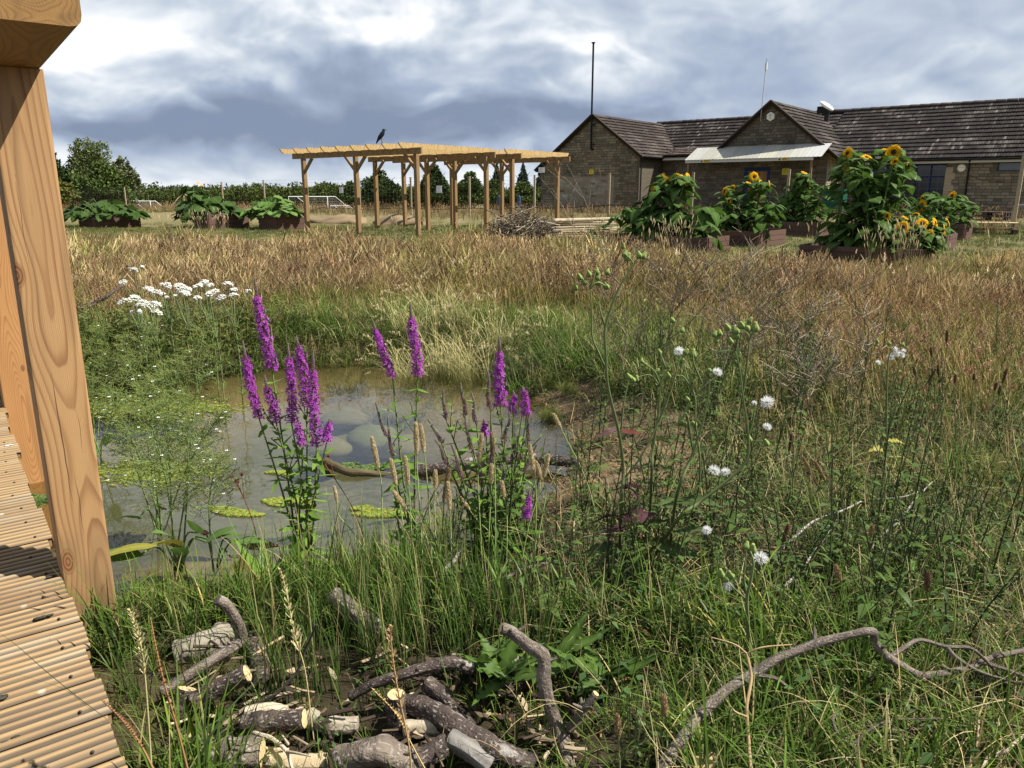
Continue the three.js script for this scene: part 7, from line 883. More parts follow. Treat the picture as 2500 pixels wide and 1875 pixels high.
// --- long green grass on the near bank
{
  const G = stuff('bank_grass', 'long green grass on the near bank around the log pile', 'grass');
  const g = [0, 1, 2, 3].map(k => tuft(1000 + k, { n: 8, h: [0.12, 0.32], spread: 0.04, w: [0.0035, 0.0095], lean: [0.05, 0.4], bend: [0.3, 1.6], segs: 6, c0: GREEN0, c1: GREEN1, dry: [0.30, 0.25, 0.10], dryMix: 0.08 }));
  const logs = at(1050, 1520, 0), near = (x, z) => { const d = pondSD(x, z); return d > 0.03 ? 1 : 0; };
  scatter(G, 'grass_tuft', g, M.grass, sow(11, 0.75, 3.2, 700, (x, z, F, k, [u, v, w]) => { const d = pondSD(x, z); if (d < 0.04) return; let p = x < 0.55 ? 1 : sst(1.3, 0.5, x) * 0.8 + 0.12; const lp = Math.hypot((x - logs.x + 0.25) / 0.85, (z - logs.z) / 0.26); if (F < 1.48 && x > -0.52 && x < 0.34) p *= 0.22; p *= x < -0.58 ? 0.9 : 0.2 + 0.8 * sst(0.6, 1.1, lp + 0.3 * patch(x, z, 5, 2)); if (F > 2.35 && x > -0.1) p *= 0.55; p *= 1 - 0.85 * mudness(x, z); if (k > p) return; const win = Math.abs(x - 0.4) < 0.62 && F > 2.05 ? 0.5 : 1; if (win < 1 && v > 0.55) return; const s = win * rr(rng(u * 1e6), 0.5, 1.05) * (d < 0.55 ? (x < -0.15 ? 0.5 : 0.75) : 1) * (lp < 1.1 || (F < 1.48 && x > -0.52 && x < 0.34) ? 0.55 : 1); return [x, height(x, z) - 0.005, z, u * 6.28, [s, s * (0.75 + 0.5 * v), s], tintG(v, w, w > 0.93 ? 0.6 : 0), 0.15 * (u - 0.5)]; }));
  // fine upright grass just right of the log pile and behind it
  const g2 = [0, 1].map(k => tuft(1010 + k, { n: 9, h: [0.16, 0.34], spread: 0.03, w: [0.0022, 0.0045], lean: [0.0, 0.22], bend: [0.05, 0.6], segs: 5, c0: GREEN0, c1: [0.115, 0.195, 0.04], dry: STRAW, dryMix: 0.05 }));
  const c = at(890, 1330, 0); scatter(G, 'grass_tuft', g2, M.grass, sow(12, 1.6, 3.0, 520, (x, z, F, k, [u, v, w]) => { if (pondSD(x, z) < 0.02) return; const p = 0.9 * Math.exp(-(((x - c.x) / 0.33) ** 2) - (((z - c.z) / 0.32) ** 2)); if (k > p) return; const s = 0.6 + 0.5 * v; return [x, height(x, z) - 0.005, z, u * 6.28, s, tintG(w, v)]; }));
}
// --- tangle of short green grass, straw and small leaves to the right of the pond
{
  const G = stuff('tangled_grass', 'tangle of green grass and bleached straw right of the pond', 'grass');
  const zone = (x, z, F) => { const edge = F < 3 ? sst(-0.15, 0.55, x) : 1; return edge * sst(9.2, 7.2, F + 0.8 * patch(x, z, 0.8, 4)) * (1 - 0.92 * mudness(x, z)); };
  const g = [0, 1, 2].map(k => tuft(1020 + k, { n: 9, h: [0.06, 0.21], spread: 0.06, w: [0.002, 0.0044], lean: [0.1, 1.1], bend: [0.2, 2.0], segs: 5, c0: GREEN0, c1: [0.11, 0.17, 0.028], dry: STRAW2, dryMix: 0.32 }));
  scatter(G, 'grass_tuft', g, M.grass, sow(21, 1.0, 9.2, 420, (x, z, F, k, [u, v, w]) => { const d = pondSD(x, z); if (d < 0.05) return; if (k > zone(x, z, F) * (F > 4.5 && d < 1.6 ? 0.7 : 1) * (F > 4 ? 0.75 : 1) * (0.55 + 0.6 * sst(-0.3, 0.3, patch(x, z, 1.6, 9)))) return; const dry = sst(0.0, 0.5, patch(x, z, 1.1, 6) + (x > 2.2 ? 0.25 : 0) + (F > 4 ? 0.12 : 0)); const s = (0.7 + 0.7 * v) * (F > 4 ? 1.25 : 1) * (Math.abs(x - 0.4) < 0.6 && F > 2.1 && F < 3.6 ? 0.55 : 1); return [x, height(x, z) - 0.004, z, u * 6.28, s, tintG(w, v, dry * 0.65), 0.3 * (v - 0.5)]; }));
  // bleached straw lying in all directions
  const st = [0, 1, 2].map(k => tuft(1030 + k, { n: 6, h: [0.06, 0.20], spread: 0.09, w: [0.0016, 0.003], lean: [0.5, 1.5], bend: [-1.0, 1.4], segs: 5, c0: [0.30, 0.24, 0.12], c1: STRAW2, dry: [0.62, 0.54, 0.36], dryMix: 0.4 }));
  scatter(G, 'straw', st, M.dry, sow(22, 1.0, 8.6, 165, (x, z, F, k, [u, v, w]) => { if (pondSD(x, z) < 0.12) return; if (k > zone(x, z, F) * (0.35 + 0.75 * sst(-0.25, 0.35, patch(x, z, 1.3, 12)))) return; const kk = 0.6 + 0.6 * w; return [x, height(x, z) + 0.01 + 0.09 * v * v, z, u * 6.28, 0.7 + 0.6 * v, [kk, kk * 0.97, kk * 0.9]]; }));
  // taller single bents standing over the tangle
  const tl = [0, 1].map(k => tuft(1040 + k, { n: 3, h: [0.28, 0.55], spread: 0.06, w: [0.0016, 0.0026], lean: [0, 0.35], bend: [0, 0.7], segs: 6, c0: [0.12, 0.13, 0.05], c1: [0.34, 0.28, 0.14], dry: STRAW2, dryMix: 0.5, head: { p: 0.6, l: [0.05, 0.10], w: 0.004, kind: k ? 'airy' : 'spike', cols: [[0.40, 0.31, 0.18], [0.28, 0.19, 0.11]] } }));
  scatter(G, 'tall_bents', tl, M.dry, sow(23, 1.7, 8.6, 9, (x, z, F, k, [u, v, w]) => { if (pondSD(x, z) < 0.2) return; if (k > zone(x, z, F) * (F < 3.4 ? 0.5 : 1) * (Math.abs(x - 0.4) < 0.6 && F < 3.6 ? 0.3 : 1)) return; const kk = 0.7 + 0.5 * w; return [x, height(x, z), z, u * 6.28, 0.75 + 0.5 * v, [kk, kk, kk]]; }));
  // small broad leaves (clover, docks, nettle-like weeds)
  const lf = [0, 1].map(k => { const r = rng(1050 + k), mb = new MB(); for (let i = 0; i < 11; i++) { const a = r() * 6.28, q = r() * 0.06, y = rr(r, 0.02, 0.13), l = rr(r, 0.008, 0.02), p = V3(Math.cos(a) * q, y * 0.8, Math.sin(a) * q), d = V3(Math.cos(a), rr(r, -0.4, 0.4), Math.sin(a)); mb.ribbon([p, p.clone().addScaledVector(d, l * 0.5), p.clone().addScaledVector(d, l).add(V3(0, -0.2 * l, 0))], t => l * 0.62 * Math.sin(Math.PI * clamp(t * 0.85 + 0.1)), V3(-d.z, rr(r, -0.3, 0.3), d.x), vary(r, [0.042, 0.088, 0.022], 0.25), vary(r, [0.07, 0.125, 0.038], 0.25), 0.1); mb.ribbon([V3(p.x * 0.3, 0, p.z * 0.3), p], t => 0.0018, V3(1, 0, 0), [0.05, 0.08, 0.03], [0.06, 0.1, 0.03]); } return mb.geo(); });
  const sh = at(1380, 1240, 0); scatter(G, 'small_leaves', lf, M.leaf, sow(24, 1.0, 6.2, 130, (x, z, F, k, [u, v, w]) => { if (pondSD(x, z) < 0.05) return; const p = 0.16 * zone(x, z, F) + 0.8 * Math.exp(-(((x - sh.x) / 0.5) ** 2) - (((z - sh.z) / 0.42) ** 2)) + (F < 2.2 && x > -0.5 ? 0.03 : 0); if (k > p) return; const kk = 0.7 + 0.6 * w; return [x, height(x, z), z, u * 6.28, 0.8 + 0.9 * v, [kk, kk, kk]]; }));
  // taller dark leafy weeds that thicken the tangle
  const tw = [0, 1, 2, 3].map(k => { const r = rng(1055 + k), mb = new MB(); for (let s = 0; s < 2; s++) { const H = rr(r, 0.28, 0.55), lx = rr(r, -0.12, 0.12), lz = rr(r, -0.12, 0.12), ox = rr(r, -0.05, 0.05), oz = rr(r, -0.05, 0.05), P = curve([V3(ox, 0, oz), V3(ox + lx * 0.4, H * 0.5, oz + lz * 0.4), V3(ox + lx, H, oz + lz)], 12); mb.tube(P, q => mix(0.0032, 0.0014, q), 4, [0.07, 0.085, 0.035], { cap: false }); for (let i = 0; i < 20; i++) { const q = (i + r()) / 20, p = P[Math.floor(q * 12)], a = i * 2.4 + r(), l = rr(r, 0.028, 0.075) * (1.15 - 0.7 * q), d = V3(Math.cos(a), rr(r, -0.3, 0.6), Math.sin(a)); mb.ribbon([p, p.clone().addScaledVector(d, l * 0.5), p.clone().addScaledVector(d, l).add(V3(0, -0.25 * l, 0))], t => l * (k % 2 ? 0.42 : 0.26) * Math.sin(Math.PI * clamp(t * 0.85 + 0.1)), V3(-d.z, rr(r, -0.3, 0.3), d.x), vary(r, [0.045, 0.085, 0.016], 0.3), vary(r, [0.09, 0.14, 0.032], 0.3), 0.12); } for (let b = 0; b < 5; b++) { const p = P[5 + b], a = r() * 6.28, l = rr(r, 0.05, 0.13), e = V3(p.x + Math.cos(a) * l * 0.6, p.y + l, p.z + Math.sin(a) * l * 0.6); mb.tube([p, e], 0.0011, 3, [0.09, 0.10, 0.045], { cap: false }); mb.blob(e.x, e.y, e.z, 0.004, 0.006, 0.004, vary(r, [0.12, 0.13, 0.05], 0.3), 4, 2); } } return mb.geo(); });
  const wc = at(1470, 1190, 0), wd = at(1560, 880, 0); scatter(G, 'tall_weeds', tw, M.leaf, sow(26, 1.7, 6.4, 64, (x, z, F, k, [u, v, w]) => { if (pondSD(x, z) < 0.18) return; const p = 0.95 * Math.exp(-(((x - wc.x) / 0.75) ** 2) - (((z - wc.z) / 0.55) ** 2)) + 0.42 * Math.exp(-(((x - wd.x) / 1.1) ** 2) - (((z - wd.z) / 1.0) ** 2)) + 0.10 * zone(x, z, F); if (k > p * (1 - 0.8 * mudness(x, z))) return; const kk = 0.7 + 0.55 * w; return [x, height(x, z), z, u * 6.28, 0.6 + 0.6 * v, [kk, kk, kk * 0.95]]; }));
  // litter on the bare ground
  const li = [0, 1].map(k => { const r = rng(1060 + k), mb = new MB(); for (let i = 0; i < 10; i++) { const a = r() * 6.28, x = rr(r, -0.06, 0.06), z = rr(r, -0.06, 0.06), l = rr(r, 0.012, 0.05), d = V3(Math.cos(a), rr(r, -0.1, 0.3), Math.sin(a)); mb.ribbon([V3(x, 0.006, z), V3(x, 0.008, z).addScaledVector(d, l / 2), V3(x, 0.004, z).addScaledVector(d, l)], t => rr(r, 0.002, 0.010) * Math.sin(Math.PI * clamp(t * 0.8 + 0.15)), V3(-d.z, 0, d.x), vary(r, [0.22, 0.145, 0.07], 0.5), vary(r, [0.17, 0.105, 0.05], 0.5)); } return mb.geo(); });
  scatter(G, 'litter', li, M.dry, sow(25, 1.0, 7.5, 170, (x, z, F, k, [u, v, w]) => { const d = pondSD(x, z); if (d < 0.02) return; if (k > Math.max(mudness(x, z) * 0.9, d < 0.5 ? 0.5 : 0.15)) return; const kk = 0.6 + 0.7 * w; return [x, height(x, z), z, u * 6.28, 0.7 + 0.8 * v, [kk, kk, kk]]; }));
}
// --- rich short grass on the far bank, hanging to the water
{
  const G = stuff('far_bank_grass', 'rich green grass along the far bank of the pond', 'grass');
  const g = [0, 1, 2].map(k => tuft(1070 + k, { n: 10, h: [0.10, 0.26], spread: 0.06, w: [0.0035, 0.0065], lean: [0.1, 0.8], bend: [0.2, 1.4], segs: 4, c0: [0.03, 0.06, 0.008], c1: [0.115, 0.185, 0.026], dry: STRAW2, dryMix: 0.16 }));
  scatter(G, 'grass_tuft', g, M.grass, sow(31, 4.4, 9.2, 260, (x, z, F, k, [u, v, w]) => { const d = pondSD(x, z); if (d < -0.03 || d > 2.1 || x > 1.9) return; let p = sst(2.1, 1.1, d + 0.4 * patch(x, z, 1.1, 3)) * (x < -0.75 ? 1 : 0.85); p *= d < 0.12 ? 0.45 : 1; p *= 1 - 0.93 * mudness(x, z); if (k > p) return; const s = (0.7 + 0.8 * v) * (d < 0.25 ? 0.6 : 1); const dr = sst(0.9, 2.0, d + 0.5 * patch(x, z, 2, 5)); return [x, height(x, z) - 0.004, z, u * 6.28, s, tintG(w, v, dr * 0.5)]; }));
  const sedge = [0, 1].map(k => tuft(1080 + k, { n: 40, h: [0.10, 0.22], spread: 0.05, w: [0.002, 0.004], lean: [0.15, 0.9], bend: [0.4, 1.6], segs: 5, c0: [0.05, 0.08, 0.012], c1: [0.15, 0.18, 0.03], dry: STRAW, dryMix: 0.1 }));
  [[1190, 830, 1.15, 'yellow green grass tussock behind on the right shore'], [1240, 848, 0.9, 'small yellow green tussock between two larger ones on the shore'], [1190, 885, 1.05, 'darker green grass tussock nearest the water on the right shore'], [1140, 812, 0.8, 'low tussock at the far right end of the pond']].forEach(([x, y, s, l], i) => { const p = at(x, y, -0.15), t = thing('grass_tussock', l, 'tussock', [p.x, Math.max(WL - 0.01, height(p.x, p.z)), p.z], 0, 'tussocks on the right shore'); for (let k = 0; k < 5; k++) { const o = mesh('blades', sedge[k % 2], M.grass, t, [rr(R0, -0.07, 0.07), 0, rr(R0, -0.05, 0.05)], new THREE.Quaternion().setFromAxisAngle(V3(0, 1, 0), k * 1.3 + i), s * rr(R0, 0.7, 1.05)); } });
}
// --- pale arching tussock grass behind the pond
{
  const g = [0, 1, 2].map(k => tuft(1090 + k, { n: 34, h: [0.35, 0.72], spread: 0.10, w: [0.0025, 0.0045], lean: [0.05, 0.5], bend: [0.5, 1.7], segs: 7, c0: [0.10, 0.12, 0.03], c1: [0.70, 0.60, 0.26], dry: [0.76, 0.67, 0.36], dryMix: 0.4, head: { p: 0.1, l: [0.06, 0.12], w: 0.006, kind: 'airy', cols: [[0.48, 0.40, 0.23]] } }));
  const gd = [0, 1].map(k => tuft(1096 + k, { n: 40, h: [0.2, 0.5], spread: 0.12, w: [0.003, 0.005], lean: [0.3, 1.0], bend: [0.5, 1.5], segs: 6, c0: [0.02, 0.042, 0.01], c1: [0.055, 0.10, 0.022], dry: STRAW, dryMix: 0.12 }));
  const r = rng(99); let i = 0;
  [[905, 745, 6.2, 1, 'golden arching grass tussock left of centre behind the pond'], [960, 735, 6.3, 1.1, 'largest golden arching tussock hanging over the far shore'], [1020, 745, 6.1, 0.95, 'golden arching tussock right of the largest one'], [880, 700, 7.0, 1, 'pale tussock behind the left golden one'], [990, 690, 7.1, 1.1, 'pale tall tussock behind the largest golden one'], [1070, 720, 6.6, 0.9, 'half green tussock at the right end of the golden row'], [930, 668, 7.6, 1, 'pale tussock at the back of the golden group']].forEach(([x, y, F, s, l]) => { const p = far(x, y, F), t = thing('arching_tussock', l, 'tussock', [p.x, height(p.x, p.z), p.z], 0, 'golden tussocks behind the pond'); for (let k = 0; k < 6; k++) mesh('blades', (k === 5 || (i > 3 && k > 3) ? gd : g)[k % 2], M.dry, t, [rr(r, -0.16, 0.16), 0, rr(r, -0.12, 0.12)], new THREE.Quaternion().setFromAxisAngle(V3(0, 1, 0), r() * 6.28), s * rr(r, 0.75, 1.1)); i++; });
  [[860, 770, 5.75, 0.9, 'dark green grass clump overhanging the far shore'], [1100, 745, 6.0, 0.9, 'dark green clump at the far right of the pond'], [1200, 740, 6.0, 1, 'dark green weedy clump beyond the yellow tussocks'], [770, 740, 6.2, 0.7, 'low green clump on the far bank left of the dark one']].forEach(([x, y, F, s, l]) => { const p = far(x, y, F), t = thing('grass_clump', l, 'grass clump', [p.x, height(p.x, p.z), p.z], 0, 'dark green clumps on the far bank'); for (let k = 0; k < 5; k++) mesh('blades', gd[k % 2], M.grass, t, [rr(r, -0.2, 0.2), 0, rr(r, -0.15, 0.15)], new THREE.Quaternion().setFromAxisAngle(V3(0, 1, 0), r() * 6.28), s * rr(r, 0.75, 1.1)); });
}
// --- yellowing grass between the pond and the hay meadow, then the brown meadow itself
{
  const G = stuff('yellow_grass', 'yellowing knee high grass between the pond and the brown meadow', 'grass');
  const g = [0, 1, 2].map(k => tuft(1100 + k, { n: 9, h: [0.18, 0.38], spread: 0.07, w: [0.003, 0.0055], lean: [0.05, 0.5], bend: [0.1, 0.9], segs: 4, c0: [0.075, 0.085, 0.02], c1: [0.27, 0.235, 0.065], dry: STRAW, dryMix: 0.35, head: { p: 0.16, l: [0.05, 0.09], w: 0.006, kind: 'airy', cols: [[0.36, 0.26, 0.15], [0.27, 0.16, 0.10]] } }));
  scatter(G, 'grass_tuft', g, M.dry, sow(41, 3.6, 11.5, 120, (x, z, F, k, [u, v, w]) => { const d = pondSD(x, z); if (d < 0.45) return; let p = sst(x < 1.2 ? 1.1 : 0.45, x < 1.2 ? 1.9 : 1.5, d + 0.3 * patch(x, z, 1.2, 5)) * (x > 1.6 ? sst(3.6, 5.6, F - (x - 3) * 0.6) : sst(5.2, 6.4, F)) * sst(11.5, 9.5, F) * (1 - 0.9 * mudness(x, z)); if (x > 0.2 && x < 2.4 && F < 7) p *= 0.55; if (k > p) return; const kk = 0.75 + 0.5 * w, gq = sst(-0.2, 0.4, patch(x, z, 0.7, 15)); return [x, height(x, z) - 0.01, z, u * 6.28, 0.75 + 0.5 * v, mix3([kk * 1.1, kk, kk], [kk * 0.7, kk * 0.95, kk * 0.7], gq * (x > 1.5 ? 0.6 : 1)), 0.15 * (u - 0.5)]; }));
  const Mw = stuff('meadow_grass', 'tall brown and reddish hay meadow grass across the middle', 'grass'), heads = (cols, kind, p, w, l) => ({ p, l: l || [0.07, 0.12], w, kind, cols });
  const RED = [[0.285, 0.19, 0.128], [0.39, 0.285, 0.185], [0.21, 0.125, 0.09]], TAN = [[0.56, 0.45, 0.28], [0.44, 0.33, 0.185]], DRK = [[0.085, 0.042, 0.026], [0.12, 0.06, 0.035]];
  const mk = (s, cols, kind, p, w, o = {}) => tuft(s, { n: 10, h: [0.26, 0.46], spread: 0.10, w: [0.0035, 0.006], lean: [0.0, 0.3], bend: [0.1, 0.8], segs: 4, wind: 0, c0: [0.12, 0.115, 0.03], c1: [0.40, 0.315, 0.13], dry: [0.50, 0.385, 0.18], dryMix: 0.5, head: heads(cols, kind, p, w), ...o });
  const red = [0, 1, 2].map(k => mk(1110 + k, RED, 'airy', 0.9, 0.0075)), tan = [0, 1].map(k => mk(1120 + k, TAN, 'spike', 0.6, 0.010, { h: [0.3, 0.54] })), drk = [0, 1].map(k => mk(1130 + k, DRK, 'spike', 1, 0.014, { n: 2, h: [0.34, 0.52] }));
  const place = (seed, dens, chance, tone) => sow(seed, 6.4, 19.6, dens, (x, z, F, k, [u, v, w]) => { if (onBed(x, z)) return; const q = F - lawnEdge(x); let p = sst(7.0, 8.8, F + 0.8 * patch(x, z, 0.5, 8) - (x > 1 ? -0.35 * Math.min(3, x - 1) : 0)) * sst(0.4, -0.5, q) * chance(x, z, F); if (k > p) return; const kk = 0.72 + 0.5 * w, c = tone(x, z); return [x, height(x, z) - 0.01, z, rr(rng(u * 1e7), -3.14, 3.14), (0.78 + 0.42 * v) * (0.92 + 0.5 * patch(x, z, 0.8, 2)) * (q > -2 ? 0.72 : 1), [kk * c[0], kk * c[1], kk * c[2]], 0.12 * (u - 0.5)]; });
  const redP = (x, z) => sst(-0.25, 0.3, patch(x * 0.6, z * 1.3, 0.8, 21) + 0.25 * patch(x, z, 2.2, 3));
  const tone = (x, z) => { const n = patch(x * 0.7, z * 1.5, 0.7, 31), d = 0.9 + 0.55 * patch(x, z, 1.7, 17); return mix3([1.05 * d, 1.02 * d, 0.9 * d], [0.85 * d, 1.0 * d, 0.62 * d], sst(0.0, 0.45, n)); };
  scatter(Mw, 'red_grass', red, M.dry, place(51, 62, (x, z) => 0.2 + 0.7 * redP(x, z), tone));
  scatter(Mw, 'tan_grass', tan, M.dry, place(52, 46, (x, z) => 1.0 - 0.65 * redP(x, z), tone));
  scatter(Mw, 'dark_heads', drk, M.dry, place(53, 2.6, () => 1, () => [1, 1, 1]));
  // pale feathery stems standing against the plank beds
  const wisp = [0, 1].map(k => tuft(1140 + k, { n: 2, h: [0.5, 0.85], spread: 0.05, w: [0.003, 0.0045], lean: [0, 0.2], bend: [0, 0.35], segs: 5, c0: [0.20, 0.17, 0.08], c1: [0.46, 0.37, 0.21], dry: STRAW2, dryMix: 0.5, head: heads([[0.56, 0.46, 0.30]], 'spike', 1, 0.02, [0.12, 0.17]) }));
  const r = rng(54), W = []; for (const [x0, y0, x1, y1, n] of [[2080, 640, 2240, 648, 34], [1560, 610, 1690, 622, 34], [1940, 600, 2010, 610, 8], [2300, 665, 2480, 685, 16], [480, 560, 560, 568, 26], [380, 560, 460, 568, 16], [900, 590, 1400, 610, 16], [2190, 640, 2260, 655, 8]]) for (let k = 0; k < n; k++) { const p = S(mix(x0, x1, r()), mix(y0, y1, r()) + 8); W.push([p.x, 0, p.z, r() * 6.28, rr(r, 0.6, 1), [1, 1, 1]]); } scatter(Mw, 'feathery_stems', wisp, M.dry, W);
  const pale = [0, 1, 2].map(k => tuft(1145 + k, { n: 3, h: [0.36, 0.62], spread: 0.07, w: [0.003, 0.0048], lean: [0.05, 0.6], bend: [0.1, 1.0], segs: 5, c0: [0.24, 0.20, 0.08], c1: [0.62, 0.50, 0.26], dry: STRAW2, dryMix: 0.4, head: heads([[0.66, 0.55, 0.36], [0.52, 0.40, 0.24]], k ? 'airy' : 'spike', 0.8, 0.008) }));
  scatter(Mw, 'pale_stems', pale, M.dry, place(55, 7, (x, z) => 0.25 + sst(-0.2, 0.4, patch(x, z, 0.55, 61)), () => [1, 1, 1]));
}
// --- lawn, rough grass by the fence, field
{
  const G = stuff('lawn_grass', 'short mown lawn grass around the pergola and plank beds', 'grass');
  const g = [0, 1].map(k => tuft(1150 + k, { n: 14, h: [0.03, 0.08], spread: 0.10, w: [0.006, 0.010], lean: [0.1, 0.8], bend: [0.2, 1], segs: 2, c0: [0.04, 0.06, 0.014], c1: [0.10, 0.135, 0.032], dry: [0.30, 0.24, 0.11], dryMix: 0.3 }));
  scatter(G, 'lawn_tuft', g, M.grass, sow(61, 12, 34, 34, (x, z, F, k, [u, v, w]) => { const q = F - lawnEdge(x); if (q < -0.5 || onBed(x, z)) return; if (k > sst(34, 26, F) * 0.9) return; const dr = sst(-0.2, 0.45, patch(x, z, 0.6, 40)); return [x, height(x, z), z, u * 6.28, 0.8 + 0.8 * v, tintG(w, v, dr * 0.75)]; }));
  const Rg = stuff('rough_grass', 'dry rough grass along the fence and in front of the building', 'grass'), rg = [0, 1, 2].map(k => tuft(1160 + k, { n: 12, h: [0.3, 0.75], spread: 0.22, w: [0.010, 0.018], lean: [0, 0.4], bend: [0.1, 0.9], segs: 3, c0: [0.10, 0.10, 0.035], c1: [0.34, 0.25, 0.125], dry: [0.27, 0.17, 0.09], dryMix: 0.4, head: { p: 0.5, l: [0.1, 0.18], w: 0.02, kind: 'spike', cols: [[0.44, 0.33, 0.2], [0.27, 0.16, 0.1]] } }));
  const fenceD = (x, z) => { let d = 1e9; for (let i = 0; i < FX.length - 1; i++) { const [a] = FX[i], [b] = FX[i + 1], ex = b.x - a.x, ez = b.z - a.z, t = clamp(((x - a.x) * ex + (z - a.z) * ez) / (ex * ex + ez * ez)); d = Math.min(d, Math.hypot(x - a.x - ex * t, z - a.z - ez * t)); } return d; };
  scatter(Rg, 'rough_tuft', rg, M.dry, sow(62, 22, 72, 2.4, (x, z, F, k, [u, v, w]) => { const d = fenceD(x, z), lx = (x - B0.x) * UA.x + (z - B0.z) * UA.z, lz = (x - B0.x) * NA.x + (z - B0.z) * NA.z; let p = sst(7.5, 2, d + 1.5 * patch(x, z, 0.3, 5)); if (lz > 0.4 && lz < 9 && lx < 7 && lx > -26) p = Math.max(p, 0.9 * sst(9, 4, lz)); if (lz < 4.3 && lx > -23.5) p = lz > 0.4 && lx > -4.5 ? p : 0; if (k > p) return; const kk = 0.7 + 0.55 * w; return [x, height(x, z) - 0.02, z, u * 6.28, (0.55 + 0.55 * v) * (lz > 0.4 && lz < 5 && lx > -4 ? 0.85 : 1), [kk, kk, kk * 0.95]]; }));
  const Fg = stuff('field_grass', 'parched grass of the playing field beyond the fence', 'grass'), fg = [tuft(1170, { n: 14, h: [0.1, 0.25], spread: 0.4, w: [0.03, 0.05], lean: [0, 0.5], bend: [0.1, 0.8], segs: 2, c0: [0.12, 0.12, 0.04], c1: [0.36, 0.29, 0.14], dry: [0.3, 0.22, 0.1], dryMix: 0.3 })];
  scatter(Fg, 'field_tuft', fg, M.dry, sow(63, 50, 98, 1.1, (x, z, F, k, [u, v, w]) => { if (x > 6) return; const kk = 0.75 + 0.5 * w; return [x, height(x, z) - 0.03, z, u * 6.28, 0.5 + 0.7 * v, [kk, kk, kk * 0.9]]; }));
}
// --- dark weeds and creeping plants in the shallows and on the left bank
{
  const G = stuff('bank_weeds', 'low leafy weeds on the left bank and in the shallows', 'weeds');
  const lf = [0, 1].map(k => { const r = rng(1200 + k), mb = new MB(); for (let i = 0; i < 16; i++) { const a = r() * 6.28, q = r() * 0.09, y = rr(r, 0.03, 0.22), l = rr(r, 0.02, 0.05), p = V3(Math.cos(a) * q, y, Math.sin(a) * q), d = V3(Math.cos(a), rr(r, -0.3, 0.6), Math.sin(a)); mb.ribbon([p, p.clone().addScaledVector(d, l * 0.5), p.clone().addScaledVector(d, l).add(V3(0, -0.2 * l, 0))], t => l * 0.5 * Math.sin(Math.PI * clamp(t * 0.85 + 0.1)), V3(-d.z, rr(r, -0.3, 0.3), d.x), vary(r, [0.05, 0.085, 0.02], 0.25), vary(r, [0.10, 0.13, 0.035], 0.3), 0.1); mb.ribbon([V3(p.x * 0.3, 0, p.z * 0.3), p], t => 0.0025, V3(1, 0, 0), [0.06, 0.08, 0.03], [0.08, 0.1, 0.03]); } return mb.geo(); });
  scatter(G, 'leafy_weed', lf, M.leaf, sow(71, 4.4, 7.6, 120, (x, z, F, k, [u, v, w]) => { const d = pondSD(x, z); if (d < 0.0 || x > -1.5) return; const p = 0.75 * sst(2.2, 0.4, d) * sst(-1.5, -2.3, x); if (k > p) return; const kk = 0.65 + 0.7 * w; return [x, height(x, z), z, u * 6.28, 0.8 + 0.8 * v, [kk * (1 + 0.3 * v), kk, kk * 0.8]]; }));
  const cp = [0, 1].map(k => { const r = rng(1210 + k), mb = new MB(); for (let i = 0; i < 14; i++) { const a = r() * 6.28, q = Math.sqrt(r()) * 0.06, l = rr(r, 0.010, 0.02), p = V3(Math.cos(a) * q, rr(r, 0.002, 0.015), Math.sin(a) * q), b = r() * 6.28, d = V3(Math.cos(b), 0.1, Math.sin(b)); mb.ribbon([p, p.clone().addScaledVector(d, l * 0.5), p.clone().addScaledVector(d, l)], t => l * 0.9 * Math.sin(Math.PI * clamp(t * 0.8 + 0.12)), V3(-d.z, 0, d.x), vary(r, [0.11, 0.16, 0.025], 0.3), vary(r, [0.18, 0.20, 0.04], 0.3)); } return mb.geo(); });
  scatter(G, 'creeping_leaves', cp, M.leaf, sow(72, 2.0, 3.4, 260, (x, z, F, k, [u, v, w]) => { const d = pondSD(x, z); if (d < -0.22 || d > 0.12 || x < -1.2) return; if (k > sst(-0.2, -0.02, d) * sst(-0.1, 0.35, patch(x, z, 3, 7))) return; const kk = 0.7 + 0.6 * w; return [x, Math.max(WL + 0.002, height(x, z)), z, u * 6.28, 0.8 + 0.6 * v, [kk, kk, kk]]; }));
}
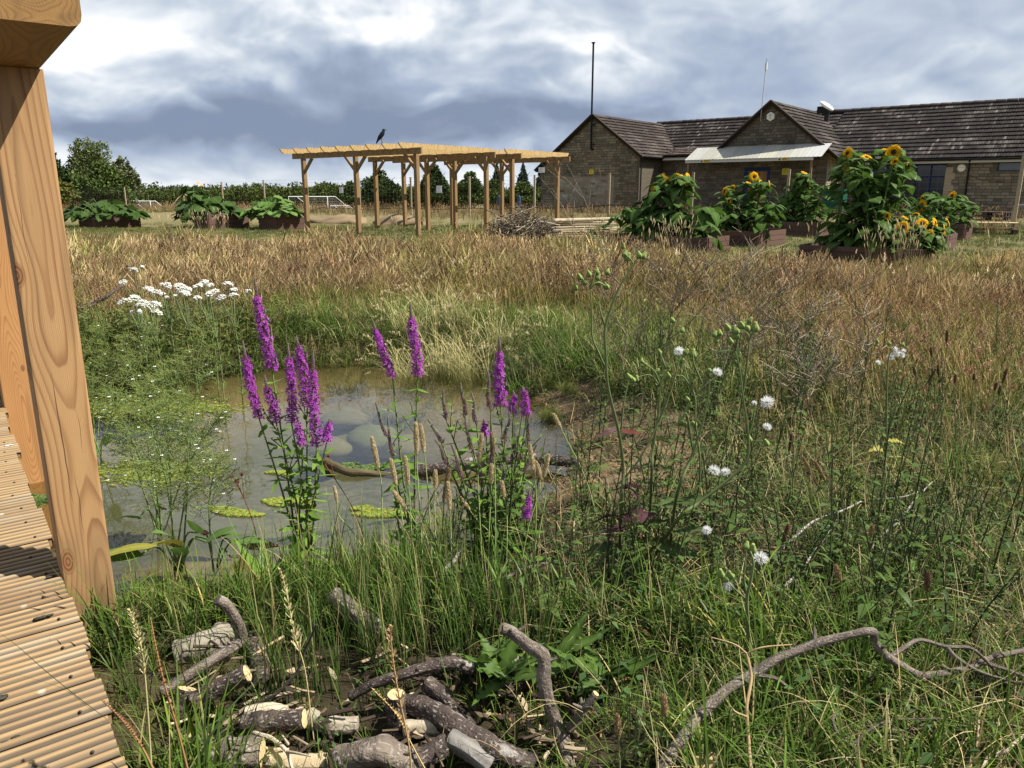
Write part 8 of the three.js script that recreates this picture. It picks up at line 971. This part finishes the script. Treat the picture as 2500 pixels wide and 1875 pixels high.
// --- grass stalks close to the camera
{
  const c1 = (x, y, F) => far((x / 2.766) * 0.8848, (1275 + y / 2.766) * 0.8848, F), r = rng(88);
  const stalk = (label, pts, F, wid, headFrac, cs, ch, airy) => { const P = curve(pts.map(([x, y], i) => c1(x, y, F + 0.02 * i)), 30), root = P[0].clone(), t = thing('grass_stalk', label, 'grass stalk', root, 0, 'grass stalks close to the viewer'), L = P.map(p => p.clone().sub(root)), st = new MB(); st.tube(L, q => mix(wid, wid * 0.6, q), 5, cs); mesh('stem', st.geo(), M.stem, t); const hd = new MB(), n0 = Math.floor(30 * (1 - headFrac)); for (let k = 0; k < 30 * headFrac * 12; k++) { const q = r(), p = L[Math.min(30, n0 + Math.floor(q * (30 - n0)))], a = r() * 6.28, l = airy * (1 - q * 0.7) * rr(r, 0.3, 1), e = V3(p.x + Math.cos(a) * l, p.y + l * 1.4, p.z + Math.sin(a) * l); hd.ribbon([p, p.clone().lerp(e, 0.6), e], x => 0.0022 * (0.4 + x), V3(Math.sin(a), 0, -Math.cos(a)), vary(r, ch, 0.2), vary(r, ch, 0.3)); } mesh('seed_head', hd.geo(), M.dry, t); };
  stalk('rust brown grass stalk rising from the bottom edge beside the deck', [[1290, 1760], [1200, 1400], [1100, 1050], [1050, 830], [1015, 640]], 1.12, 0.0022, 0.7, [0.22, 0.12, 0.05], [0.25, 0.13, 0.06], 0.006);
  stalk('pale feathery grass head left of the rust brown stalk', [[1030, 1760], [1000, 1300], [970, 950], [930, 750], [870, 580]], 1.15, 0.0018, 0.55, [0.34, 0.30, 0.13], [0.42, 0.38, 0.20], 0.016);
  stalk('rust brown stalk leaning left over the deck edge', [[1080, 1760], [950, 1500], [830, 1340], [690, 1200]], 1.08, 0.0022, 0.7, [0.22, 0.12, 0.05], [0.25, 0.13, 0.06], 0.006);
  stalk('tan grass head with side tufts before the long log', [[2780, 1760], [2760, 1500], [2680, 1100], [2640, 800], [2650, 700]].map(([x, y]) => [x - 0, y]), 1.2, 0.002, 0.6, [0.30, 0.20, 0.09], [0.38, 0.26, 0.13], 0.014);
  stalk('pale drooping grass head above the centre of the log pile', [[2150, 1700], [2110, 1400], [2060, 1000], [1990, 760], [1930, 450], [1890, 310]], 1.5, 0.0017, 0.5, [0.40, 0.34, 0.15], [0.48, 0.42, 0.23], 0.02);
  stalk('thin golden stalk slanting over the right of the log pile', [[2900, 1720], [2780, 1500], [2680, 1300], [2510, 1120]], 1.25, 0.0016, 0.6, [0.40, 0.30, 0.12], [0.42, 0.28, 0.12], 0.008);
  const blade = (label, pts, F, w, c0, c1c) => { const P = curve(pts.map(([x, y], i) => c1(x, y, F + 0.015 * i)), 16), root = P[0].clone(), mb = new MB(); mb.ribbon(P.map(p => p.clone().sub(root)), t => w * Math.pow(1.02 - t, 0.5) * (0.6 + 0.6 * sst(0, 0.2, t)), V3(0.75, 0.3, 0.6), c0, c1c, 0.2); const t = thing('wild_grass', label, 'grass', root, 0, 'long blades close to the viewer'); mesh('blade', mb.geo(), M.grass, t); };
  blade('green blade lying diagonally across the deck boards', [[720, 1330], [520, 1180], [300, 1000], [120, 840], [-40, 720]], 1.02, 0.009, [0.05, 0.10, 0.025], [0.10, 0.17, 0.06]);
  blade('thin green blade below the diagonal one on the deck', [[620, 1270], [450, 1140], [300, 1080], [100, 1030], [-40, 1035]], 1.06, 0.005, [0.07, 0.13, 0.03], [0.13, 0.19, 0.06]);
  blade('tall green blade standing beside the front post', [[860, 1240], [800, 900], [720, 700], [560, 560], [500, 530]], 1.6, 0.008, [0.04, 0.085, 0.02], [0.09, 0.16, 0.05]);
  blade('broad green blade leaning left in front of the logs', [[1290, 1720], [1420, 1450], [1560, 1250], [1700, 1100]], 1.25, 0.009, [0.08, 0.15, 0.03], [0.13, 0.21, 0.06]);
  blade('upright broad blade in front of the splintered log', [[1400, 1720], [1380, 1400], [1400, 1150], [1395, 960], [1360, 820]], 1.3, 0.009, [0.09, 0.16, 0.035], [0.14, 0.21, 0.06]);
  blade('short broad blade left of the sawn yellow log', [[1250, 1620], [1320, 1450], [1480, 1330], [1600, 1230]], 1.35, 0.007, [0.08, 0.14, 0.03], [0.12, 0.2, 0.05]);
}

camera.far = 4000; camera.updateProjectionMatrix();
renderer.render(scene, camera);
